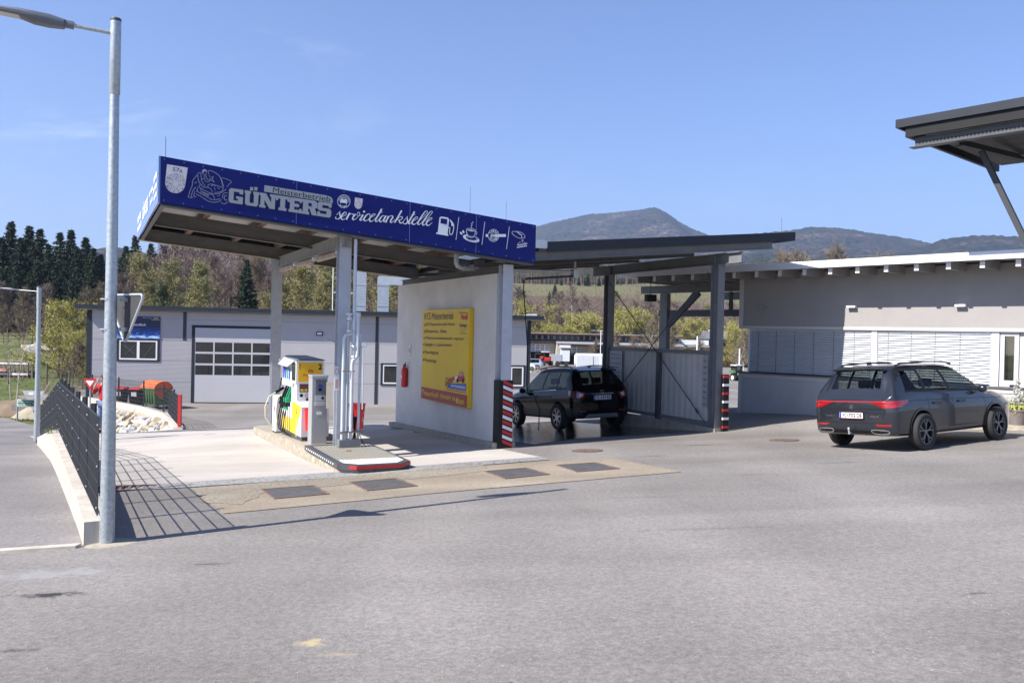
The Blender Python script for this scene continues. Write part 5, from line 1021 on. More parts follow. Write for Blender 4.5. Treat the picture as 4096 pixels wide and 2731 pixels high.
# ------------------------------------------------------------------ fuel dispenser
FD = thing('fuel_dispenser', 'white and yellow fuel dispenser with side nozzles and amber header numbered 1 and 2', 'fuel pump', K.o, K.a)
pz = -.74; xa, xb = -4.31, -3.74
mb = MB(); mb.box(xa+.02, xb-.02, 1.92, 3.9, pz-.1, pz+.13); mb.build('plinth', M['steel_dark'], FD)
mb = MB(); mb.prism([(1.9, pz+.13), (1.9, .0), (2.55, .08), (2.55, pz+.13)], xa, xb, axis='x'); mb.build('lower_cabinet', M['white'], FD)
mb = MB(); mb.quad((xa-.004, 1.92, .0), (xa-.004, 2.75, .06), (xa-.004, 2.75, pz+.13), (xa-.004, 2.38, pz+.13)); mb.build('yellow_side_panel', M['yellow_pump'], FD)
mb = MB(); F_ = lambda u, v: (xa-.008, u, v); stroke(mb, [(2.38, -.11), (2.35, -.08), (2.31, -.08), (2.27, -.11)], .015, F_); fill(mb, [(2.26, -.13), (2.39, -.13), (2.38, -.16), (2.27, -.16)], F_)
mb.build('side_logo', M['red_paint'], FD)
mb = MB(); text_box(mb, 'Service', lambda u, v: (xa-.008, 2.33-(v), -.26-u), 0, .4, 0, .07, .02); mb.build('side_letters', M['white'], FD)
mb = MB(); mb.box(xa+.03, xb, 2.5, 2.75, .0, .45); mb.box(xa+.22, xb, 2.751, 3.85, pz+.13, .45); mb.build('upper_body', M['white'], FD)
mb = MB(); mb.box(xa, xa+.215, 2.752, 3.85, pz+.13, -.32); mb.build('hose_cabinet_yellow', M['yellow_pump'], FD)
mb = MB(); mb.box(xa+.0, xa+.215, 2.752, 3.85, -.318, .02); mb.box(xa, xa+.1, 2.752, 2.85, .02, .42); mb.box(xa, xa+.1, 2.752, 3.85, .35, .45); mb.build('hose_cabinet_white', M['white'], FD)
mb = MB()
for k in range(5): y = 2.95+k*.2; mb.box(xa-.006, xa, y, y+.05, pz+.14, .0)
mb.build('hose_slot', M['steel_grey'], FD)
# front face displays
mb = MB()
for (x0, x1) in ((-4.22, -4.03), (-3.93, -3.75)): mb.box(x0, x1, 2.49, 2.5, .26+(0), .44-.0)
mb.build('info_screen', mat('screen_grey', (.05, .06, .07), .3, var=.1), FD)
mb = MB(); [mb.box(x0, x0+.06, 2.485, 2.489, .28, .33) for x0 in (-4.20, -4.12)]; mb.build('amber_icon', M['amber'], FD)
mb = MB(); F_ = lambda u, v: (u, 2.488, v); 
for i in range(5): stroke(mb, [(-4.2, .43-.018*i), (-4.06, .43-.018*i)], .004, F_, smooth=False)
for c_ in (-4.06, -3.95): stroke(mb, ell(c_, .19, .038, .04, 18), .008, F_, True, smooth=False); stroke(mb, [(c_-.026, .17), (c_+.026, .21)], .007, F_, smooth=False)
mb.build('prohibition_mark', M['red_paint'], FD)
mb = MB(); [mb.lathe([(0, -.008), (.035, -.008), (.035, 0)], (c_, 2.5, .19), 16, 'y') for c_ in (-4.18, -3.82)]; mb.box(-4.08, -3.92, 2.48, 2.5, .08, .13); mb.box(-4.02, -3.97, 2.49, 2.5, .03, .05); mb.build('black_fitting', M['black'], FD)
mb = MB(); mb.box(-4.24, -4.08, 2.47, 2.5, -.04 if 0 else .03, .08); mb.box(-3.94, -3.78, 2.47, 2.5, .03, .08); mb.build('tray', M['alu'], FD)
mb = MB(); mb.bbox(-4.03, -3.8, 2.05, 2.35, .03, .12, .01); mb.build('towel_box', M['sticker'], FD)
# header box
mb = MB(); mb.hexa([(xa+.0, 2.44, .44), (xb+.02, 2.44, .44), (xb+.02, 3.8, .44), (xa, 3.8, .44), (xa, 2.44, .93), (xb+.02, 2.44, .93), (xb-.02, 3.8, .96), (xa+.02, 3.8, .96)]); mb.build('header', M['white'], FD)
mb = MB(); mb.box(xa+.04, xb-.02, 2.435, 2.44, .48, .89); mb.build('header_panel', M['amber'], FD)
mb = MB(); mb.hexa([(xa-.03, 2.4, .935), (xb+.04, 2.4, .935), (xb, 3.85, .96), (xa+.02, 3.85, .96), (xa+.02, 2.45, .955), (xb, 2.45, .955), (xb-.05, 3.8, 1.0), (xa+.08, 3.8, 1.0)]); mb.build('header_roof', M['steel_grey'], FD)
mb = MB(); F_ = lambda u, v: (u, 2.432, v); text_box(mb, '1', F_, xa+.05, xa+.1, .74, .86, .03); text_box(mb, '2', F_, xb-.11, xb-.03, .74, .86, .03); mb.build('numerals', M['black'], FD)
mb = MB(); text_box(mb, 'Alle', F_, -4.07, -3.95, .68, .75, .02); text_box(mb, 'Produkte', F_, -4.16, -3.86, .59, .65, .02); mb.build('header_letters', M['red_paint'], FD)
mb = MB(); mb.box(xa-.006, xa, 2.5, 2.85, .5, .88); mb.build('display_window', M['dark_glass'], FD)
mb = MB(); mb.prism([(2.5, .90), (3.75, .92), (3.75, .93), (2.5, .93)], xa-.2, xa-.0, axis='x') if False else mb.hexa([(xa-.12, 2.8, .78), (xa-.12, 3.75, .80), (xa, 3.75, .93), (xa, 2.55, .93), (xa-.12, 2.8, .79), (xa-.12, 3.75, .81), (xa, 3.75, .94), (xa, 2.55, .94)]); mb.build('awning', M['steel_white'], FD)
for k, mt in enumerate(('plate_blue', 'green_nozzle', 'plate_blue', 'plate_blue')):
    y = 3.0+k*.2; mb = MB(); mb.box(xa-.008, xa, y, y+.12, .5, .76); mb.build('product_tag', M[mt], FD)
# nozzles and hoses
for k in range(4):
    y = 2.98+k*.2; gr = k in (0, 1); nm = 'green_nozzle' if gr else 'black'
    mb = MB(); mb.bbox(xa-.1, xa+.02, y-.03, y+.03, -.0, .1, .015); mb.bar((xa-.03, y, .06), (xa+.05, y, .28), .05, .07); mb.tube([(xa+.02, y, .2), (xa+.06, y, .36)], .018, 8); n_ = mb.build('nozzle', M[nm], FD)
    mb = MB(); mb.bbox(xa-.11, xa+.03, y-.04, y+.04, -.08, .0, .01); mb.build('holster', M['black'], n_)
    mb = MB(); mb.tube([(xa-.06, y, -.05), (xa-.075, y, -.15)], .026, 8); mb.build('swivel', M['green_nozzle'] if gr else M['black'], n_)
    mb = MB(); mb.tube(catm3([(xa-.075, y, -.1), (xa-.12, y-.02, -.3), (xa-.14, y-.04, -.5), (xa-.10, y-.08, -.64), (xa-.02, y-.14, -.67), (xa+.02, y-.18, -.66)]) if 'catm3' in globals() else [(xa-.075, y, -.1), (xa-.12, y-.02, -.3), (xa-.14, y-.04, -.48), (xa-.12, y-.07, -.6), (xa-.07, y-.11, -.66), (xa-.0, y-.16, -.68)], .013, 8); mb.build('hose', M['black'], n_, smooth=True)
# adblue-style white cabinet behind with pale hose
AD = thing('additive_dispenser', 'slim white dispenser with pale looping hose behind the main fuel pump', 'fuel pump', K.w(-4.24, 4.45, 0), K.a)
mb = MB(); mb.bbox(-.12, .08, -.2, .2, -.78, .05, .03); mb.build('body', M['white'], AD)
mb = MB(); [mb.lathe([(.02, 0), (.02, .12), (.0, .12)], (a, b2, -.9), 8) for a in (-.09, .05) for b2 in (-.16, 0, .16)]; mb.build('foot', M['black'], AD)
mb = MB(); mb.bar((-.1, -.05, .12), (.1, .05, .22), .05, .05); mb.tube([(-.0, 0, .2), (.05, .05, .45)], .015, 6); mb.build('nozzle', M['black'], AD)
mb = MB(); mb.tube([(-.1, -.05, .12), (-.25, -.05, .02), (-.33, -.05, -.2), (-.32, -.05, -.45), (-.22, -.05, -.6), (-.13, -.05, -.7)], .013, 8); mb.tube([(.02, -.2, .1), (-.08, -.22, -.0), (-.12, -.22, -.3), (-.08, -.22, -.55)], .011, 8); mb.build('hose', mat('pale_hose', (.6, .58, .45), .5, var=.05), AD, smooth=True)
mb = MB(); mb.box(-.125, -.12, -.1, .0, -.3, -.2); mb.build('sticker', M['red_paint'], AD)
mb = MB(); mb.tube([(.15, .1, -.75), (.15, .1, .85)], .03, 8); mb.tube([(.15, .1, .85), (.0, .1, .86)], .035, 8); mb.build('pole', M['galv2'], AD)
# card terminal
CT = thing('card_terminal', 'tall narrow grey payment terminal standing in front of the fuel dispenser', 'payment terminal', K.o, K.a)
tx0, tx1, ty0, ty1 = -4.27, -3.96, 1.2, 1.5; mb = MB(); mb.bbox(tx0, tx1, ty0, ty1, -.7, .66, .015); mb.build('cabinet', mat('terminal_grey', (.38, .38, .385), .45, metal=.3, var=.03), CT)
mb = MB(); mb.bbox(tx0-.01, tx1+.01, ty0-.02, ty1, .64, .69, .012); mb.build('top_cap', M['alu'], CT)
mb = MB(); mb.box(tx0+.07, tx1-.03, ty0-.006, ty0+.01, .3, .6); mb.build('reader_recess', M['steel_grey'], CT)
mb = MB(); mb.bbox(tx0+.12, tx0+.19, ty0-.03, ty0, .38, .5, .006); mb.lathe([(0, -.02), (.028, -.02), (.028, 0)], (tx1-.1, ty0, .24), 14, 'y'); mb.build('keypad', M['black'], CT)
mb = MB(); mb.box(tx0+.125, tx0+.185, ty0-.034, ty0-.03, .43, .49); mb.build('screen', M['plate_blue'], CT)
mb = MB(); mb.bbox(tx0+.06, tx1-.04, ty0-.03, ty0, .09, .17, .006); mb.box(tx0+.07, tx1-.04, ty0-.012, ty0, .19, .29); mb.build('receipt_slot', M['alu'], CT)
mb = MB(); mb.box(tx0+.1, tx0+.2, ty0-.005, ty0, -.09, -.03); mb.build('label', M['white'], CT)
# pipes by the near column
PI = thing('vent_pipes', 'cluster of pale blue-white vent pipes with valves and gauge beside the near left column', 'pipes', K.o, K.a)
mb = MB(); mb.box(-4.0, -3.6, .12, .3, -.68, -.46); mb.build('base_box', M['steel_grey'], PI)
pipes = [('pipe', [(-3.93, .2, -.5), (-3.93, .2, 1.42), (-3.90, .2, 1.5), (-3.83, .2, 1.52), (-3.76, .2, 1.54), (-3.74, .2, 1.62), (-3.74, .2, 3.3)], .032), ('pipe', [(-3.83, .25, -.5), (-3.83, .25, 1.75)], .02), ('pipe', [(-3.77, .18, -.5), (-3.77, .18, .95), (-3.76, .18, 1.02), (-3.69, .18, 1.08), (-3.67, .18, 1.15), (-3.67, .18, 1.8)], .034), ('pipe', [(-3.62, .22, -.5), (-3.60, .22, 1.35), (-3.62, .22, 1.5), (-3.67, .2, 1.55)], .025)]
M['pipe'] = mat('pipe_paint', (.52, .56, .60), .4, var=.08, vscale=9, metal=.15)
for nm, p, r_ in pipes: mb = MB(); mb.tube(p, r_, 12); mb.build(nm, M['pipe'], PI, smooth=True)
mb = MB()
for x_, z in ((-3.83, 1.78), (-3.67, 1.78), (-3.67, 1.45), (-3.83, 1.55), (-3.74, 1.25), (-3.74, 1.05)): mb.lathe([(.045, 0), (.05, .01), (.05, .045), (.045, .055)], (x_, .2, z), 12)
mb.build('union_nut', M['alu'], PI)
mb = MB(); mb.lathe([(.0, .06), (.07, .05), (.07, .03), (.03, 0), (.03, -.08)], (-3.83, .2, 1.86), 14); mb.lathe([(.0, .05), (.05, .05), (.06, .0), (.03, -.08)], (-3.67, .2, 1.88), 14); mb.build('vent_cap', M['pipe'], PI)
mb = MB(); mb.lathe([(0, -.03), (.055, -.03), (.055, .02), (0, .02)], (-3.56, .15, 1.32), 20, 'y'); mb.build('gauge', M['alu'], PI); mb = MB(); mb.lathe([(0, -.033), (.046, -.033)], (-3.56, .15, 1.32), 20, 'y'); mb.build('dial', M['white'], PI)
mb = MB(); mb.tube([(-3.74, .2, 1.55), (-3.74, .2, .98)], .03, 10); mb.tube([(-3.565, .16, 1.2), (-3.56, .17, .1)], .016, 8); mb.build('drop_pipe', M['pipe'], PI)
mb = MB(); [mb.box(x_-.07, x_+.07, .13, .27, z, z+.02) for x_ in (-3.92, -3.76, -3.6) for z in (-.33,)]; mb.tube([(-3.96, .16, .82), (-3.72, .16, .82)], .01, 6); mb.build('clamp', M['rusty_steel'], PI)
mb = MB(); 
for k in range(9): a = .1+.02*k; mb.tube([(-3.7+.01*k, .3, -.05), (-3.66+.01*(k % 3), .33, -.3), (-3.7+.012*k, .36, -.6)], .007, 5)
mb.tube([(-3.6, .3, -.3), (-3.52, .3, -.5), (-3.42, .35, -.66), (-3.5, .5, -.68)], .008, 5); mb.build('loose_cable', M['black'], PI)
sg = thing('warning_plate', 'small white warning plate with red marks on the near left column', 'sign', K.w(-3.99, .46, .45), K.a); mb = MB(); mb.box(-.03, .05, -.01, 0, 0, .45); mb.build('plate', M['white'], sg); mb = MB(); F_ = lambda u, v: (u, -.013, v); stroke(mb, ell(.01, .35, .03, .06, 16), .008, F_, True, smooth=False); [fill(mb, [(-.015+.02*i, .03), (-.005+.02*i, .03), (-.005+.02*i, .2), (-.015+.02*i, .2)], F_) for i in range(3)]; mb.build('print', M['red_paint'], sg)
sg = thing('notice_plate', 'cream plate fixed to the left edge of the near left column', 'sign', K.w(-4.12, .5, .1), K.a); mb = MB(); mb.box(-.04, .06, -.005, .005, 0, .5); mb.build('plate', mat('cream_plate', (.7, .6, .45), .5), sg)
sb2 = thing('pole_arm', 'short grey tube arm sticking out to the left from the near left column', 'bracket', K.w(-4.0, .5, 1.35), K.a); mb = MB(); mb.tube([(-.2, 0, .06), (.02, 0, 0)], .014, 8); mb.build('tube', M['galv'], sb2)
def bucket(loc, r0, r1, h, label, word):
    t_ = thing('waste_bucket', label, 'waste bin', loc, K.a, 'red waste buckets on the pump island'); mb = MB(); mb.lathe([(0, 0), (r0, 0), (r1, h), (r1+.012, h), (r1+.012, h+.02), (r1-.01, h+.02), (r0-.01, .01), (0, .01)], (0, 0, 0), 28); mb.build('bucket', M['red'], t_, smooth=True)
    mb = MB(); V_ = lambda u, v: ((r0+(r1-r0)*v/h+.004)*sin(u), -(r0+(r1-r0)*v/h+.004)*cos(u), v); stroke(mb, ell(.75, h*.55, .22, .07, 20), .05 if 0 else .012, V_, True, smooth=False); text_box(mb, word, V_, .55, 1.1, h*.28, h*.28+.05, .03); mb.build('print', M['white'], t_)
    mb = MB(); mb.tube([(r1*cos(a)*1.02, r1*sin(a)*1.02, h+.0+.012*abs(sin(a))) for a in np.linspace(0, pi, 12)], .006, 5); mb.build('handle', M['alu'], t_)
bucket(K.w(-3.53, .62, -.31), .125, .16, .46, 'larger red waste bucket hanging right of the pale vent pipes', 'ELMO'); _b = K.wall((1000+598/2.613, 1350+865/2.613), 1.76); bucket(K.w(_b.x+.07, 1.76, _b.z-.21), .10, .125, .42, 'red waste bucket partly hidden behind the payment terminal', 'ELMO')
# ------------------------------------------------------------------ near street lamp with sign back
def street_lamp(name, label, base, h, r0, r1, arm_dir, arm_len, head_len, head_scale=1.0, collar=True):
    t_ = thing(name, label, 'street lamp', base, 0, 'street lamps at the road'); mb = MB()
    mb.tube([(0, 0, -.15), (0, 0, h*.86)], [r0, r1], 24, cap=False); mb.build('pole', M['galv'], t_, smooth=True)
    mb = MB(); mb.lathe([(r1*.98, h*.86), (r1*1.14, h*.862), (r1*1.14, h), (0, h+.002)], (0, 0, 0), 24); mb.build('top_sleeve', M['galv'], t_, smooth=True)
    mb = MB(); mb.lathe([(0, h+.035), (r1*1.05, h+.03), (r1*1.18, h+.018), (r1*1.18, h)], (0, 0, 0), 24); mb.build('cap', M['steel_dark'], t_)
    d = Vector((*arm_dir, 0)).normalized(); n_ = Vector((-d.y, d.x, 0)); a0 = Vector((0, 0, h-.12)); up = Vector((0, 0, .06)); a1 = a0+(d+up)*arm_len
    mb = MB(); mb.tube([a0, a1], .03*head_scale, 12); mb.build('arm', M['galv'], t_, smooth=True)
    hd = (d+up*1.2).normalized(); u = hd.cross(n_).normalized(); u = u if u.z > 0 else -u
    prof = [(0, .05, .05, -.05), (.09, .05, .05, -.05), (.1, .075, .05, -.07), (.25, .10, .075, -.085), (.42, .13, .07, -.075), (.55, .14, .065, -.035), (.75, .13, .045, -.035), (1.0, .115, .02, -.03)]
    mb = MB(); R2 = []
    for (f_, w, zt_, zb2) in prof:
        c_ = a1+hd*(f_*head_len); w *= head_scale*1.0; zt_ *= head_scale; zb2 *= head_scale; R2.append([c_+n_*w*.7+u*zt_, c_+n_*w+u*(zt_*.3), c_+n_*w+u*zb2*.5, c_+n_*w*.75+u*zb2, c_-n_*w*.75+u*zb2, c_-n_*w+u*zb2*.5, c_-n_*w+u*(zt_*.3), c_-n_*w*.7+u*zt_])
    b0 = len(mb.v)
    for r_ in R2: mb.v += [tuple(p) for p in r_]
    for i in range(len(R2)-1):
        for k in range(8): mb.f.append((b0+i*8+k, b0+i*8+(k+1) % 8, b0+(i+1)*8+(k+1) % 8, b0+(i+1)*8+k)); mb.mi.append(0)
    mb.f.append(tuple(range(b0, b0+8))); mb.f.append(tuple(range(b0+56, b0+64))); mb.mi += [0, 0]
    hd_ = mb.build('lamp_head', mat('lamp_grey', (.13, .14, .16), .4, var=.05), t_, smooth=True, angle=40)
    mb = MB(); q = lambda f_, s_, o: a1+hd*(f_*head_len)+n_*s_*.10*head_scale+u*(o*head_scale); mb.quad(q(.56, -1, -.039), q(.56, 1, -.039), q(.98, .9, -.034), q(.98, -.9, -.034)); mb.build('led_lens', mat('led_lens', (.62, .60, .57), .3, var=.12, vscale=12), hd_)
    return t_
LB = Vector((-4.005, 8.25, 0)); LB.z = Hf(LB.x, LB.y)
LT = CAM+ray(462, 87)*(8.25/ray(462, 87).y)   # top of the pole as seen
hL = LT.z-LB.z; ahd = CAM+ray(8, 48)*(7.75/ray(8, 48).y)
L1 = street_lamp('street_lamp', 'tall galvanised street lamp in the left foreground with a sign back strapped to it', LB, hL, .072, .044, (-.86, -.34), .37, .82, .66)
mb = MB(); mb.lathe([(0, .02), (.2, .012), (.26, 0), (.28, -.05)], (.08, -.02, 0), 20); mb.build('concrete_foot', M['concrete_kerb'], L1)
# triangular sign seen from behind
sgn = thing('yield_sign', 'back of a triangular road sign strapped to the near street lamp', 'traffic sign', (LB.x+.07, LB.y+.06, 0), radians(-38))
sz = (CAM+ray(480, 1178)*(8.3/ray(480, 1178).y)).z; szb = (CAM+ray(470, 1365)*(8.3/ray(470, 1365).y)).z; hw = .33; hh = sz-szb
tri = lambda s_, w=hw, h_=hh: [(-w*s_, sz-(1-s_)*.06), (w*s_, sz-(1-s_)*.06), (.02*s_, sz-h_*(.5+.5*s_)), (-.02*s_, sz-h_*(.5+.5*s_))]
mb = MB(); mb.prism([(-hw+.02, sz), (hw-.02, sz), (hw, sz-.03), (.03, szb+.01), (0, szb), (-.03, szb+.01), (-hw, sz-.03)], .05, .056); mb.build('sign_panel', mat('sign_back_dark', (.06, .06, .062), .6, spec=.2), sgn)
mb = MB(); mb.tube([(-hw+.03, .05, sz), (hw-.03, .05, sz), (hw-.005, .05, sz-.012), (hw, .05, sz-.04), (.03, .05, szb+.015), (0, .05, szb), (-.03, .05, szb+.015), (-hw, .05, sz-.04), (-hw+.005, .05, sz-.012), (-hw+.03, .05, sz)], .013, 8); mb.build('sign_rim', M['galv2'], sgn, smooth=True)
mb = MB(); F_ = lambda u, v: (u, .0575, v); fill(mb, [(-hw+.02, sz-.01), (hw-.02, sz-.01), (0, szb+.02)], F_); mb.build('red_face', M['red_paint'], sgn); mb = MB(); F_ = lambda u, v: (u, .059, v); fill(mb, [(-hw+.12, sz-.06), (hw-.12, sz-.06), (0, szb+.14)], F_); mb.build('white_face', M['white'], sgn)
for z in (sz-.05, szb+.12): mb = MB(); mb.box(-.03, .04, -.01, .05, z-.02, z+.02); mb.lathe([(.075, -.006), (.075, .006)], (-.0-.05, -.1, z), 20) ; mb.build('clamp', M['galv2'], sgn)
L2b = CAM+ray(147, 1752)*(24.5/ray(147, 1752).y); L2t = CAM+ray(158, 1150)*(24.5/ray(158, 1150).y)
street_lamp('street_lamp', 'slimmer far street lamp rising behind the end of the dark mesh fence', Vector((L2b.x, L2b.y, L2b.z)), L2t.z-L2b.z, .085, .055, (-.95, .05), .62, .95, .42)
# ------------------------------------------------------------------ retaining wall and mesh fence
FP = [(8.25, -4.1, -.36, .67), (16.2, -8.87, -.49, .46), (22.6, -12.85, -1.55, -.68)]   # y, x, wall top, fence top
def fx_(y): return float(np.interp(y, [a[0] for a in FP], [a[1] for a in FP]))
def fwt(y): return float(np.interp(y, [a[0] for a in FP], [a[2] for a in FP]))
def fft(y): return float(np.interp(y, [a[0] for a in FP], [a[3] for a in FP]))
RW = thing('retaining_wall', 'pale concrete retaining wall carrying the dark fence along the side road', 'wall', (0, 0, 0))
mb = MB(); ys_ = list(np.linspace(8.22, 16.2, 9))+list(np.linspace(17, 22.8, 6))
nn = Vector((-.857, -.515, 0))
def wpt(y, o, z): p = Vector((fx_(y), y, z))+nn*o; return p
for i, (a, b2) in enumerate(zip(ys_, ys_[1:])):
    if i in (3, 6, 9): b2 -= .012
    mb.hexa([wpt(a, -.13, -3.2), wpt(b2, -.13, -3.2), wpt(b2, .11, -3.2), wpt(a, .11, -3.2), wpt(a, -.13, fwt(a)), wpt(b2, -.13, fwt(b2)), wpt(b2, .11, fwt(b2)), wpt(a, .11, fwt(a))])
mb.build('wall_body', M['concrete_pale'], RW)
mb = MB(); e0 = wpt(22.8, 0, 0); mb.hexa([wpt(22.8, -.13, -3.2), wpt(24.3, -.13, -3.2), wpt(24.3, .11, -3.2), wpt(22.8, .11, -3.2), wpt(22.8, -.13, -1.58), wpt(24.3, -.13, -1.85), wpt(24.3, .11, -1.85), wpt(22.8, .11, -1.58)]); mb.build('wall_end', M['concrete_pale'], RW)
def mesh_fence(root, pts, pitch_v=.05, post_every=1.3, rodm='anthracite2', postm='anthracite', nrow=6, off=0, post_top=.05, postw=.05, open_=False, posts_at=None, post_off=(.045, .03), rodr=.004):
    "pts: list of (x,y,zb,zt) ; builds bays of double rod mesh between posts"
    P = [Vector((p[0], p[1], 0)) for p in pts]; L_ = [0]
    for a, b2 in zip(P, P[1:]): L_.append(L_[-1]+(b2-a).length)
    def at(s):
        x = np.interp(s, L_, [p[0] for p in pts]); y = np.interp(s, L_, [p[1] for p in pts]); zb = np.interp(s, L_, [p[2] for p in pts]); zt = np.interp(s, L_, [p[3] for p in pts]); return float(x), float(y), float(zb), float(zt)
    tot = L_[-1]; n_ = max(1, round(tot/post_every)); stations = posts_at or [tot*i/n_ for i in range(n_+1)]
    for i, s in enumerate(stations):
        x, y, zb, zt = at(s); q_ = post_off; mb = MB(); mb.box(x+q_[0]-postw/2, x+q_[0]+postw/2, y+q_[1]-postw/2, y+q_[1]+postw/2, zb-.05, zt+post_top); po = mb.build('post', M[postm], root)
        mb = MB()
        for k in range(3): z = zb+(zt-zb)*(.08+.42*k); mb.bbox(x-.018, x-.004, y-.012, y+.002, z-.008, z+.008, .002)
        mb.build('clip', M['alu'], po)
    for s0, s1 in zip(stations, stations[1:]):
        mb = MB(); k = int((s1-s0)/pitch_v)
        for j in range(k+1):
            x, y, zb, zt = at(s0+(s1-s0)*j/k); r_ = rodr; mb.box(x-r_, x+r_, y-r_, y+r_, zb, zt)
        for j in range(nrow+1):
            a = at(s0+.01); b2 = at(s1-.01); f = j/nrow
            for o in (-.006, .006): mb.bar((a[0], a[1]+o, a[2]+(a[3]-a[2])*f), (b2[0], b2[1]+o, b2[2]+(b2[3]-b2[2])*f), .006, .008)
        mb.build('mesh_panel', M[rodm], root, fix=False)
F1 = thing('mesh_fence', 'anthracite double-rod mesh fence on the retaining wall, descending at its far end', 'fence', (0, 0, 0))
mesh_fence(F1, [(p[1], p[0], p[2]+.04, p[3]) for p in FP], posts_at=[.05, 1.45, 2.85, 4.25, 5.65, 7.0, 8.3, 9.27, 10.7, 12.1, 13.5, 14.9, 16.3, 16.78])
# second fence above the rocks, kerb wall, red post
KP = [(-11.03, 27.9), (-13.1, 32.0), (-14.9, 34.3), (-17.8, 37.1), (-21.4, 40.0)]
def kz(p): return Hf(p[0], p[1])
ktop = [-1.79, -1.80, -1.80, -1.80, -1.80]
KW = thing('kerb_wall', 'low pale concrete kerb wall above the boulder slope', 'wall', (0, 0, 0)); mb = MB()
for i in range(4):
    a, b2 = Vector(KP[i]), Vector(KP[i+1]); d = (b2-a).normalized(); n_ = Vector((d.y, -d.x)); n_ = -n_ if n_.x > 0 else n_; n_ = Vector((-abs(n_.x), -abs(n_.y)))
    za, zb2 = ktop[i], ktop[i+1]; b3 = b2-d*.012
    mb.hexa([(a.x, a.y, -3.6), (b3.x, b3.y, -3.6), (b3.x+n_.x*.3, b3.y+n_.y*.3, -3.6), (a.x+n_.x*.3, a.y+n_.y*.3, -3.6), (a.x, a.y, za), (b3.x, b3.y, zb2), (b3.x+n_.x*.3, b3.y+n_.y*.3, zb2), (a.x+n_.x*.3, a.y+n_.y*.3, za)])
mb.build('wall_body', M['concrete_pale'], KW)
F2_ = thing('mesh_fence', 'open double-rod mesh fence in front of the waste containers', 'fence', (0, 0, 0)); nz_ = .14
pts2 = [(KP[i][0]-.12, KP[i][1]-.08, ktop[i]+.02, ktop[i]+1.02) for i in range(5)]
mesh_fence(F2_, pts2[::-1], post_every=2.6, pitch_v=.05, nrow=6, post_top=.05, rodr=.0018)
rp_ = thing('red_post', 'red steel post at the near end of the fence by the waste containers', 'post', (-11.10, 27.75, 0)); mb = MB(); mb.box(-.05, .05, -.05, .05, kz((-11.28, 27.75)), -.70); mb.build('post_tube', M['red_paint'], rp_); mb = MB(); mb.box(-.18, .14, -.1, .12, -2.6, kz((-11.28, 27.75))+.1); mb.build('base_block', M['concrete_pale'], rp_)
# boulders
R_ = random.Random(21)
def rock_mesh(seed):
    R2 = random.Random(seed); bm = bmesh.new()
    for i in range(16):
        d = Vector((R2.gauss(0, 1), R2.gauss(0, 1), R2.gauss(0, .8))).normalized(); bm.verts.new(d*R2.uniform(.75, 1.05))
    bmesh.ops.convex_hull(bm, input=bm.verts[:]); bmesh.ops.delete(bm, geom=[v for v in bm.verts if not v.link_faces], context='VERTS')
    bmesh.ops.bevel(bm, geom=bm.edges[:], offset=.09, segments=1, affect='EDGES'); bmesh.ops.triangulate(bm, faces=bm.faces[:]); bmesh.ops.subdivide_edges(bm, edges=bm.edges[:], cuts=1)
    for v in bm.verts: v.co += v.normal*(noise.noise(v.co*2.3+Vector((seed, 0, 0)))*.12)
    me = bpy.data.meshes.new('boulder'); bm.to_mesh(me); bm.free(); me.shade_smooth(); me.set_sharp_from_angle(angle=radians(28)); return me
RM = [rock_mesh(s) for s in range(10)]
for mi_, me in enumerate(RM): me.materials.append(M['stone_tan'] if mi_ % 3 == 0 else M['stone_light'])
cnt = 0
def kpt(u):
    L_ = np.linspace(0, 1, 4); return float(np.interp(u, L_, [-11.2, -13.1, -14.9, -17.8])), float(np.interp(u, L_, [27.9, 32.0, 34.3, 37.1]))
for row in range(6):
    n_ = 17
    for k in range(n_):
        u = (k+.5*(row % 2)+.2)/n_+R_.uniform(-.012, .012); o_ = .5+.33*row+R_.uniform(-.05, .05)
        if u < .10+.05*row*0 or u > 1: continue
        kx, ky = kpt(u); o_ *= min(1.25, .35+u*1.2); x, y, z = kx-.80*o_, ky-.60*o_, -2.0-.34*o_
        if z < 1.6-.133*y: continue
        o = bpy.data.objects.new('boulder', RM[R_.randrange(10)]); COL.objects.link(o); s_ = R_.uniform(.20, .30)
        o.location = (x, y, z); o.scale = (s_*R_.uniform(.9, 1.35), s_, s_*R_.uniform(.8, 1.05)); o.rotation_euler = (R_.uniform(-.5, .5), R_.uniform(-.5, .5), R_.uniform(0, 6)); tag(o, 'rough pale limestone boulder packed into the slope below the kerb wall', 'boulder', 'limestone boulders packed into the slope'); cnt += 1
mb = MB()
G_ = []
for i in range(14):
    kx, ky = kpt(i/13); f_ = .4+.6*i/13; G_.append([(kx-.1, ky-.08, -1.97), (kx-.80*.6*f_, ky-.6*.6*f_, -2.12), (kx-.8*2.2*f_, ky-.6*2.2*f_, -2.12-.5*f_-.2), (kx-.8*5*f_, ky-.6*5*f_, -3.6)])
for r_ in G_: mb.v += r_
for i in range(13):
    for k in range(3): a = i*4+k; mb.f.append((a, a+4, a+5, a+1)); mb.mi.append(0)
struct(mb.build('embankment', M['sand'], smooth=True))
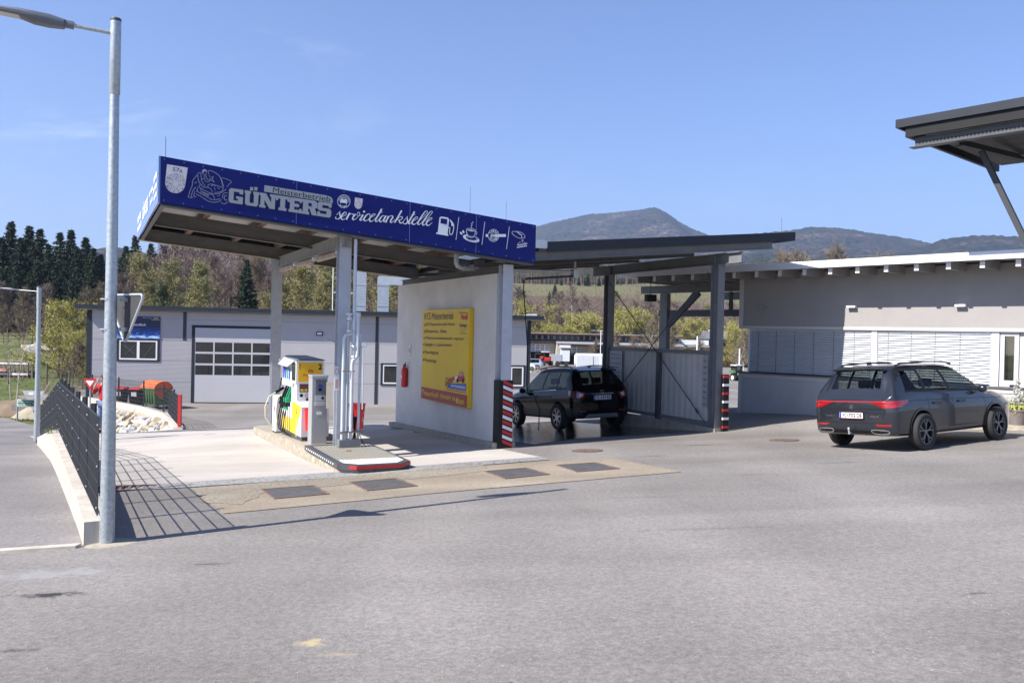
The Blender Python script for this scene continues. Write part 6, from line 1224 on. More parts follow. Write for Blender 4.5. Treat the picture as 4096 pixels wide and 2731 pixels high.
# ------------------------------------------------------------------ waste containers
def bin240(loc, rz, label):
    t_ = thing('wheelie_bin', label, 'waste bin', loc, rz, 'black bins with red lids'); t_.scale = (.9,)*3; mb = MB(); mb.hexa([(-.22, -.25, .08), (.22, -.25, .08), (.22, .25, .08), (-.22, .25, .08), (-.29, -.33, .95), (.29, -.33, .95), (.29, .33, .95), (-.29, .33, .95)]); mb.bbox(-.31, .31, -.35, .35, .9, .97, .02); mb.build('body', M['black'], t_)
    mb = MB(); mb.hexa([(-.31, -.37, .975), (.31, -.37, .975), (.31, .36, .975), (-.31, .36, .975), (-.24, -.3, 1.03), (.24, -.3, 1.03), (.26, .3, 1.07), (-.26, .3, 1.07)]); mb.build('lid', M['red_paint'], t_)
    for s_ in (-1, 1): mb = MB(); mb.lathe([(0, -.03), (.1, -.03), (.1, .03), (0, .03)], (s_*.25, .25, .1), 16, 'x'); mb.build('wheel', M['rubber'], t_)
    mb = MB(); mb.quad((-.13, -.317, .62), (.13, -.317, .62), (.13, -.332, .85), (-.13, -.332, .85)); mb.build('sticker', M['sticker'], t_)
by = 38.0
def hz(x, y): return (x, y, Hf(x, y))
bin240(hz(-18.40, 39.0), radians(2), 'black wheelie bin with red lid, the left one behind the mesh fence'); bin240(hz(-17.62, 38.9), radians(2), 'black wheelie bin with red lid next to the green container')
gc = thing('waste_container', 'large green waste container with curved orange lid', 'waste container', hz(-16.62, 38.8), radians(-38)); gc.scale = (.84,)*3
mb = MB(); mb.hexa([(-.58, -.42, .22), (.58, -.42, .22), (.58, .42, .22), (-.58, .42, .22), (-.68, -.52, 1.12), (.68, -.52, 1.12), (.68, .52, 1.12), (-.68, .52, 1.12)]); mb.build('body', M['green'], gc)
mb = MB(); mb.bbox(-.72, .72, -.56, .56, 1.08, 1.16, .02)
for x_ in (-.4, -.13, .13, .4): mb.bbox(x_-.03, x_+.03, -.53, -.46, .3, 1.08, .008)
mb.build('rim_and_ribs', M['green'], gc)
mb = MB(); arc = [(.55*cos(a)*1.02, 1.14+.42*sin(a)) for a in np.linspace(0, pi, 15)]
mb.prism(arc, -.70, .70, axis='x') if False else None
A_ = [( .55*cos(a), 1.13+.42*sin(a)) for a in np.linspace(0, pi, 15)]
for (a, b2) in zip(A_, A_[1:]): mb.quad((-.74, a[0], a[1]), (.74, a[0], a[1]), (.74, b2[0], b2[1]), (-.74, b2[0], b2[1]))
for x_ in (-.70, .70):
    pl = [(x_, p[0], p[1]) for p in A_]+[(x_, -.5, .9), (x_, -.2, .62), (x_, -.02, .58), (x_, .1, .72), (x_, .0, .95)]
    mb.add(pl, [tuple(f) for f in tessellate_polygon([[Vector((p[1], p[2], 0)) for p in pl]])])
mb.build('lid', M['orange'], gc, smooth=True, angle=30)
for sx_ in (-.48, .48):
    for sy_ in (-.34, .34): mb = MB(); mb.lathe([(0, -.025), (.1, -.025), (.1, .025), (0, .025)], (sx_, sy_, .1), 16, 'y'); mb.build('caster', M['rubber'], gc)
# ------------------------------------------------------------------ cars
def pchip(xs, ys, x):
    n = len(xs); h = [xs[i+1]-xs[i] for i in range(n-1)]; d = [(ys[i+1]-ys[i])/h[i] for i in range(n-1)]; m = [0]*n
    for i in range(1, n-1):
        if d[i-1]*d[i] > 0: w1 = 2*h[i]+h[i-1]; w2 = h[i]+2*h[i-1]; m[i] = (w1+w2)/(w1/d[i-1]+w2/d[i])
    m[0], m[-1] = d[0], d[-1]; i = 0
    while i < n-2 and x > xs[i+1]: i += 1
    t = (x-xs[i])/h[i]; t2, t3 = t*t, t*t*t
    return (2*t3-3*t2+1)*ys[i]+(t3-2*t2+t)*h[i]*m[i]+(-2*t3+3*t2)*ys[i+1]+(t3-t2)*h[i]*m[i+1]
def car_body(ST, sub=4):
    """ST rows: xb, xr, zs, wl, wm, wb, zb, wr, zr. returns (verts, faces, tag per face); rows run underside -> roof centre, both halves"""
    n = len(ST); idx = list(range(n)); F_ = []
    stations = []
    for i in range(n-1):
        for j in range(sub): stations.append(i+j/sub)
    stations.append(n-1)
    rings = []
    for s in stations:
        xb, xr, zs, wl_, wm, wb, zb, wr, zr = [pchip(idx, [r[k] for r in ST], s) for k in range(9)]
        row = []
        def P(t, y, z): row.append((xb+(xr-xb)*t, y, z))
        P(0, 0, zs); P(0, wl_*.6, zs); P(0, wl_*.93, zs+.01); P(0, wl_, zs+.06); P(0, (wl_+wm)/2+.005, zs+.16)
        hgt = zb-zs
        P(0, wm, zs+hgt*.36); P(0, wm+.006, zs+hgt*.55); P(0, wm+.002, zs+hgt*.72); P(0, wm*.985+.0, zs+hgt*.80); P(0, (wm*.55+wb*.45), zs+hgt*.92); P(0, wb+.012, zb-.015); P(0, wb, zb)
        for t in (.07, .3, .6, .88): P(t, wb+(wr-wb)*t+.03*sin(pi*t)*(1 if zr-zb > .2 else 0), zb+(zr-.05*min(1, (zr-zb)/.3)-zb)*t)
        P(1, wr, zr-.05*min(1, (zr-zb)/.3)); P(1, wr*.95, zr-.018*min(1, (zr-zb)/.3)); P(1, wr*.82, zr); P(1, wr*.5, zr+.012); P(1, wr*.22, zr+.018); P(1, 0, zr+.02)
        rings.append(row)
    V = []; m = len(rings[0])
    for r in rings: V += r
    V += [(x, -y, z) for r in rings for (x, y, z) in r]
    NR = len(rings); Fs = []; tags = []
    for side in (0, 1):
        b = side*NR*m
        for i in range(NR-1):
            for k in range(m-1):
                a = b+i*m+k; f = (a, a+1, a+m+1, a+m); Fs.append(f if side else f[::-1]); tags.append((stations[i], k, side))
        for e_, i in ((0, 0), (1, NR-1)):
            for k in range(m-1): pass
    # end caps as fans to both halves
    for i, fl in ((0, 1), (NR-1, 0)):
        for k in range(m-1):
            a, b2 = i*m+k, NR*m+i*m+k; f = (a, a+1, b2+1, b2); Fs.append(f if fl else f[::-1]); tags.append((stations[i], k, 2))
    return V, Fs, tags, m
def build_car(name, label, ST, wheels, paint, glass_m, win, screen, rear, loc, rotz, arch_r, wheel_r, rim, cladding, track, group=None, sub=4, interior=True, black_pillars=()):
    V, Fs, tags, m = car_body(ST, sub)
    bm = bmesh.new(); vs = [bm.verts.new(v) for v in V]; mats_ = []
    for f, t in zip(Fs, tags):
        try: fc = bm.faces.new([vs[i] for i in f])
        except ValueError: continue
        s, k, side = t; mi = 0
        if side < 2:
            if 12 <= k <= 14:
                for (a, b2) in win:
                    if a <= s < b2: mi = 1
                for (a, b2) in black_pillars:
                    if a <= s < b2: mi = 2
            if k >= 17 and screen[0] <= s < screen[1]: mi = 3
            if k >= 18 and rear[0] <= s < rear[1]: mi = 4
            if k <= (4 if cladding else 3): mi = 5 if cladding else 0
            if k in (11, 15) and any(a-.01 <= s < b2 for a, b2 in win+list(black_pillars)): mi = 2
        fc.material_index = mi
    bmesh.ops.remove_doubles(bm, verts=bm.verts[:], dist=.0004); bmesh.ops.recalc_face_normals(bm, faces=bm.faces[:])
    me = bpy.data.meshes.new('b'); bm.to_mesh(me); bm.free()
    for mm_ in (paint, glass_m, M['black'], glass_m, glass_m, M['black'], M['black']): me.materials.append(mm_)
    ob = bpy.data.objects.new('b', me); COL.objects.link(ob)
    cut = MB()
    for wx in wheels:
        for s_ in (-1, 1): cut.lathe([(0, -.2), (arch_r, -.2), (arch_r, .35), (0, .35)] if s_ > 0 else [(0, -.35), (arch_r, -.35), (arch_r, .2), (0, .2)], (wx, s_*(track/2-.05), wheel_r+.02), 40, 'y', 6)
    co = cut.build('c', [paint, glass_m, M['black'], glass_m, glass_m, M['black'], M['black']]); bmx = bmesh.new(); bmx.from_mesh(co.data); bmesh.ops.remove_doubles(bmx, verts=bmx.verts[:], dist=1e-5); bmesh.ops.recalc_face_normals(bmx, faces=bmx.faces[:]); bmx.to_mesh(co.data); bmx.free()
    for p in co.data.polygons: p.material_index = 6
    md = ob.modifiers.new('x', 'BOOLEAN'); md.operation = 'DIFFERENCE'; md.solver = 'EXACT'; md.object = co; md.use_self = False
    dg = bpy.context.evaluated_depsgraph_get(); r = bpy.data.meshes.new_from_object(ob.evaluated_get(dg))
    bpy.data.objects.remove(ob); bpy.data.objects.remove(co)
    bm = bmesh.new(); bm.from_mesh(r); bvh = BVHTree.FromBMesh(bm)
    root = thing(name, label, 'car', loc, rotz, group)
    def part(nm, ids, material, smooth=True):
        b2 = bm.copy(); dele = [f for f in b2.faces if f.material_index not in ids]; bmesh.ops.delete(b2, geom=dele, context='FACES'); me2 = bpy.data.meshes.new(nm); b2.to_mesh(me2); b2.free()
        for mm_ in (material if isinstance(material, list) else [material]*7): me2.materials.append(mm_)
        me2.shade_smooth(); me2.set_sharp_from_angle(angle=radians(32)); o = bpy.data.objects.new(nm, me2); COL.objects.link(o); o.parent = root; return o
    body = part('body', {0, 2, 5, 6}, [paint, paint, M['black'], paint, paint, M['cladding'], M['black']])
    # side windows: one object per side window
    for (a, b2) in win:
        pass
    def winpart(nm, mi, cond=None):
        b2 = bm.copy(); dele = [f for f in b2.faces if f.material_index != mi or (cond and not cond(f.calc_center_median()))]; bmesh.ops.delete(b2, geom=dele, context='FACES')
        if not b2.faces: b2.free(); return
        me2 = bpy.data.meshes.new(nm); b2.to_mesh(me2); b2.free(); me2.materials.clear(); [me2.materials.append(glass_m) for _ in range(7)]; me2.shade_smooth(); o = bpy.data.objects.new(nm, me2); COL.objects.link(o); o.parent = root
    xs_at = lambda s: (pchip(list(range(len(ST))), [r_[0] for r_ in ST], s)+pchip(list(range(len(ST))), [r_[1] for r_ in ST], s))/2
    for (a, b2) in win:
        xa_, xb_ = xs_at(a)-.12, xs_at(b2)+.12
        for s_ in (-1, 1): winpart('side_window', 1, lambda c, xa_=xs_at(a), xb_=xs_at(b2), s_=s_: (xa_-.35 < c.x < xb_+.35) and c.y*s_ > 0 and min(abs(c.x-(xs_at(w0)+xs_at(w1))/2)-(xs_at(w1)-xs_at(w0))/2 for w0, w1 in win) == (abs(c.x-(xa_+xb_)/2)-(xb_-xa_)/2))
    winpart('windscreen', 3); winpart('rear_window', 4)
    bm.free()
    def hit(p, d):
        q = bvh.ray_cast(Vector(p), Vector(d)); return q[0]
    def rearF(off=.006):
        "(y,z) -> point on the back of the car"
        def fn(y, z):
            h = hit((-1, y, z), (1, 0, 0)); return (h.x-off, y, z) if h else (0, y, z)
        return fn
    def sideF(s_, off=.005):
        def fn(x, z):
            h = hit((x, s_*2, z), (0, -s_, 0)); return (x, h.y+s_*off, z) if h else (x, s_*track/2, z)
        return fn
    root['_'] = 0; del root['_']
    # wheels
    for wx in wheels:
        for s_ in (-1, 1):
            c = (wx, s_*(track/2-.02), wheel_r); wh = MB(); R_w = wheel_r
            wh.lathe([(R_w*.70, -.09), (R_w*.93, -.105), (R_w, -.085), (R_w*1.005, 0), (R_w, .085), (R_w*.93, .105), (R_w*.70, .09)], c, 40, 'y'); w_ = wh.build('wheel', M['rubber'], root, smooth=True, angle=50)
            rm = MB(); rr = R_w*.70; f = s_
            rm.lathe([(rr, .09*f), (rr*.94, .085*f), (rr*.93, .0), (rr*.0, .0)], c, 32, 'y'); rm.build('rim_barrel', M['black'], w_, smooth=True)
            sp = MB(); ns = rim['n']; yo = c[1]+.075*f; yi = c[1]+.055*f
            for k in range(ns):
                a0 = 2*pi*k/ns+.3
                for da in ((-.13, .13) if rim['split'] else (0,)):
                    p0 = (c[0]+rr*.12*cos(a0), yo-.01*f, c[2]+rr*.12*sin(a0)); p1 = (c[0]+rr*.55*cos(a0+da*.5), yo, c[2]+rr*.55*sin(a0+da*.5)); p2 = (c[0]+rr*.95*cos(a0+da*2), yo-.005*f, c[2]+rr*.95*sin(a0+da*2))
                    sp.bar(p0, p1, rim['w'], .02, up=(0, 1, 0)); sp.bar(p1, p2, rim['w'], .02, up=(0, 1, 0))
            sp.lathe([(0, .08*f), (rr*.17, .078*f), (rr*.18, .05*f)], c, 20, 'y'); sp.lathe([(rr*.99, .088*f), (rr*.93, .088*f), (rr*.92, .06*f)], c, 32, 'y'); sp.build('rim', rim['mat'], w_)
    if interior:
        it = MB(); L0, L1 = ST[3][0], ST[-4][0]; it.box(wheels[0]-.3, wheels[1]-.2, -.7, .7, .3, .42); it.build('floor', M['black'], root)
        for x_ in (wheels[0]+.2, wheels[0]+1.15):
            for y_ in ((-.38, 0, .38) if x_ < wheels[0]+.5 else (-.38, .38)):
                s = MB(); s.bbox(x_-.1+.1, x_+.55, y_-.22, y_+.22, .42, .62, .04); s.hexa([(x_-.02, y_-.22, .6), (x_+.14, y_-.22, .6), (x_+.14, y_+.22, .6), (x_-.02, y_+.22, .6), (x_-.12, y_-.19, 1.13), (x_+.0, y_-.19, 1.13), (x_+.0, y_+.19, 1.13), (x_-.12, y_+.19, 1.13)]); s_o = s.build('seat', M['rubber'], root)
                s = MB(); s.bbox(x_-.14, x_-.03, y_-.13, y_+.13, 1.2, 1.36, .03); s.box(x_-.09, x_-.075, y_-.07, y_-.055, 1.1, 1.22); s.box(x_-.09, x_-.075, y_+.055, y_+.07, 1.1, 1.22); s.build('headrest', M['black'], s_o)
        s = MB(); s.bbox(wheels[1]-.75, wheels[1]-.1, -.68, .68, .7, .98, .05); s.build('dashboard', M['black'], root)
    return root, rearF, sideF, hit
M['cladding'] = mat('cladding_dark', (.012, .012, .014), .5, var=.05)
def plate(root, c, hit, w, h, txt, ny=0):
    h0 = hit((-1, c[0], c[1]), (1, 0, 0)); x = (h0.x if h0 else 0)-.02
    mb = MB(); mb.box(x-.006, x+.02, c[0]-w/2-.01, c[0]+w/2+.01, c[1]-h/2-.025, c[1]+h/2+.008); p_ = mb.build('number_plate', M['black'], root)
    mb = MB(); mb.box(x-.009, x-.006, c[0]-w/2, c[0]+w/2, c[1]-h/2, c[1]+h/2); mb.build('plate_face', M['plate'], p_)
    # seen from behind: +y is to the left when the car points away along +x
    F_ = lambda u, v: (x-.0105, c[0]-u, c[1]+v)
    mb = MB(); fill(mb, [(-w/2+.004, -h/2+.004), (-w/2+.045, -h/2+.004), (-w/2+.045, h/2-.004), (-w/2+.004, h/2-.004)], F_); mb.build('euro_band', M['plate_blue'], p_)
    mb = MB(); text_box(mb, txt[0], F_, -w/2+.06, -w/2+.165, -h*.36, h*.36, .035); text_box(mb, txt[1], F_, -w/2+.203, -w/2+.365, -h*.36, h*.36, .035); text_box(mb, txt[2], F_, -w/2+.385, w/2-.015, -h*.36, h*.36, .035); mb.build('plate_letters', M['black'], p_)
    mb = MB(); fill(mb, [(-w/2+.172, -h*.2), (-w/2+.193, -h*.2), (-w/2+.196, h*.2), (-w/2+.169, h*.2)], F_); mb.build('crest', M['green_sign'], p_)
    mb = MB(); F2 = lambda u, v: (x-.0105, c[0]-u, c[1]+v); fill(mb, [(-w/2, h/2-.005), (w/2, h/2-.005), (w/2, h/2), (-w/2, h/2)], F2); fill(mb, [(-w/2, -h/2), (w/2, -h/2), (w/2, -h/2+.005), (-w/2, -h/2+.005)], F2); mb.build('plate_edge', M['red_paint'], p_)
def grid_fill(mb, poly, fn, n=10):
    "fill a 2D polygon draped on the body with enough vertices to follow it"
    bm = bmesh.new(); f = bm.faces.new([bm.verts.new((p[0], p[1], 0)) for p in poly]); xs = [p[0] for p in poly]; ys = [p[1] for p in poly]
    for ax, lo, hi in ((0, min(xs), max(xs)), (1, min(ys), max(ys))):
        for i in range(1, n): c = lo+(hi-lo)*i/n; bmesh.ops.bisect_plane(bm, geom=bm.verts[:]+bm.edges[:]+bm.faces[:], plane_co=(c, 0, 0) if ax == 0 else (0, c, 0), plane_no=(1, 0, 0) if ax == 0 else (0, 1, 0))
    bm.verts.index_update(); mb.add([fn(v.co.x, v.co.y) for v in bm.verts], [[v.index for v in f.verts] for f in bm.faces]); bm.free()
# stations: xb, xr, zs, wl, wm, wb, zb, wr, zr
SUV = [(0.03, 0.05, 0.4, 0.7, 0.72, 0.68, 0.97, 0.6, 1.0), (0.1, 0.12, 0.33, 0.84, 0.86, 0.8, 1.07, 0.68, 1.11), (0.17, 0.42, 0.3, 0.89, 0.91, 0.845, 1.12, 0.6, 1.6), (0.42, 0.56, 0.29, 0.905, 0.92, 0.86, 1.135, 0.615, 1.645), (0.8, 0.88, 0.28, 0.91, 0.92, 0.87, 1.14, 0.625, 1.665), (1.14, 1.14, 0.28, 0.91, 0.92, 0.87, 1.13, 0.63, 1.675), (1.24, 1.22, 0.28, 0.91, 0.92, 0.87, 1.13, 0.63, 1.675), (2.02, 1.92, 0.28, 0.91, 0.92, 0.87, 1.11, 0.63, 1.67), (2.14, 2.02, 0.28, 0.91, 0.92, 0.87, 1.105, 0.63, 1.668), (3.05, 2.55, 0.28, 0.91, 0.92, 0.865, 1.08, 0.62, 1.63), (3.42, 2.78, 0.28, 0.9, 0.915, 0.86, 1.065, 0.6, 1.59), (3.52, 3.6, 0.28, 0.9, 0.915, 0.85, 1.055, 0.74, 1.1), (3.95, 3.97, 0.28, 0.9, 0.91, 0.83, 1.015, 0.72, 1.07), (4.35, 4.37, 0.28, 0.87, 0.88, 0.78, 0.945, 0.66, 0.99), (4.6, 4.61, 0.29, 0.78, 0.79, 0.69, 0.83, 0.56, 0.87), (4.72, 4.72, 0.34, 0.62, 0.63, 0.56, 0.66, 0.44, 0.68)]
rr = ground_hit((3666, 1799)); ang = radians(33.5)
hd_ = Vector((cos(ang), sin(ang), 0)); nl = Vector((-sin(ang), cos(ang), 0))
# rear right wheel contact: local (.97, -.79)
o2 = Vector((rr.x, rr.y, 0))-hd_*.97+nl*(.84); o2.z = Hf(o2.x+hd_.x*2.3, o2.y+hd_.y*2.3)-0.0
root, rF, sF, hit = build_car('parked_car', 'dark grey estate SUV parked in front of the slat blinds, seen from behind', SUV, (.97, 3.76), M['paint_grey'], M['car_glass'], [(3.25, 5.0), (6.0, 7.0), (8.0, 9.7)], (10, 11), (1.25, 2.0), o2, ang, .40, .355, dict(n=5, split=True, w=.022, mat=mat('rim_two_tone', (.20, .20, .21), .3, metal=.7)), False, 1.84, black_pillars=[(5.0, 6.0), (7.0, 8.0)])
gx_ = (Hf(o2.x+hd_.x*3.76, o2.y+hd_.y*3.76)-Hf(o2.x+hd_.x*.97, o2.y+hd_.y*.97))/2.79; gy_ = (Hf(o2.x+nl.x, o2.y+nl.y)-Hf(o2.x-nl.x, o2.y-nl.y))/2
def settle(root, ox, oy, ang, x1, x2, hw):
    "stand the car on its four wheels on the slope"
    h = Vector((cos(ang), sin(ang), 0)); n_ = Vector((-sin(ang), cos(ang), 0)); P = lambda a, b2: Vector((ox+h.x*a+n_.x*b2, oy+h.y*a+n_.y*b2, 0))
    z = lambda a, b2: Hf(P(a, b2).x, P(a, b2).y)+.008
    fx_ = (z(x2, 0)-z(x1, 0))/(x2-x1); fy_ = (z(x1, hw)-z(x1, -hw))/(2*hw); zc = (z(x1, 0)+z(x2, 0))/2-fx_*(x1+x2)/2
    ex = Vector((h.x, h.y, fx_)).normalized(); ey = Vector((n_.x, n_.y, fy_)); ey = (ey-ex*ey.dot(ex)).normalized(); ez = ex.cross(ey)
    mw = Matrix(((ex.x, ey.x, ez.x, ox), (ex.y, ey.y, ez.y, oy), (ex.z, ey.z, ez.z, zc), (0, 0, 0, 1))); root.rotation_euler = mw.to_euler(); root.location = (ox, oy, zc)
settle(root, o2.x, o2.y, ang, .97, 3.76, .79)
SR = root
for o_ in [SR]: o_.scale = (.895,)*3; P_ = hd_*.97*.105-nl*.84*.105; o_.location = (o2.x+P_.x+.07, o2.y+P_.y, o_.location.z+(Hf(rr.x, rr.y)-Hf(o2.x, o2.y))*.105+.004)
# tail lamps: +y is the left side of the car
def cornF(s_, hit, off=.008, cx=.75, cy=.30):
    def fn(th, z):
        a = radians(th); d = Vector((-cos(a), s_*sin(a), 0)); c = Vector((cx, s_*cy, z)); h = hit(c+d*2.5, -d); return tuple(Vector(h)+d*off) if h else tuple(c+d*.6)
    return fn
for s_, nm in ((1, 'l'), (-1, 'r')):
    mb = MB(); G_ = cornF(s_, hit, .009); grid_fill(mb, [(4, .975), (20, .985), (70, 1.0), (66, .94), (52, .875), (38, .845), (28, .85), (20, .90)], G_, 14); t_ = mb.build('tail_light', M['lamp_red'], SR, smooth=True)
    mb = MB(); F2 = cornF(s_, hit, .013); grid_fill(mb, [(8, .972), (40, .978), (40, .962), (12, .958)], F2, 8); grid_fill(mb, [(24, .91), (33, .875), (36, .89), (29, .93)], F2, 5); grid_fill(mb, [(36, .865), (48, .885), (60, .95), (55, .95), (45, .90), (36, .885)], F2, 6); mb.build('lit_element', M['lamp_bright'], t_)
mb = MB(); grid_fill(mb, [(-.5, .98), (.5, .98), (.5, .962), (-.5, .962)], rF(.008), 14); mb.build('light_bar', M['lamp_bright'], SR)
mb = MB(); F_ = rF(.008); [fill(mb, p, lambda u, v: F_(-u, v)) for p in ([(-.045, .90), (.03, .90), (.045, .885), (-.045, .885)], [(-.045, .875), (.045, .875), (.045, .86), (-.045, .862)], [(-.045, .85), (.045, .85), (.03, .835), (-.045, .835)], [(-.045, .90), (-.02, .9), (.045, .86), (.02, .86)])]; mb.build('badge', M['chrome'], SR)
mb = MB(); F_ = rF(.007); text_box(mb, 'TARRACO', lambda u, v: F_(-u, v), -.60, -.36, .665, .70, .01); text_box(mb, 'FR-4', lambda u, v: F_(-u, v), .42, .58, .665, .70, .01); mb.build('rear_lettering', M['chrome'], SR)
plate(SR, (0, .70), hit, .52, .115, ('WZ', '702', 'DE'))
mb = MB(); F_ = rF(.004)
stroke(mb, [(-.72, .83), (.72, .83)], .022, F_, smooth=True, n=24); stroke(mb, [(-.74, .555), (.74, .555)], .008, F_, n=24); stroke(mb, [(-.66, .62), (-.72, .83)], .007, F_, n=8); stroke(mb, [(.66, .62), (.72, .83)], .007, F_, n=8)
for s_ in (-1, 1):
    G_ = sF(s_, .003)
    for pts in ([(1.22, .36), (1.22, .6), (1.2, 1.03)], [(2.10, .33), (2.10, 1.02)], [(3.36, .33), (3.38, .7), (3.3, .99)], [(1.22, .36), (3.36, .34)], [(.55, .98), (1.2, .97), (2.1, .955), (3.3, .93), (4.1, .9)]): stroke(mb, pts, .008, G_, n=10)
mb.build('panel_gap', M['black'], SR)
mb = MB(); grid_fill(mb, [(-.60, .40), (.60, .40), (.56, .335), (-.56, .335)], rF(.012), 12); mb.build('diffuser', M['black'], SR)
for s_ in (-1, 1):
    mb = MB(); grid_fill(mb, [(s_*.50, .535), (s_*.82, .535), (s_*.82, .495), (s_*.56, .495)], rF(.010), 8); mb.build('reflector', M['lamp_red'], SR)
    mb = MB(); F_ = rF(.02); stroke(mb, [(s_*.44, .42), (s_*.72, .42), (s_*.78, .385), (s_*.72, .35), (s_*.48, .35)], .02, F_, True, n=4); mb.build('exhaust_trim', M['chrome'], SR)
    mb = MB(); G_ = sF(s_, .006)
    for x_ in (1.52, 2.42): pass
    for x_ in (1.38, 2.30):
        h = hit((x_+.1, s_*2, .90), (0, -s_, 0)); y_ = abs(h.y) if h else .9; mb.bbox(x_, x_+.2, s_*(y_-.0), s_*(y_+.035), .885, .915, .008)
    mb.build('door_handle', M['paint_grey'], SR)
    mb = MB(); mb.tube([(.62, s_*.60, 1.665), (.80, s_*.615, 1.705), (1.6, s_*.625, 1.725), (2.3, s_*.62, 1.715), (2.62, s_*.61, 1.66)], .018, 8); mb.build('roof_rail', M['black'], SR, smooth=True)
    mb = MB(); mb.lathe([(0, -.095), (.045, -.085), (.075, -.05), (.085, 0), (.08, .04), (.06, .075), (0, .09)], (3.12, s_*1.0, 1.13), 18, 'y'); mb.bar((3.12, s_*.87, 1.06), (3.14, s_*.95, 1.09), .06, .03); mi_ = mb.build('wing_mirror', M['paint_grey'], SR, smooth=True, angle=50)
    mb = MB()
    for wx in (.97, 3.76):
        for k in range(24):
            a = pi*(k/23)*1.06-.09; c_ = (wx+.415*cos(a), .375+.415*sin(a))
        pts = [(wx+.43*cos(a), .375+.43*sin(a)) for a in np.linspace(-.1, pi+.1, 26)]
        stroke(mb, pts, .045, sF(s_, .010), smooth=False)
    mb.build('wheel_arch_trim', M['paint_grey'], SR)
mb = MB(); mb.hexa([(.30, -.56, 1.57), (.55, -.60, 1.60), (.55, .60, 1.60), (.30, .56, 1.57), (.27, -.545, 1.605), (.56, -.60, 1.658), (.56, .60, 1.658), (.27, .545, 1.605)]); mb.build('spoiler', M['paint_grey'], SR)
mb = MB(); mb.tube([(.12, .0, 1.115), (.135, -.25, 1.12)], .012, 6); mb.tube([(.13, -.1, 1.12), (.15, -.45, 1.13)], .008, 6); mb.build('rear_wiper', M['black'], SR)
mb = MB(); mb.tube([(-.03, 0, .36), (-.08, 0, .34), (-.09, 0, .42)], .018, 8); mb.lathe([(0, .03), (.02, .022), (.025, 0), (.02, -.02)], (-.09, 0, .44), 12); mb.build('tow_ball', M['alu'], SR)
mb = MB(); mb.hexa([(.62, -.015, 1.685), (.78, -.02, 1.69), (.78, .02, 1.69), (.62, .015, 1.685), (.62, -.002, 1.74), (.66, -.004, 1.74), (.66, .004, 1.74), (.62, .002, 1.74)]); mb.build('roof_aerial', M['black'], SR)
for s_ in (-1, 1): mb = MB(); grid_fill(mb, [(4.35, .84), (4.62, .76), (4.6, .68), (4.4, .74)], sF(s_, .006), 5); mb.build('headlight', M['lamp_clear'], SR)
# black SUV in the wash bay ----------------------------------------------------
BK = [(.04, .06, .42, .64, .68, .64, .98, .56, 1.02), (.10, .12, .34, .78, .81, .75, 1.06, .63, 1.10), (.16, .36, .30, .84, .865, .80, 1.08, .58, 1.53), (.36, .48, .29, .865, .885, .82, 1.08, .60, 1.60), (.62, .70, .28, .875, .885, .82, 1.07, .61, 1.635),
      (1.0, .98, .28, .875, .885, .82, 1.05, .61, 1.65), (1.08, 1.05, .28, .875, .885, .82, 1.05, .61, 1.65), (1.84, 1.70, .28, .875, .885, .82, 1.02, .61, 1.65), (1.94, 1.78, .28, .875, .885, .82, 1.02, .61, 1.648), (2.80, 2.30, .28, .87, .885, .815, .99, .60, 1.61), (3.12, 2.48, .28, .865, .88, .81, .98, .58, 1.57),
      (3.24, 3.30, .28, .86, .88, .80, .97, .70, 1.03), (3.60, 3.62, .28, .86, .875, .78, .95, .68, 1.0), (3.95, 3.96, .28, .83, .85, .74, .90, .62, .94), (4.16, 4.17, .30, .74, .76, .65, .80, .53, .82), (4.27, 4.27, .36, .58, .60, .52, .66, .42, .68)]
bang = radians(27+88); hb = Vector((cos(bang), sin(bang), 0)); nb = Vector((-sin(bang), cos(bang), 0))
lw = ground_hit((2247, 1719)); ob_ = Vector((lw.x, lw.y, 0))-hb*.84-nb*.80
BR, rF, sF, hit = build_car('parked_car', 'black compact SUV standing in the wash bay, seen from behind left', BK, (.84, 3.40), M['paint_black'], M['black_glass'], [(3.4, 5.0), (6.0, 7.0), (8.0, 9.7)], (10, 11), (1.25, 2.0), ob_, bang, .385, .345, dict(n=7, split=False, w=.045, mat=mat('rim_silver', (.42, .42, .44), .3, metal=.8)), True, 1.77, black_pillars=[(5.0, 6.0), (7.0, 8.0)])
settle(BR, ob_.x, ob_.y, bang, .84, 3.40, .77)
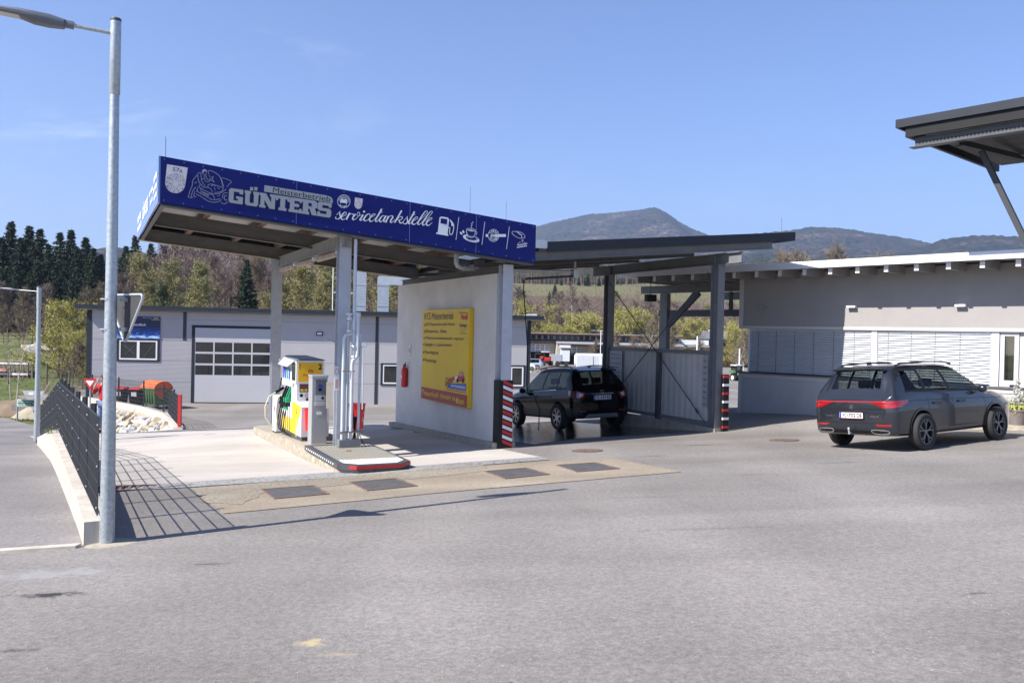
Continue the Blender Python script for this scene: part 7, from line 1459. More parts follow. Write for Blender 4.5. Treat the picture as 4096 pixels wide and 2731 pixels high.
for s_ in (-1, 1):
    mb = MB(); grid_fill(mb, [(s_*.50, .97), (s_*.74, 1.03), (s_*.76, .86), (s_*.60, .80), (s_*.55, .86)], rF(.008), 7); grid_fill(mb, [(.10, .84), (.10, 1.03), (.34, 1.05), (.26, .92)], sF(s_, .007), 5); t_ = mb.build('tail_light', M['lamp_red'], BR)
    mb = MB(); grid_fill(mb, [(s_*.56, .95), (s_*.68, .98), (s_*.70, .88), (s_*.61, .87)], rF(.012), 5); mb.build('clear_element', M['lamp_clear'], t_)
    mb = MB(); grid_fill(mb, [(s_*.50, .515), (s_*.76, .515), (s_*.76, .485), (s_*.50, .485)], rF(.010), 6); mb.build('reflector', M['lamp_red'], BR)
    mb = MB(); mb.tube([(.55, s_*.58, 1.63), (.7, s_*.59, 1.67), (1.5, s_*.60, 1.69), (2.2, s_*.59, 1.66), (2.4, s_*.58, 1.6)], .017, 8); mb.build('roof_rail', M['black'], BR, smooth=True)
    mb = MB(); mb.lathe([(0, -.09), (.045, -.08), (.072, -.05), (.08, 0), (.075, .04), (.055, .07), (0, .085)], (2.86, s_*.97, 1.03), 18, 'y'); mb.bar((2.86, s_*.82, .97), (2.87, s_*.92, 1.0), .06, .03); mb.build('wing_mirror', M['paint_black'], BR, smooth=True, angle=50)
    mb = MB(); G_ = sF(s_, .004)
    for x_ in (1.28, 2.12):
        h = hit((x_+.1, s_*2, .88), (0, -s_, 0)); y_ = abs(h.y) if h else .87; mb.bbox(x_, x_+.2, s_*y_, s_*(y_+.035), .865, .895, .008)
    mb.build('door_handle', M['paint_black'], BR)
    mb = MB(); stroke(mb, [(1.05, 1.058), (1.9, 1.03), (2.9, .998)], .014, sF(s_, .008), n=12); mb.build('chrome_strip', M['chrome'], BR)
mb = MB(); grid_fill(mb, [(-.34, .955), (.34, .955), (.34, .935), (-.34, .935)], rF(.016), 10); mb.build('chrome_bar', M['chrome'], BR)
mb = MB(); F_ = rF(.018); stroke(mb, ell(0, 1.005, .045, .042, 20), .010, F_, True, smooth=False); stroke(mb, [(-.04, 1.005), (.04, 1.005)], .010, F_, smooth=False); mb.build('badge', M['chrome'], BR)
mb = MB(); F_ = rF(.008); text_box(mb, 'MOKKA X', lambda u, v: F_(-u, v), -.58, -.30, .685, .71, .01); mb.build('rear_lettering', M['chrome'], BR)
plate(BR, (0.0, .845), hit, .52, .115, ('WZ', '359', 'ES'))
mb = MB(); grid_fill(mb, [(-.44, .42), (.44, .42), (.54, .30), (-.54, .30)], rF(.014), 10); mb.build('skid_plate', M['alu'], BR)
mb = MB(); mb.hexa([(.20, -.56, 1.53), (.44, -.58, 1.57), (.44, .58, 1.57), (.20, .56, 1.53), (.17, -.55, 1.56), (.44, -.58, 1.62), (.44, .58, 1.62), (.17, .55, 1.56)]); mb.build('spoiler', M['paint_black'], BR)
mb = MB(); mb.hexa([(.62, -.02, 1.64), (.76, -.02, 1.645), (.76, .02, 1.645), (.62, .02, 1.64), (.62, -.004, 1.70), (.66, -.004, 1.70), (.66, .004, 1.70), (.62, .004, 1.70)]); mb.build('roof_aerial', M['black'], BR)
mb = MB()
for s_ in (-1, 1):
    for pts in ([(1.06, .36), (1.06, .6), (1.04, 1.03)], [(1.90, .33), (1.92, .99)], [(3.02, .33), (3.04, .7), (3.0, .96)]): stroke(mb, pts, .008, sF(s_, .003), n=10)
mb.build('panel_gap', M['rubber'], BR)
# ------------------------------------------------------------------ distant setting
D2 = 4096/2352.
def A(xd, yd, Y): d = ray(xd*D2, yd*D2); return CAM+d*(Y/d.y)
def ridge(name, pts, Y0, Y1, zfoot, seed, m, nv=26, rough=1.0):
    "mountain side rising from Y0 to a ridge at Y1 whose crest passes through the listed picture points"
    xs = [p[0] for p in pts]; ys = [p[1] for p in pts]; N = 260; xx = np.linspace(xs[0], xs[-1], N); mb = MB(); crest = []
    for x_ in xx: y_ = float(np.interp(x_, xs, ys)); crest.append(A(x_, y_, Y1))
    for j in range(nv+3):
        t = j/nv
        for i, c in enumerate(crest):
            if t <= 1:
                Y = Y0+(Y1-Y0)*t; X = c.x*(Y/Y1*.6+.4); prof = t**1.25; z = zfoot+(c.z-zfoot)*prof
                nn_ = noise.fractal(Vector((X*.0016+seed, Y*.0016, 0)), 1, 2, 5)*(c.z-zfoot)*.16*sin(pi*min(1, t))*rough+noise.noise(Vector((X*.02, Y*.01, seed)))*4*rough*sin(pi*min(1, t))
                nn_ += (noise.noise(Vector((X*.06, seed, 1)))*5+noise.noise(Vector((X*.15, seed, 4)))*3)*rough*(1 if t > .96 else 0)
                mb.v.append((X, Y, z+nn_))
            else: mb.v.append((c.x, Y1+(t-1)*4000, c.z-(t-1)*3000))
    for j in range(nv+2):
        for i in range(N-1): a = j*N+i; mb.f.append((a, a+1, a+N+1, a+N)); mb.mi.append(0)
    return struct(mb.build(name, m, smooth=True, angle=80, fix=False))
ridge('mountain', [(900, 640), (1050, 575), (1150, 540), (1237, 519), (1265, 511), (1300, 504), (1350, 492), (1400, 489), (1440, 485), (1475, 481), (1495, 477), (1503, 476), (1515, 480), (1535, 491), (1560, 509), (1585, 523), (1640, 545), (1720, 575), (1850, 620)], 2600, 5200, 120, 3.1, M['mountain'])
ridge('mountain', [(1400, 640), (1500, 600), (1600, 560), (1700, 541), (1760, 534), (1825, 528), (1860, 521), (1920, 523), (1960, 528), (2000, 535), (2060, 543), (2100, 550), (2140, 560), (2200, 575), (2300, 600)], 1800, 4200, 90, 8.7, M['mountain'])
ridge('hills', [(1900, 640), (2000, 605), (2080, 575), (2140, 560), (2160, 550), (2200, 545), (2240, 541), (2300, 541), (2352, 544), (2500, 540), (2800, 560), (3200, 600)], 1500, 3300, 70, 5.2, M['mountain'])
ridge('hills', [(-900, 640), (-400, 590), (-150, 560), (0, 568), (60, 575), (120, 590), (200, 573), (260, 566), (330, 580), (420, 600), (520, 640), (700, 660)], 900, 2100, 45, 1.7, M['mountain'], rough=.6)
ridge('hills', [(700, 700), (900, 650), (1100, 622), (1237, 604), (1330, 600), (1420, 612), (1500, 625), (1600, 632), (1700, 640), (1850, 655), (2100, 665), (2500, 690)], 560, 1000, 40, 2.2, M['mountain'], nv=14, rough=.5)
# ------------------------------------------------------------------ trees
def tri_sliver(V, F, p, d, l, w, R_):
    u = d.cross(Vector((R_.uniform(-1, 1), R_.uniform(-1, 1), R_.uniform(-1, 1)))); u = u.normalized() if u.length > 1e-4 else Vector((1, 0, 0)); b = len(V)
    V += [tuple(p-u*w/2), tuple(p+u*w/2), tuple(p+d*l)]; F.append((b, b+1, b+2))
def grow(seed, h=10.0, spread=.42, twigs=900, trunk_r=.14, tw=.045, leaf=None, leafn=0, leafs=.16, lean=0.0, low=.22, up=.6, multi=1, tl=1.0):
    R_ = random.Random(seed); wood = MB(); tv, tf = [], []; lv, lf = [], []; tips = []
    for t_ in range(multi):
        base = Vector((R_.uniform(-.3, .3)*(multi > 1), R_.uniform(-.3, .3)*(multi > 1), -.3)); p = base; d = Vector((R_.uniform(-.06, .06)+lean+(R_.uniform(-.35, .35) if multi > 1 else 0), R_.uniform(-.06, .06)+(R_.uniform(-.35, .35) if multi > 1 else 0), 1)).normalized(); P = [p]; n_ = 9; L = h*R_.uniform(.85, 1)/n_
        for i in range(n_): d = (d+Vector((R_.uniform(-.1, .1), R_.uniform(-.1, .1), .06))).normalized(); p = p+d*L; P.append(p)
        wood.tube(P, [trunk_r*(1-.93*i/n_)/(1 if multi == 1 else 1.5) for i in range(n_+1)], 6, cap=False)
        nb = int(26/multi**.5)
        for k in range(nb):
            f = low+(1-low)*(k+R_.random())/nb; i = min(n_-1, int(f*n_)); q = P[i].lerp(P[i+1], f*n_-i); az = k*2.4+R_.uniform(-.4, .4); el = up*(.55+.6*f)
            d1 = Vector((cos(az)*cos(el), sin(az)*cos(el), sin(el))); bl_ = h*spread*(1-f*.72)*R_.uniform(.6, 1.05)*(sin(pi*min(1, .35+f*.9)) if f < .3 else 1); B_ = [q]; dd = d1.copy(); pp = q
            for s in range(4): dd = (dd+Vector((R_.uniform(-.22, .22), R_.uniform(-.22, .22), R_.uniform(-.05, .25)))).normalized(); pp = pp+dd*bl_/4; B_.append(pp)
            r0 = trunk_r*.42*(1-f*.7)/(1 if multi == 1 else 1.4); wood.tube(B_, [r0, r0*.75, r0*.5, r0*.3, .012], 4, cap=False)
            for s in range(3):
                sb = B_[s+1].lerp(B_[min(4, s+2)], R_.random()); d2 = (dd+Vector((R_.uniform(-.9, .9), R_.uniform(-.9, .9), R_.uniform(-.2, .7)))).normalized(); l2 = bl_*R_.uniform(.25, .5); e2 = sb+d2*l2; wood.tube([sb, sb.lerp(e2, .5)+Vector((0, 0, l2*.04)), e2], [r0*.35, r0*.22, .01], 3, cap=False); tips.append((sb, e2))
            for s in range(4): tips.append((B_[s], B_[s+1]))
            tips.append((B_[-2], B_[-1]))
    for k in range(twigs):
        a, b2 = tips[R_.randrange(len(tips))]; p = a.lerp(b2, R_.random()**.6); ax = (b2-a).normalized(); d = (ax*.7+Vector((R_.gauss(0, .6), R_.gauss(0, .6), R_.gauss(.25, .5)))).normalized(); l = h*.085*R_.uniform(.5, 1.5)*tl
        tri_sliver(tv, tf, p, d, l, tw, R_)
        e = p+d*l*.5; d3 = (d+Vector((R_.gauss(0, .6), R_.gauss(0, .6), R_.gauss(.1, .5)))).normalized(); tri_sliver(tv, tf, e, d3, l*.6, tw*.7, R_)
        if leafn and R_.random() < leafn:
            for q in range(5 if leafs < .2 else 3):
                c = p+d*l*R_.uniform(.2, 1.1)+Vector((R_.gauss(0, .1), R_.gauss(0, .1), R_.gauss(0, .1))); u = Vector((R_.gauss(0, 1), R_.gauss(0, 1), R_.gauss(0, 1))).normalized(); w = u.cross(Vector((R_.gauss(0, 1), R_.gauss(0, 1), R_.gauss(0, 1)))).normalized(); s_ = leafs*R_.uniform(.5, 1.2); b = len(lv)
                lv += [tuple(c-u*s_), tuple(c+w*s_*.5), tuple(c+u*s_)]; lf.append((b, b+1, b+2))
    cr = MB(); cr.add(tv, tf, 0)
    if lv: cr.add(lv, lf, 1)
    return wood, cr
def spruce(seed, h=10.0, spread=.2, n=32):
    R_ = random.Random(seed); wood = MB(); wood.tube([(0, 0, -.3), (0, 0, h*.5), (0, 0, h)], [.16, .09, .01], 6, cap=False); V, F = [], []
    for k in range(n):
        f = .06+.94*k/n; z = h*f; nb = 12 if f < .8 else 8; lv_ = R_.uniform(.6, 1.25)
        for j in range(nb):
            az = 2*pi*j/nb+k*.7+R_.uniform(-.25, .25); jz_ = R_.uniform(-.5, .5)*h*.94/n; L = h*spread*(1-f)**1.0*R_.uniform(.55, 1.2)+.06; d = Vector((cos(az), sin(az), -.12-.25*(1-f))); segs = max(3, int(L/.13))
            for s in range(segs):
                t = (s+.4)/segs; p = Vector((0, 0, z+jz_))+d*L*t+Vector((0, 0, .22*L*t*t)); sd2 = Vector((-sin(az), cos(az), 0))
                for q in range(5):
                    w = (d*.5+sd2*R_.uniform(-1, 1)+Vector((0, 0, R_.uniform(-.9, .25)))).normalized(); b = len(V); l = h*.030*(1.15-.4*t)*R_.uniform(.7, 1.3); u = w.cross(Vector((R_.gauss(0, 1), R_.gauss(0, 1), R_.gauss(0, 1)))).normalized()*l*.28
                    V += [tuple(p-u), tuple(p+u), tuple(p+w*l)]; F.append((b, b+1, b+2))
    c = MB(); c.add(V, F); return wood, c
PROTO = {}
def proto(kind, wood, crown, wm, cm):
    w = MB(); a = wood.build('trunk', wm, smooth=True, fix=False).data; b = crown.build('crown', cm, fix=False).data
    for me in (a, b): bpy.data.objects.remove([o for o in COL.objects if o.data == me][0])
    PROTO.setdefault(kind, []).append((a, b))
TWM = [M['twig_brown'], M['twig_red'], M['twig_tan']]
for s in range(4): proto('bare', *grow(100+s, spread=.36, twigs=1500, tw=.06), M['bark'], [TWM[s % 3]])
for s in range(2): proto('alder', *grow(150+s, spread=.24, twigs=900, tw=.05, low=.3, up=.75), M['bark_pale'], [TWM[2]])
for s in range(2): proto('birch', *grow(170+s, spread=.26, twigs=600, tw=.04, low=.25, up=.9), mat('birch_bark', (.6, .56, .5), .8, var=.2), [M['twig_red']])
for s in range(3): proto('budding', *grow(200+s, spread=.36, twigs=1400, tw=.05, leafn=1.0, leafs=.125), M['bark'], [M['twig_tan'], M['bud_olive']])
for s in range(3): proto('willow', *grow(300+s, h=10, spread=.50, twigs=2600, tw=.05, leafn=1.0, leafs=.13, low=.04, up=.62, multi=4, tl=1.1), M['bark'], [M['twig_tan'], M['bud_yellow']])
for s in range(3): proto('spruce', *spruce(400+s, spread=(.36, .30, .40)[s]), M['bark'], [M['needle']])
proto('ivy', *grow(500, spread=.30, twigs=900, tw=.05, leafn=.9, leafs=.3, low=.1), M['bark'], [M['twig_tan'], M['ivy']])
proto('sapling', *grow(510, h=10, spread=.16, twigs=220, tw=.03, low=.25, up=1.0, trunk_r=.10), M['bark_pale'], [M['twig_tan']])
LBL = {'bare': ('bare_tree', 'bare brown leafless tree on the wooded slope', 'tree', 'bare brown trees of the wooded slope'), 'alder': ('bare_tree', 'slender pale-stemmed bare tree standing in the woods', 'tree', 'slender pale-stemmed bare trees'), 'birch': ('birch_tree', 'white-stemmed bare birch in front of the brown woods', 'tree', 'white birches'),
       'budding': ('budding_tree', 'olive-green tree just coming into leaf on the slope', 'tree', 'trees just coming into leaf'), 'willow': ('willow_tree', 'round yellow-green willow in early leaf', 'tree', 'yellow-green willows'), 'spruce': ('spruce_tree', 'tall dark green spruce rising from the woods', 'tree', 'dark spruces'),
       'ivy': ('ivy_tree', 'tree wrapped in dark green ivy', 'tree', 'ivy-covered trees'), 'sapling': ('young_tree', 'thin young bare tree with a forked stem', 'tree', 'thin young bare trees')}
TR_ = random.Random(99)
LB2 = {'bare': 'bare brown leafless tree,', 'alder': 'slender pale-stemmed bare tree,', 'birch': 'white-stemmed bare birch,', 'budding': 'olive-green tree coming into leaf,', 'willow': 'round yellow-green willow,', 'spruce': 'dark green spruce,', 'ivy': 'tree wrapped in dark ivy,', 'sapling': 'thin forked young bare tree,'}
def zone(X, Y):
    x_ = 1176+1900*X/Y
    for lim, t_ in ((90, 'at the far left edge'), (235, 'left of the near street lamp'), (420, 'just right of the near street lamp'), (620, 'left of the far left canopy column'), (780, 'between the two left canopy columns'), (930, 'between the vent pipes and the white wall'), (1190, 'behind the white wall'), (1390, 'between striped column and wash bay'), (1520, 'above the left half of the corrugated screen'), (1645, 'above the right half of the corrugated screen'), (1760, 'beside the service building wall'), (9999, 'above the service building roof')):
        if x_ < lim: return t_
def tree(kind, X, Y, hh, wide=1.0, label=None, solo=False):
    nm, lb_, cat, grp = LBL[kind]; lb_ = LB2[kind]+' '+('small' if hh < 9 else 'high' if hh > 12.5 else 'mid-height')+', '+zone(X, Y); grp = grp+', '+zone(X, Y)+(', small' if hh < 9 else ', high' if hh > 12.5 else ', mid-height'); a, b = PROTO[kind][TR_.randrange(len(PROTO[kind]))]
    z = HGf(X, Y); r = thing(nm, label or lb_, cat, (X, Y, z-.1), TR_.uniform(0, 6.28), None if solo else grp); s = hh/10
    for n_, me in (('trunk', a), ('crown', b)): o = bpy.data.objects.new(n_, me); COL.objects.link(o); o.parent = r; o.scale = (s*wide, s*wide, s)
    return r
def tree_px(kind, xd, ytop, Y, wide=1.0, label=None):
    p = A(xd, ytop, Y); hh = p.z-HGf(p.x, Y); return tree(kind, p.x, Y, max(2, hh), wide, label, solo=bool(label))
# spruces on the left skyline
for xd, yt, Y in ((26, 508, 190), (68, 518, 186), (92, 526, 182), (138, 534, 200), (164, 527, 194), (197, 545, 188), (50, 545, 170), (112, 560, 176), (180, 570, 180), (311, 542, 215), (347, 560, 220), (378, 566, 214), (290, 566, 222), (5, 545, 178), (-60, 545, 190), (40, 610, 165), (85, 600, 168), (125, 610, 166), (175, 615, 164), (215, 610, 168), (8, 620, 160), (232, 585, 190), (150, 590, 185), (110, 600, 175), (400, 585, 205), (215, 570, 176), (150, 600, 172)): tree_px('spruce', xd, yt-4, Y-25, 1.1)
tree_px('spruce', 568, 592, 120, .9, 'dark conical spruce standing alone behind the workshop roof')
for xd, yt, Y in ((1290, 640, 420), (1310, 632, 430), (1330, 636, 440), (1275, 650, 380), (1262, 668, 350), (1350, 628, 450), (1376, 634, 455), (1395, 640, 450)): tree_px('spruce', xd, yt, Y)
# willow by the workshop corner
tree_px('willow', 138, 684, 66, 1.15, 'big round yellow-green willow left of the workshop corner'); tree_px('willow', 188, 752, 60, .85, 'smaller yellowish willow bush against the workshop corner'); tree_px('bare', 168, 780, 58, 1.1)
# budding trees behind the workshop
for xd, yt, Y, w in ((405, 592, 112, 1.0), (455, 600, 120, .9), (365, 618, 100, .9), (430, 630, 96, 1.0), (700, 612, 96, 1.0), (735, 622, 92, .9), (670, 640, 100, .9), (815, 640, 100, .9), (900, 660, 96, .9), (760, 650, 105, 1.0), (640, 670, 90, .8), (985, 650, 98, .9)): tree_px('budding', xd, yt, Y, w)
tree_px('ivy', 380, 650, 98, .8); tree_px('ivy', 450, 622, 118, .7)
for xd, yt, Y in ((483, 602, 110), (498, 640, 104), (345, 640, 116), (300, 700, 108), (248, 690, 100)): tree_px('alder', xd, yt, Y)
for xd, yt, Y in ((20, 640, 118), (55, 660, 112), (95, 640, 121), (75, 700, 106), (120, 650, 125), (200, 660, 118), (235, 650, 124), (260, 620, 130), (300, 610, 140), (330, 600, 150), (280, 640, 112), (10, 700, 104), (45, 720, 100), (110, 700, 110)): tree_px('bare', xd, yt, Y, 1.0)
# mass of individually standing woodland trees, left and centre
for i in range(96):
    Y = TR_.uniform(125, 235); u = TR_.uniform(-.66, -.02); X = u*Y
    if u < -.46 and Y > 150: continue
    k = 'bare' if TR_.random() < .74 else ('alder' if TR_.random() < .5 else 'budding'); tree(k, X, Y, TR_.uniform(9, 14) if u > -.45 else TR_.uniform(4.5, 7), TR_.uniform(.9, 1.25))
# right: woods behind the depot
for i in range(70):
    Y = TR_.uniform(222, 330); u = TR_.uniform(-.02, .42); X = u*Y; k = 'bare' if TR_.random() < .75 else ('alder' if TR_.random() < .4 else 'budding'); tree(k, X, Y, TR_.uniform(9, 15), TR_.uniform(1.0, 1.4))
for xd, yt, Y, w in ((1345, 716, 205, 1.25), (1372, 722, 208, 1.0), (1320, 742, 203, 1.0), (1225, 692, 214, .9), (1262, 742, 206, .9), (1290, 748, 204, .8), (1440, 712, 206, 1.0), (1470, 708, 210, 1.0), (1500, 730, 206, .9), (1560, 735, 204, .9), (1600, 728, 208, 1.0), (1680, 736, 206, 1.0), (1700, 745, 200, .9)): tree_px('willow', xd, yt, Y, w)
for xd, yt, Y in ((1320, 646, 216), (1518, 700, 212), (1303, 690, 220), (1745, 690, 260)): tree_px('birch', xd, yt, Y)
for xd, yt, Y in ((1398, 752, 160), (1440, 762, 158), (1488, 700, 150), (1532, 690, 120), (1545, 770, 140), (1590, 770, 130), (1690, 745, 118), (1712, 752, 120), (1362, 775, 170), (1420, 770, 165)): tree_px('alder', xd, yt, Y, 1.3)
for xd, yt, Y in ((1840, 566, 240), (1862, 572, 236), (1900, 556, 250), (1935, 549, 245), (1960, 560, 250), (1985, 565, 240), (1820, 560, 235), (2030, 575, 250), (1795, 552, 230)): tree_px('alder', xd, yt, Y, .9)
for xd, yt, Y in ((28, 760, 52), (40, 742, 50)): tree_px('sapling', xd, yt, Y, 1.1)
for i, (xd, yd, Y) in enumerate(((150, 890, 47), (120, 905, 46), (175, 900, 46), (100, 880, 52))): tree_px('sapling', xd, yd-14, Y, 3)
# woods further up the slopes: nobody could count them
def woods(name, label, regions, n, m1, hrange, seed):
    R_ = random.Random(seed); V, F = [], []
    for i in range(n):
        Y0_, Y1_, u0, u1 = regions[R_.randrange(len(regions))]; Y = R_.uniform(Y0_, Y1_); X = R_.uniform(u0, u1)*Y; z = HGf(X, Y); hh = R_.uniform(*hrange)
        for k in range(64):
            f = R_.random()**.7; rad = hh*.28*(1-abs(f-.55)*1.1)*R_.random()**.4; az = R_.uniform(0, 6.28); p = Vector((X+rad*cos(az), Y+rad*sin(az), z+hh*f)); d = Vector((R_.gauss(0, .4), R_.gauss(0, .4), R_.uniform(.2, 1))).normalized(); tri_sliver(V, F, p, d, hh*.12*R_.uniform(.6, 1.3), .10, R_)
        tri_sliver(V, F, Vector((X, Y, z)), Vector((0, 0, 1)), hh*.85, .35, R_)
    mb = MB(); mb.add(V, F); o = mb.build(name, m1, fix=False); tag(o, label, 'woods', kind='stuff'); return o
woods('woods', 'brown leafless woodland covering the slope far behind the workshop', [(150, 330, -.46, 0)], 1300, M['twig_red'], (8, 13), 1)
woods('woods', 'brown leafless woodland covering the slope behind the depot', [(228, 350, 0, .5)], 900, M['twig_brown'], (8, 14), 2)
woods('woods', 'brown leafless wood above the pale green field', [(455, 530, -.02, .5)], 500, M['twig_brown'], (9, 13), 4)
woods('woods', 'dark evergreen woodland on the far side of the pale green field', [(525, 640, -.02, .5)], 900, M['needle'], (13, 19), 3)
# ------------------------------------------------------------------ depot and vehicles beyond
YD = 185.0
def zq(x, y): return ((2080+x/5.6)/D2, (1250+y/5.6)/D2)
def DX(x, Y=YD): return A(*zq(x, 500), Y).x
def DZ(y, Y=YD, x=800): return A(*zq(x, y), Y).z
DP = thing('depot_building', 'long concrete maintenance depot with glazed sectional doors behind the wash bay', 'building', (0, YD, 0)); gz = -5.6
xl_, xr_ = DX(-300), DX(3600)
mb = MB(); zt = DZ(640)
for a, b2 in ((-300, 245), (670, 955), (1385, 1640), (2000, 3600)): mb.box(DX(a), DX(b2), 0, 1, gz, zt)
for a, b2 in ((245, 670), (955, 1385)): mb.box(DX(a), DX(b2), 0, 1, DZ(722), zt)
mb.build('wall', M['depot_wall'], DP)
mb = MB(); mb.box(xl_, xr_, 6, 12, gz, DZ(470)); mb.build('inner_volume', M['depot_dark'], DP)
mb = MB(); mb.box(xl_, xr_, 1.001, 2, DZ(600), DZ(515)); mb.build('clerestory_glass', M['dark_glass'], DP)
mb = MB()
for i in range(30): x_ = xl_+i*(xr_-xl_)/29; mb.box(x_-.2, x_+.2, .9, 1.0, DZ(605), DZ(515))
mb.box(xl_, xr_, .8, 1.0, DZ(608), DZ(600)); mb.build('mullion', M['steel_white'], DP)
mb = MB(); mb.box(xl_, xr_, -2.5, 13, DZ(475), DZ(458)); mb.build('roof', M['depot_roof'], DP)
mb = MB(); mb.box(xl_, xr_, -2.4, -2.3, DZ(498), DZ(482)); mb.build('red_fascia', M['rust'], DP)
mb = MB(); mb.hexa([(DX(800), -4.5, DZ(690)), (xr_, -4.5, DZ(700)), (xr_, 0, DZ(640)), (DX(800), 0, DZ(640)), (DX(800), -4.5, DZ(680)), (xr_, -4.5, DZ(690)), (xr_, 0, DZ(620)), (DX(800), 0, DZ(620))]); mb.build('canopy_roof', M['depot_roof'], DP)
mb = MB(); mb.box(xl_, DX(800), -.3, -.05, DZ(688), DZ(665)); mb.box(DX(900), DX(1520), -1.0, -.8, DZ(735), DZ(712)); mb.build('red_band', M['rust'], DP)
mb = MB(); mb.prism([(DX(775), gz), (DX(880), gz), (DX(880), DZ(690)), (DX(815), DZ(680))], -4, -.5); mb.build('buttress', M['concrete_pale'], DP)
for a, b2, t0 in ((248, 665, 722), (958, 1382, 742)):
    mb = MB(); x0, x1 = DX(a), DX(b2); h_ = (DZ(t0)-DZ(t0+160))/3
    for r_ in range(3): grid_panel(mb, x0, x1, DZ(t0)-h_*(r_+1), DZ(t0)-h_*r_, 4, .22, .1, .4)
    d_ = mb.build('sectional_door', M['pvc'], DP); mb = MB(); mb.box(x0, x1, .5, .6, DZ(t0+160), DZ(t0)); mb.build('pane', M['dark_glass'], d_)
    mb = MB(); xm = x0+(x1-x0)*.25; grid_panel(mb, xm, xm+2.2, gz, DZ(t0+200), 1, .25, 3, 3.2); mb.build('inner_door_frame', M['pvc'], DP)
# container, trailer, tractors, car
def AB(x, y, Y): return A(*zq(x, y), Y)
p0, p1 = AB(1275, 915, 150), AB(2050, 915, 150); ct = thing('site_container', 'white ribbed site container in the depot yard left of the wash bay screen', 'container', (p0.x, 150, -4.35)); Wd = p1.x-p0.x; Hh = p0.z+4.35
mb = MB(); mb.box(0, Wd, 0, 2.6, .1, Hh-.15)
for i in range(int(Wd/.3)): mb.box(.25+i*.3, .37+i*.3, -.05, 0, .3, Hh-.5)
mb.build('body', M['container'], ct); mb = MB(); mb.box(-.02, Wd+.02, -.03, 2.62, Hh-.45, Hh); mb.box(-.04, .12, -.04, .1, 0, Hh-.46); mb.build('frame', M['white'], ct)
mb = MB(); mb.box(Wd*.47, Wd*.49, -.07, -.051, .2, Hh-.5); mb.build('door_gap', M['steel_grey'], ct)
p0 = AB(1200, 1010, 152); hb_ = thing('hay_bale', 'white wrapped round bale beside the left end of the container', 'bale', (p0.x+.9, 152, -4.4)); mb = MB(); mb.lathe([(0, -.7), (1.0, -.7), (1.12, -.5), (1.12, .5), (1.0, .7), (0, .7)], (0, 0, 1.3), 20, 'x'); mb.build('wrapping', M['white'], hb_, smooth=True)
p0, p1 = AB(705, 1060, 160), AB(1120, 1060, 160); tr_ = thing('flatbed_trailer', 'grey box body trailer parked between the red tractor and the container', 'trailer', (p0.x, 160, -4.6))
mb = MB(); L_ = p1.x-p0.x; mb.box(0, L_*.55, 0, 2, 1.0, 2.3); mb.build('drop_side_body', M['galv2'], tr_); mb = MB(); mb.box(L_*.5, L_*.98, .1, 2.1, 1.0, 3.6); mb.box(L_*.45, L_*1.02, 0, 2.2, 3.6, 4.1); mb.build('cabin_box', M['container'], tr_)
mb = MB(); mb.box(L_*.52, L_*.98, .0, .09, 3.25, 3.58); mb.build('dark_opening', M['depot_dark'], tr_)
for x_ in (1.2, L_*.8): mb = MB(); mb.lathe([(0, 0), (.5, 0), (.5, .3), (0, .3)], (x_, -.1, .5), 18, 'y'); mb.build('wheel', M['rubber'], tr_)
def tractor(loc, rz, paint, label, s=1.0):
    t_ = thing('tractor', label, 'tractor', loc, rz)
    def hw(mb): return mb
    for sx_ in (-1, 1):
        mb = MB(); mb.lathe([(.0, -.2), (.35, -.22), (.78, -.25), (.86, -.2), (.88, 0), (.86, .2), (.78, .25), (.35, .22), (0, .2)], (sx_*.95*s, 0, .88*s), 26, 'x'); w_ = mb.build('rear_wheel', M['rubber'], t_); mb = MB(); mb.lathe([(0, .26*sx_), (.4, .25*sx_), (.42, .2*sx_)], (sx_*.95*s, 0, .88*s), 20, 'x'); mb.build('rim', M['white'], w_)
        mb = MB(); mb.lathe([(0, -.15), (.55, -.17), (.6, 0), (.55, .17), (0, .15)], (sx_*.8*s, 2.5, .6*s), 22, 'x'); mb.build('front_wheel', M['rubber'], t_)
        mb = MB(); mb.hexa([(sx_*.62, -.8, 1.5), (sx_*1.15, -.8, 1.4), (sx_*1.15, .8, 1.4), (sx_*.62, .8, 1.5), (sx_*.62, -.5, 1.95), (sx_*1.15, -.5, 1.85), (sx_*1.15, .6, 1.85), (sx_*.62, .6, 1.95)]); mb.build('mudguard', paint, t_)
    mb = MB(); mb.bbox(-.45, .45, .9, 3.1, 1.0, 1.75, .08); mb.build('bonnet', paint, t_, smooth=True); mb = MB(); mb.box(-.3, .3, -.9, 3.0, .6, 1.0); mb.build('chassis', M['black'], t_)
    mb = MB(); mb.bbox(-.62, .62, -.65, .85, 1.3, 2.75, .05); mb.build('cab_glass', M['black_glass'], t_)
    mb = MB(); [mb.bar((x_, y_, 1.3), (x_*.95, y_, 2.8), .08, .08) for x_ in (-.65, .65) for y_ in (-.68, .88)]; mb.build('cab_post', M['black'], t_); mb = MB(); mb.bbox(-.75, .75, -.85, 1.0, 2.75, 2.95, .06); mb.build('cab_roof', M['white'], t_, smooth=True)
    mb = MB(); mb.tube([(.5, 1.0, 1.6), (.5, 1.0, 2.9)], .05, 8); mb.build('exhaust', M['steel_dark'], t_); mb = MB(); mb.box(-.25, .25, -.3, .3, 1.35, 1.9); mb.build('seat', M['black'], t_); t_.scale = (s, s, s); return t_
p0 = AB(565, 1200, 165); tractor((p0.x, 165, HGf(p0.x, 165)+.9), radians(190), M['red_paint'], 'red tractor with white cab roof behind the black SUV'); bpy.context.view_layer.update()
tr2 = [o for o in COL.objects if o.name.startswith('tractor')][0]; tr2.location.z = float(H(p0.x, 165))+.02; tr2.scale = (.95,)*3
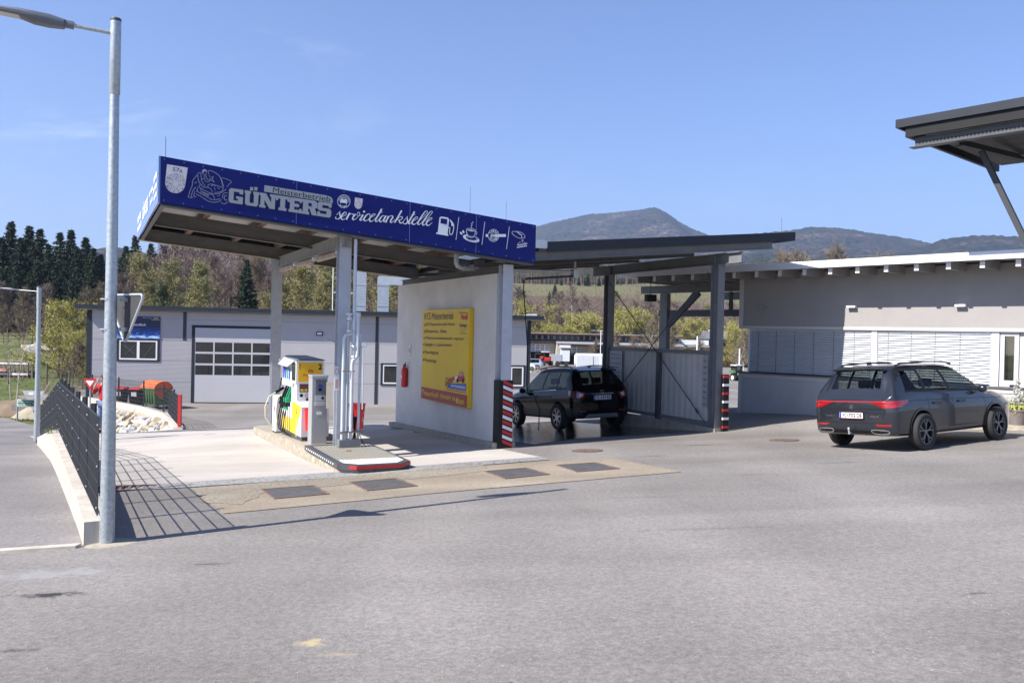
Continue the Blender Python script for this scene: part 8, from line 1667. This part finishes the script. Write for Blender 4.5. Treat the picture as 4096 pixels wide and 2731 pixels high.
pg = A((2600+1290/3.73)/D2, (1080+1380/3.73)/D2, 95); tractor((pg.x, 95, float(H(pg.x, 95))+.02), radians(200), mat('tractor_green', (.09, .16, .07), .5), 'green tractor seen between the wash bay column and the blinds', .62)
# silver car: small station set of the same kind of body
p0 = AB(250, 1110, 130); zc = float(H(p0.x, 130))
CR, rF, sF, hit = build_car('parked_car', 'silver car half hidden behind the workshop corner near the red tractor', [tuple(q) for q in BK], (.84, 3.40), mat('paint_silver', (.42, .45, .5), .3, metal=.5, coat=1, var=.02), M['black_glass'], [(3.4, 5.0), (6.0, 7.0), (8.0, 9.7)], (10, 11), (1.25, 2.0), Vector((p0.x+1.9, 130, zc+.0)), radians(172), .385, .345, dict(n=5, split=False, w=.06, mat=M['alu']), False, 1.77, black_pillars=[(5.0, 6.0), (7.0, 8.0)], interior=False, sub=3)
# farm implement with white-green discs, light masts, log stacks
p0 = AB(300, 1230, 105); im = thing('farm_implement', 'rusty farm implement with white and green guard in front of the silver car', 'farm implement', (p0.x, 105, float(H(p0.x, 105))))
mb = MB(); mb.tube([(-1.6, 0, .6), (1.8, 0, .7)], .09, 8); mb.tube([(-1.4, 0, .1), (-1.0, 0, 1.1), (-.5, 0, .3), (0, 0, 1.0), (.5, 0, .2), (1.3, 0, 1.2)], .06, 6); mb.tube([(1.6, 0, .1), (1.6, 0, 1.5)], .05, 6); mb.build('frame', M['rusty_steel'], im)
mb = MB(); mb.lathe([(0, 0), (.55, .02), (.55, -.02), (0, -.04)], (-.3, -.2, .75), 18, 'y'); mb.build('disc_guard', M['white'], im); mb = MB(); mb.lathe([(0, -.05), (.3, -.03), (.3, -.06)], (-.2, -.25, .65), 14, 'y'); mb.build('green_disc', M['leaf_green'], im)
for (x_, yt, Y, lb_) in ((1815, 405, 140, 'light mast with a floodlight standing in the depot yard beside the container'),):
    p0 = AB(x_, yt, Y); lm = thing('light_mast', lb_, 'light mast', (p0.x, Y, float(H(p0.x, Y)))); hh = p0.z-lm.location.z; mb = MB(); mb.tube([(0, 0, 0), (0, 0, hh)], .07, 8); mb.build('mast', M['white'], lm); mb = MB(); mb.tube([(-1.6, 0, hh), (1.6, 0, hh)], .05, 6); mb.build('cross_arm', M['white'], lm); mb = MB(); mb.bbox(-1.8, -.9, -.2, .2, hh+.2, hh+1.0, .05); mb.build('floodlight_head', M['black'], lm)
Z3c = lambda x_, y_: ((2600+x_/3.7325)/D2, (1080+y_/3.7325)/D2)
for x_, yt, Y, lb_ in ((708, 985, 110, 'thin white pole between the bare trees beyond the corrugated screen'), (1340, 1170, 100, 'thin white pole right of the wash bay column')):
    p0 = A(*Z3c(x_, yt), Y); lm = thing('light_pole', lb_, 'pole', (p0.x, Y, float(H(p0.x, Y)))); mb = MB(); mb.tube([(0, 0, 0), (0, 0, p0.z-lm.location.z)], .09, 8); mb.build('pole', M['white'], lm)
p0, p1, p2 = A(*Z3c(745, 1010), 205), A(*Z3c(1420, 1010), 205), A(*Z3c(800, 905), 205); hs = thing('chalet_house', 'brown timber house with a wide grey gabled roof among the trees beyond the depot', 'house', (0, 205, 0)); g_ = -5.5
mb = MB(); mb.box(p0.x+1, p1.x, 0, 10, g_, p0.z); mb.build('wall', mat('timber_brown', (.10, .06, .04), .8), hs); mb = MB(); mb.prism([(p0.x-1, p0.z-.3), (p1.x+1, p0.z-.3), (p1.x-1, p2.z), (p2.x, p2.z)], -1, 11); mb.build('roof', M['depot_roof'], hs); mb = MB(); mb.box(p0.x+2, p0.x+5, -.05, 0, p0.z-.2, p0.z+2) ; mb.build('white_gable', M['white'], hs)
mb = MB(); q0, q1 = A(*Z3c(450, 1040), 190), A(*Z3c(860, 1120), 190); mb.box(q0.x, q1.x, -16, -15, q1.z, q0.z); mb.build('annex_wall', M['container'], hs); mb = MB(); mb.box(q0.x, q1.x+2, -17.5, -14, q1.z-.5, q1.z-.1); mb.build('annex_roof', M['depot_roof'], hs)
for i, (xd, yd, Y) in enumerate(((2020, 590, 2600), (2155, 583, 2500), (1790, 668, 700))): p0 = A(xd, yd, Y)
# ------------------------------------------------------------------ left side furniture
def sign_post(name, loc, label, cat='sign'): return thing(name, label, cat, loc)
p0 = A(207, 869, 37); zg = float(HL(p0.x, 37)); ys_ = thing('yield_sign', 'red and white triangular yield sign beside the workshop corner', 'traffic sign', (p0.x, 37, 0)); w_ = .62*1.0
mb = MB(); mb.tube([(0, .03, zg-.6), (0, .03, p0.z)], .032, 8); mb.build('post', M['galv'], ys_)
s_ = (A(221.5, 870, 37).x-A(193, 870, 37).x)/2; hh = p0.z-A(207, 894, 37).z
mb = MB(); mb.prism([(-s_, p0.z), (s_, p0.z), (s_, p0.z-.04), (.03, p0.z-hh), (-.03, p0.z-hh), (-s_, p0.z-.04)], -.01, 0); mb.build('red_border', M['red_paint'], ys_); mb = MB(); mb.prism([(-s_*.66, p0.z-.1), (s_*.66, p0.z-.1), (0, p0.z-hh*.72)], -.014, -.011); mb.build('white_field', M['white'], ys_)
p0 = A(62, 899, 44); zg = -3.7; y2 = thing('yield_sign', 'grey back of a small triangular sign on a post behind the green direction sign', 'traffic sign', (p0.x, 44.6, 0)); s_ = .60; mb = MB(); mb.tube([(0, .03, zg), (0, .03, p0.z)], .035, 8); mb.build('post', M['galv'], y2); mb = MB(); mb.prism([(-s_, p0.z), (s_, p0.z), (.03, p0.z-1.05), (-.03, p0.z-1.05)], -.012, 0); mb.build('panel', M['galv2'], y2); mb = MB(); mb.box(-.25, -.02, -.014, -.013, p0.z-.35, p0.z-.1); mb.build('pale_patch', M['white'], y2)
p0, p1 = A(39.5, 917, 43.6), A(81, 934, 43.6); ds = thing('direction_sign', 'green direction sign with white lettering and arrow at the road edge', 'direction sign', (0, 43.6, 0))
mb = MB(); mb.bbox(p0.x, p1.x, -.02, 0, p1.z, p0.z, .008); mb.build('rim', M['white'], ds); mb = MB(); mb.box(p0.x+.04, p1.x-.04, -.025, -.021, p1.z+.04, p0.z-.04); mb.build('panel', M['green_sign'], ds)
Wd, Hh = p1.x-p0.x, p0.z-p1.z; F_ = lambda u, v: (p0.x+u*Wd, -.03, p1.z+v*Hh); mb = MB(); text_box(mb, 'Abfallsammelzentrum', F_, .05, .80, .58, .84, .02); text_box(mb, 'Bauhof FBL Kleintal', F_, .05, .76, .16, .42, .02); stroke(mb, [(.83, .5), (.95, .5)], .06, F_, smooth=False); fill(mb, [(.90, .68), (.97, .5), (.90, .32)], F_); mb.build('letters', M['white'], ds)
mb = MB(); mb.tube([(p1.x-.95, .02, -3.7), (p1.x-.95, .02, p1.z)], .04, 8); mb.build('post', M['galv'], ds)
p0, p1 = A(26, 928, 45), A(46, 944, 45); bs = thing('road_sign', 'grey-brown back of a rectangular sign left of the green direction sign', 'sign', (0, 45, 0)); mb = MB(); mb.box(p0.x, p1.x+.4, 0, .03, p1.z, p0.z); mb.build('panel', mat('sign_back_grey', (.2, .18, .17), .6), bs); mb = MB(); mb.tube([(p0.x+.3, .05, -3.8), (p0.x+.3, .05, p1.z)], .03, 6); mb.tube([(p1.x, .05, -3.8), (p1.x, .05, p0.z)], .05, 6); mb.build('post', M['galv'], bs)
p0, p1 = A(64, 911, 46), A(84, 918, 46); ss = thing('street_name_sign', 'small pale street name sign above the green direction sign', 'sign', (0, 46, 0)); mb = MB(); mb.bbox(p0.x, p1.x, 0, .03, p1.z, p0.z, .01); mb.build('panel', M['sticker'], ss); mb = MB(); mb.tube([(p0.x+.1, .05, -3.8), (p0.x+.1, .05, p0.z)], .03, 6); mb.build('post', M['galv'], ss)
def mound(x, y, r, h, label, m_, seed):
    R_ = random.Random(seed); mb = MB(); n_ = 22; k_ = 8
    for j in range(k_+1):
        for i in range(n_): a = 2*pi*i/n_; rr_ = r*(1-j/k_)*(1+.12*noise.noise(Vector((cos(a)*2, sin(a)*2, seed+j*.2)))); mb.v.append((rr_*cos(a), rr_*.7*sin(a), h*(1-(1-j/k_)**1.4)+.05*noise.noise(Vector((rr_*cos(a)*3, rr_*sin(a)*3, seed)))-.25))
    for j in range(k_):
        for i in range(n_): mb.f.append((j*n_+i, j*n_+(i+1) % n_, (j+1)*n_+(i+1) % n_, (j+1)*n_+i)); mb.mi.append(0)
    t_ = thing('earth_mound', label, 'earth mound', (x, y, HGf(x, y))); mb.build('heap', m_, t_, smooth=True, angle=50)
p0 = A(52, 950, 46.5); mound(p0.x, 46.5, 2.2, 1.1, 'sandy earth mound behind the green direction sign', M['earth'], 1); p0 = A(80, 950, 45.5); mound(p0.x+.5, 45.5, 1.9, 1.2, 'pale gravel mound right of the green direction sign', M['sand'], 2); p0 = A(25, 952, 47); mound(p0.x, 47, 2.2, .9, 'low grassy-brown earth mound at the left, behind the grey sign back', M['earth'], 3)
# timber paddock frame, white stones and fence posts in the meadow
p0 = A(-10, 860, 64); p1 = A(74, 860, 64); pf_ = thing('timber_frame', 'low timber enclosure with rails and tarpaulins standing in the meadow', 'enclosure', (0, 64, HGf((p0.x+p1.x)/2, 64))); zt = A(40, 833, 64).z-pf_.location.z
mb = MB(); n_ = 9
for i in range(n_): x_ = p0.x+(p1.x-p0.x)*i/(n_-1); mb.box(x_-.06, x_+.06, -.06, .06, -.2, zt)
mb.box(p0.x, p1.x, -.05, .05, zt-.35, zt-.22); mb.box(p0.x, p1.x, -.05, .05, zt-.9, zt-.78); mb.build('rails', mat('old_timber', (.16, .12, .10), .9), pf_); mb = MB(); mb.box(p0.x, p1.x+.3, .1, .5, -.2, .55); mb.build('base_boards', M['earth'], pf_)
mb = MB(); mb.box(p1.x-3.6, p1.x-.3, -.1, .1, zt-.12, zt); mb.box(p1.x-4, p1.x-.3, -.1, .1, zt-.95, zt-.8); mb.build('white_board', M['white'], pf_); mb = MB(); mb.box(p0.x+1, p1.x-3.5, -.3, .0, .5, .72); mb.build('red_sheet', mat('faded_red', (.5, .22, .18), .8, var=.4, vscale=2), pf_)
R_ = random.Random(5)
for i in range(15):
    xd = 70+i*7+R_.uniform(-2, 2) if i < 11 else 172+(i-11)*6; Y = 92+R_.uniform(-2, 2); 
    if 128 < xd < 168: continue
    p = A(xd, 797, Y); o = bpy.data.objects.new('field_stone', RM[i % 10]); COL.objects.link(o); o.location = (p.x, Y, HGf(p.x, Y)+.25); s_ = R_.uniform(.5, 1.1); o.scale = (s_*1.3, s_, s_*.8); tag(o, 'pale boulder in the row along the far edge of the meadow', 'boulder', 'pale boulders along the meadow edge')
for i, (xd, yt, Y) in enumerate(((142, 827, 62), (189, 872, 50), (108, 835, 60), (20, 842, 60), (160, 850, 56))): p = A(xd, yt, Y); zg = HGf(p.x, Y); t_ = thing('fence_post', 'weathered timber fence post standing in the meadow', 'post', (p.x, Y, zg), 0, 'timber fence posts in the meadow'); mb = MB(); mb.tube([(0, 0, -.2), (0, 0, max(.9, p.z-zg))], .06, 6); mb.build('post', M['bark'], t_)
for i, xd in enumerate((-20, 45, 128)):
    p = A(xd, 905, 48)
# grass tufts on the verge
V, F = [], []; R_ = random.Random(17)
for i in range(16000):
    Y = 43.7+R_.random()**1.7*55; u = R_.uniform(-.68, -.44); X = u*Y; z = HGf(X, Y); d = Vector((R_.gauss(0, .35), R_.gauss(0, .35), 1)).normalized(); tri_sliver(V, F, Vector((X, Y, z-.05)), d, R_.uniform(.06, .2), .035, R_)
mb = MB(); mb.add(V, F); tag(mb.build('meadow_tufts', M['leaf_green'], fix=False), 'tufts of rough grass on the verge and meadow', 'grass', kind='stuff')
# weeds at the wall top
V, F = [], []
for i in range(160):
    y = R_.uniform(15.6, 17.2); p = wpt(y, R_.uniform(-.03, .2), fwt(y)-.01); d = Vector((R_.gauss(0, .4), R_.gauss(0, .4), 1)).normalized(); tri_sliver(V, F, p, d, R_.uniform(.03, .1), .012, R_)
mb = MB(); mb.add(V, F); tag(mb.build('weeds', M['leaf_green'], fix=False), 'small weeds growing on top of the retaining wall at the fence kink', 'weeds', kind='stuff')
# ------------------------------------------------------------------ person behind the lamp post
def person():
    Y = 23.6; hd = A(224.5, 862, Y); base = A(228, 930, Y); x0 = hd.x+.19; zt = hd.z; S_ = .93
    foot = zt-1.76*S_
    root = thing('person', 'man in red jacket and jeans behind the near lamp post, hand raised to his face', 'person', (x0, Y, foot), radians(-8))
    root.scale = (S_,)*3
    def skin(name, verts, edges, rad, material, lv=2):
        me = bpy.data.meshes.new(name); me.from_pydata(verts, edges, []); o = bpy.data.objects.new(name, me); COL.objects.link(o); md = o.modifiers.new('s', 'SKIN'); md.use_smooth_shade = True; sv = me.skin_vertices[0].data
        for i, r in enumerate(rad): sv[i].radius = (r, r) if not isinstance(r, tuple) else r; sv[i].use_root = (i == 0)
        sb = o.modifiers.new('u', 'SUBSURF'); sb.levels = lv; sb.render_levels = lv
        dg = bpy.context.evaluated_depsgraph_get(); m2 = bpy.data.meshes.new_from_object(o.evaluated_get(dg)); bpy.data.objects.remove(o); m2.materials.clear(); m2.materials.append(material); m2.shade_smooth(); o = bpy.data.objects.new(name, m2); COL.objects.link(o); o.parent = root; return o
    # facing -x/-y a little; right hand up to the face
    J = [(0, 0, .95), (0, 0, 1.12), (0, 0, 1.32), (0, 0, 1.46), (0, 0, 1.53), (-.02, -.01, 1.64), (-.02, -.01, 1.71),
         (-.10, 0, .90), (-.11, -.02, .50), (-.11, .02, .09), (-.11, -.12, .04), (.10, 0, .90), (.12, .0, .50), (.12, .03, .09), (.12, -.11, .04),
         (-.19, 0, 1.42), (-.30, -.08, 1.20), (-.17, -.20, 1.42), (-.12, -.19, 1.54), (.19, 0, 1.42), (.25, .02, 1.15), (.24, -.10, .92), (.23, -.13, .83)]
    E_ = [(0, 1), (1, 2), (2, 3), (3, 4), (4, 5), (5, 6), (0, 7), (7, 8), (8, 9), (9, 10), (0, 11), (11, 12), (12, 13), (13, 14), (3, 15), (15, 16), (16, 17), (17, 18), (3, 19), (19, 20), (20, 21), (21, 22)]
    R0 = [(.15, .11), (.14, .10), (.17, .115), (.12, .09), .058, .088, .075, .085, .062, .045, .04, .085, .062, .045, .04, .06, .048, .036, .024, .06, .048, .036, .024]
    skin('body', J, E_, R0, M['skin'])
    skin('jacket', [J[0], J[1], J[2], J[3], J[15], J[16], tuple(Vector(J[16]).lerp(Vector(J[17]), .85)), J[19], J[20], tuple(Vector(J[20]).lerp(Vector(J[21]), .9))], [(0, 1), (1, 2), (2, 3), (3, 4), (4, 5), (5, 6), (3, 7), (7, 8), (8, 9)], [(.17, .13), (.165, .125), (.19, .135), (.13, .10), .075, .062, .05, .075, .062, .05], M['red_cloth'])
    skin('trousers', [J[0], J[7], J[8], (J[9][0], J[9][1], .12), J[11], J[12], (J[13][0], J[13][1], .12)], [(0, 1), (1, 2), (2, 3), (0, 4), (4, 5), (5, 6)], [(.155, .12), .1, .075, .062, .1, .075, .062], M['jeans'])
    for j in (10, 14): s = MB(); s.bbox(J[j][0]-.05, J[j][0]+.05, J[j][1]-.08, J[j][1]+.2, -.0, .1, .03); s.build('shoe', M['black'], root, smooth=True)
    h = MB(); h.lathe([(.0, .105), (.05, .10), (.085, .07), (.1, .02), (.098, -.03), (.09, -.045)], (-.02, .012, 1.715), 20); h.build('hair', M['hair'], root, smooth=True)
    f = MB(); f.hexa([(-.035, -.125, 1.655), (-.005, -.125, 1.655), (.005, -.08, 1.655), (-.045, -.08, 1.655), (-.025, -.11, 1.70), (-.015, -.11, 1.70), (-.01, -.09, 1.70), (-.03, -.09, 1.70)]); f.build('nose', M['skin'], root, smooth=True)
    for s_ in (-1, 1): e = MB(); e.bbox(-.02+s_*.035-.012, -.02+s_*.035+.012, -.103, -.09, 1.695, 1.71, .004); e.build('eye', M['black'], root); e = MB(); e.lathe([(0, -.012), (.03, -.01), (.03, .01), (0, .012)], (-.02+s_*.092, .0, 1.67), 10, 'x'); e.build('ear', M['skin'], root, smooth=True)
    m_ = MB(); m_.bbox(-.045, .005, -.101, -.088, 1.612, 1.622, .003); m_.build('mouth', M['darkred'], root)
    # raised hand with five fingers, touching the cheek
    P0 = Vector((-.115, -.19, 1.55)); V, E2, Rr = [tuple(P0), tuple(P0+Vector((.01, .01, .05))), tuple(P0+Vector((.02, .02, .085)))], [(0, 1), (1, 2)], [(.022, .03), (.035, .018), (.036, .016)]
    for k in range(4):
        b = len(V); o_ = Vector((-.028+.019*k, .022, .09)); l_ = (.062, .075, .07, .055)[k]
        V += [tuple(P0+o_), tuple(P0+o_+Vector((.008, .012, l_*.5))), tuple(P0+o_+Vector((.014, .035, l_)))]; E2 += [(2, b), (b, b+1), (b+1, b+2)]; Rr += [.010, .009, .008]
    b = len(V); V += [tuple(P0+Vector((.04, .0, .035))), tuple(P0+Vector((.06, .012, .07)))]; E2 += [(1, b), (b, b+1)]; Rr += [.012, .009]
    skin('hand', V, E2, Rr, M['skin'], 1)
    b2 = MB(); b2.bbox(-.42, -.30, -.25, -.1, .78, 1.02, .03); b2.build('bag', M['white'], root) if False else None
    return root
PR = person()
V, F = [], []; R_ = random.Random(31)
for i in range(2600):
    y = 3.2+R_.random()**1.5*9; x = R_.uniform(-.68, .68)*y*1.05; z = Hf(x, y)+.001; s_ = R_.uniform(.002, .006); a = R_.uniform(0, 6.28); b = len(V)
    V += [(x+s_*cos(a+k*2.09)*R_.uniform(.7, 1.4), y+s_*sin(a+k*2.09)*R_.uniform(.7, 1.4), z) for k in range(3)]+[(x, y, z+s_*.9)]; F += [(b, b+1, b+3), (b+1, b+2, b+3), (b+2, b, b+3)]
mb = MB(); mb.add(V, F); tag(mb.build('loose_grit', mat('grit_stone', (.30, .28, .26), .9, var=.6, vscale=3), fix=False), 'loose grit scattered over the asphalt in the foreground', 'grit', kind='stuff')
# ------------------------------------------------------------------ haze
hz_ = MB(); hz_.box(-7000, 7000, -60, 9200, -8, 1150); m, n, l, b = newmat('haze'); n.remove(b); pv = n.new('ShaderNodeVolumePrincipled'); pv.inputs['Color'].default_value = (.58, .72, 1, 1); pv.inputs['Density'].default_value = 1.1e-4; pv.inputs['Anisotropy'].default_value = .2
l.new(pv.outputs[0], n['Material Output'].inputs['Volume']); m.cycles.homogeneous_volume = True
ho = hz_.build('haze', m); ho['kind'] = 'stuff'; ho['label'] = 'thin blue haze over the valley and mountains'; ho['category'] = 'haze'; ho.display_type = 'WIRE'
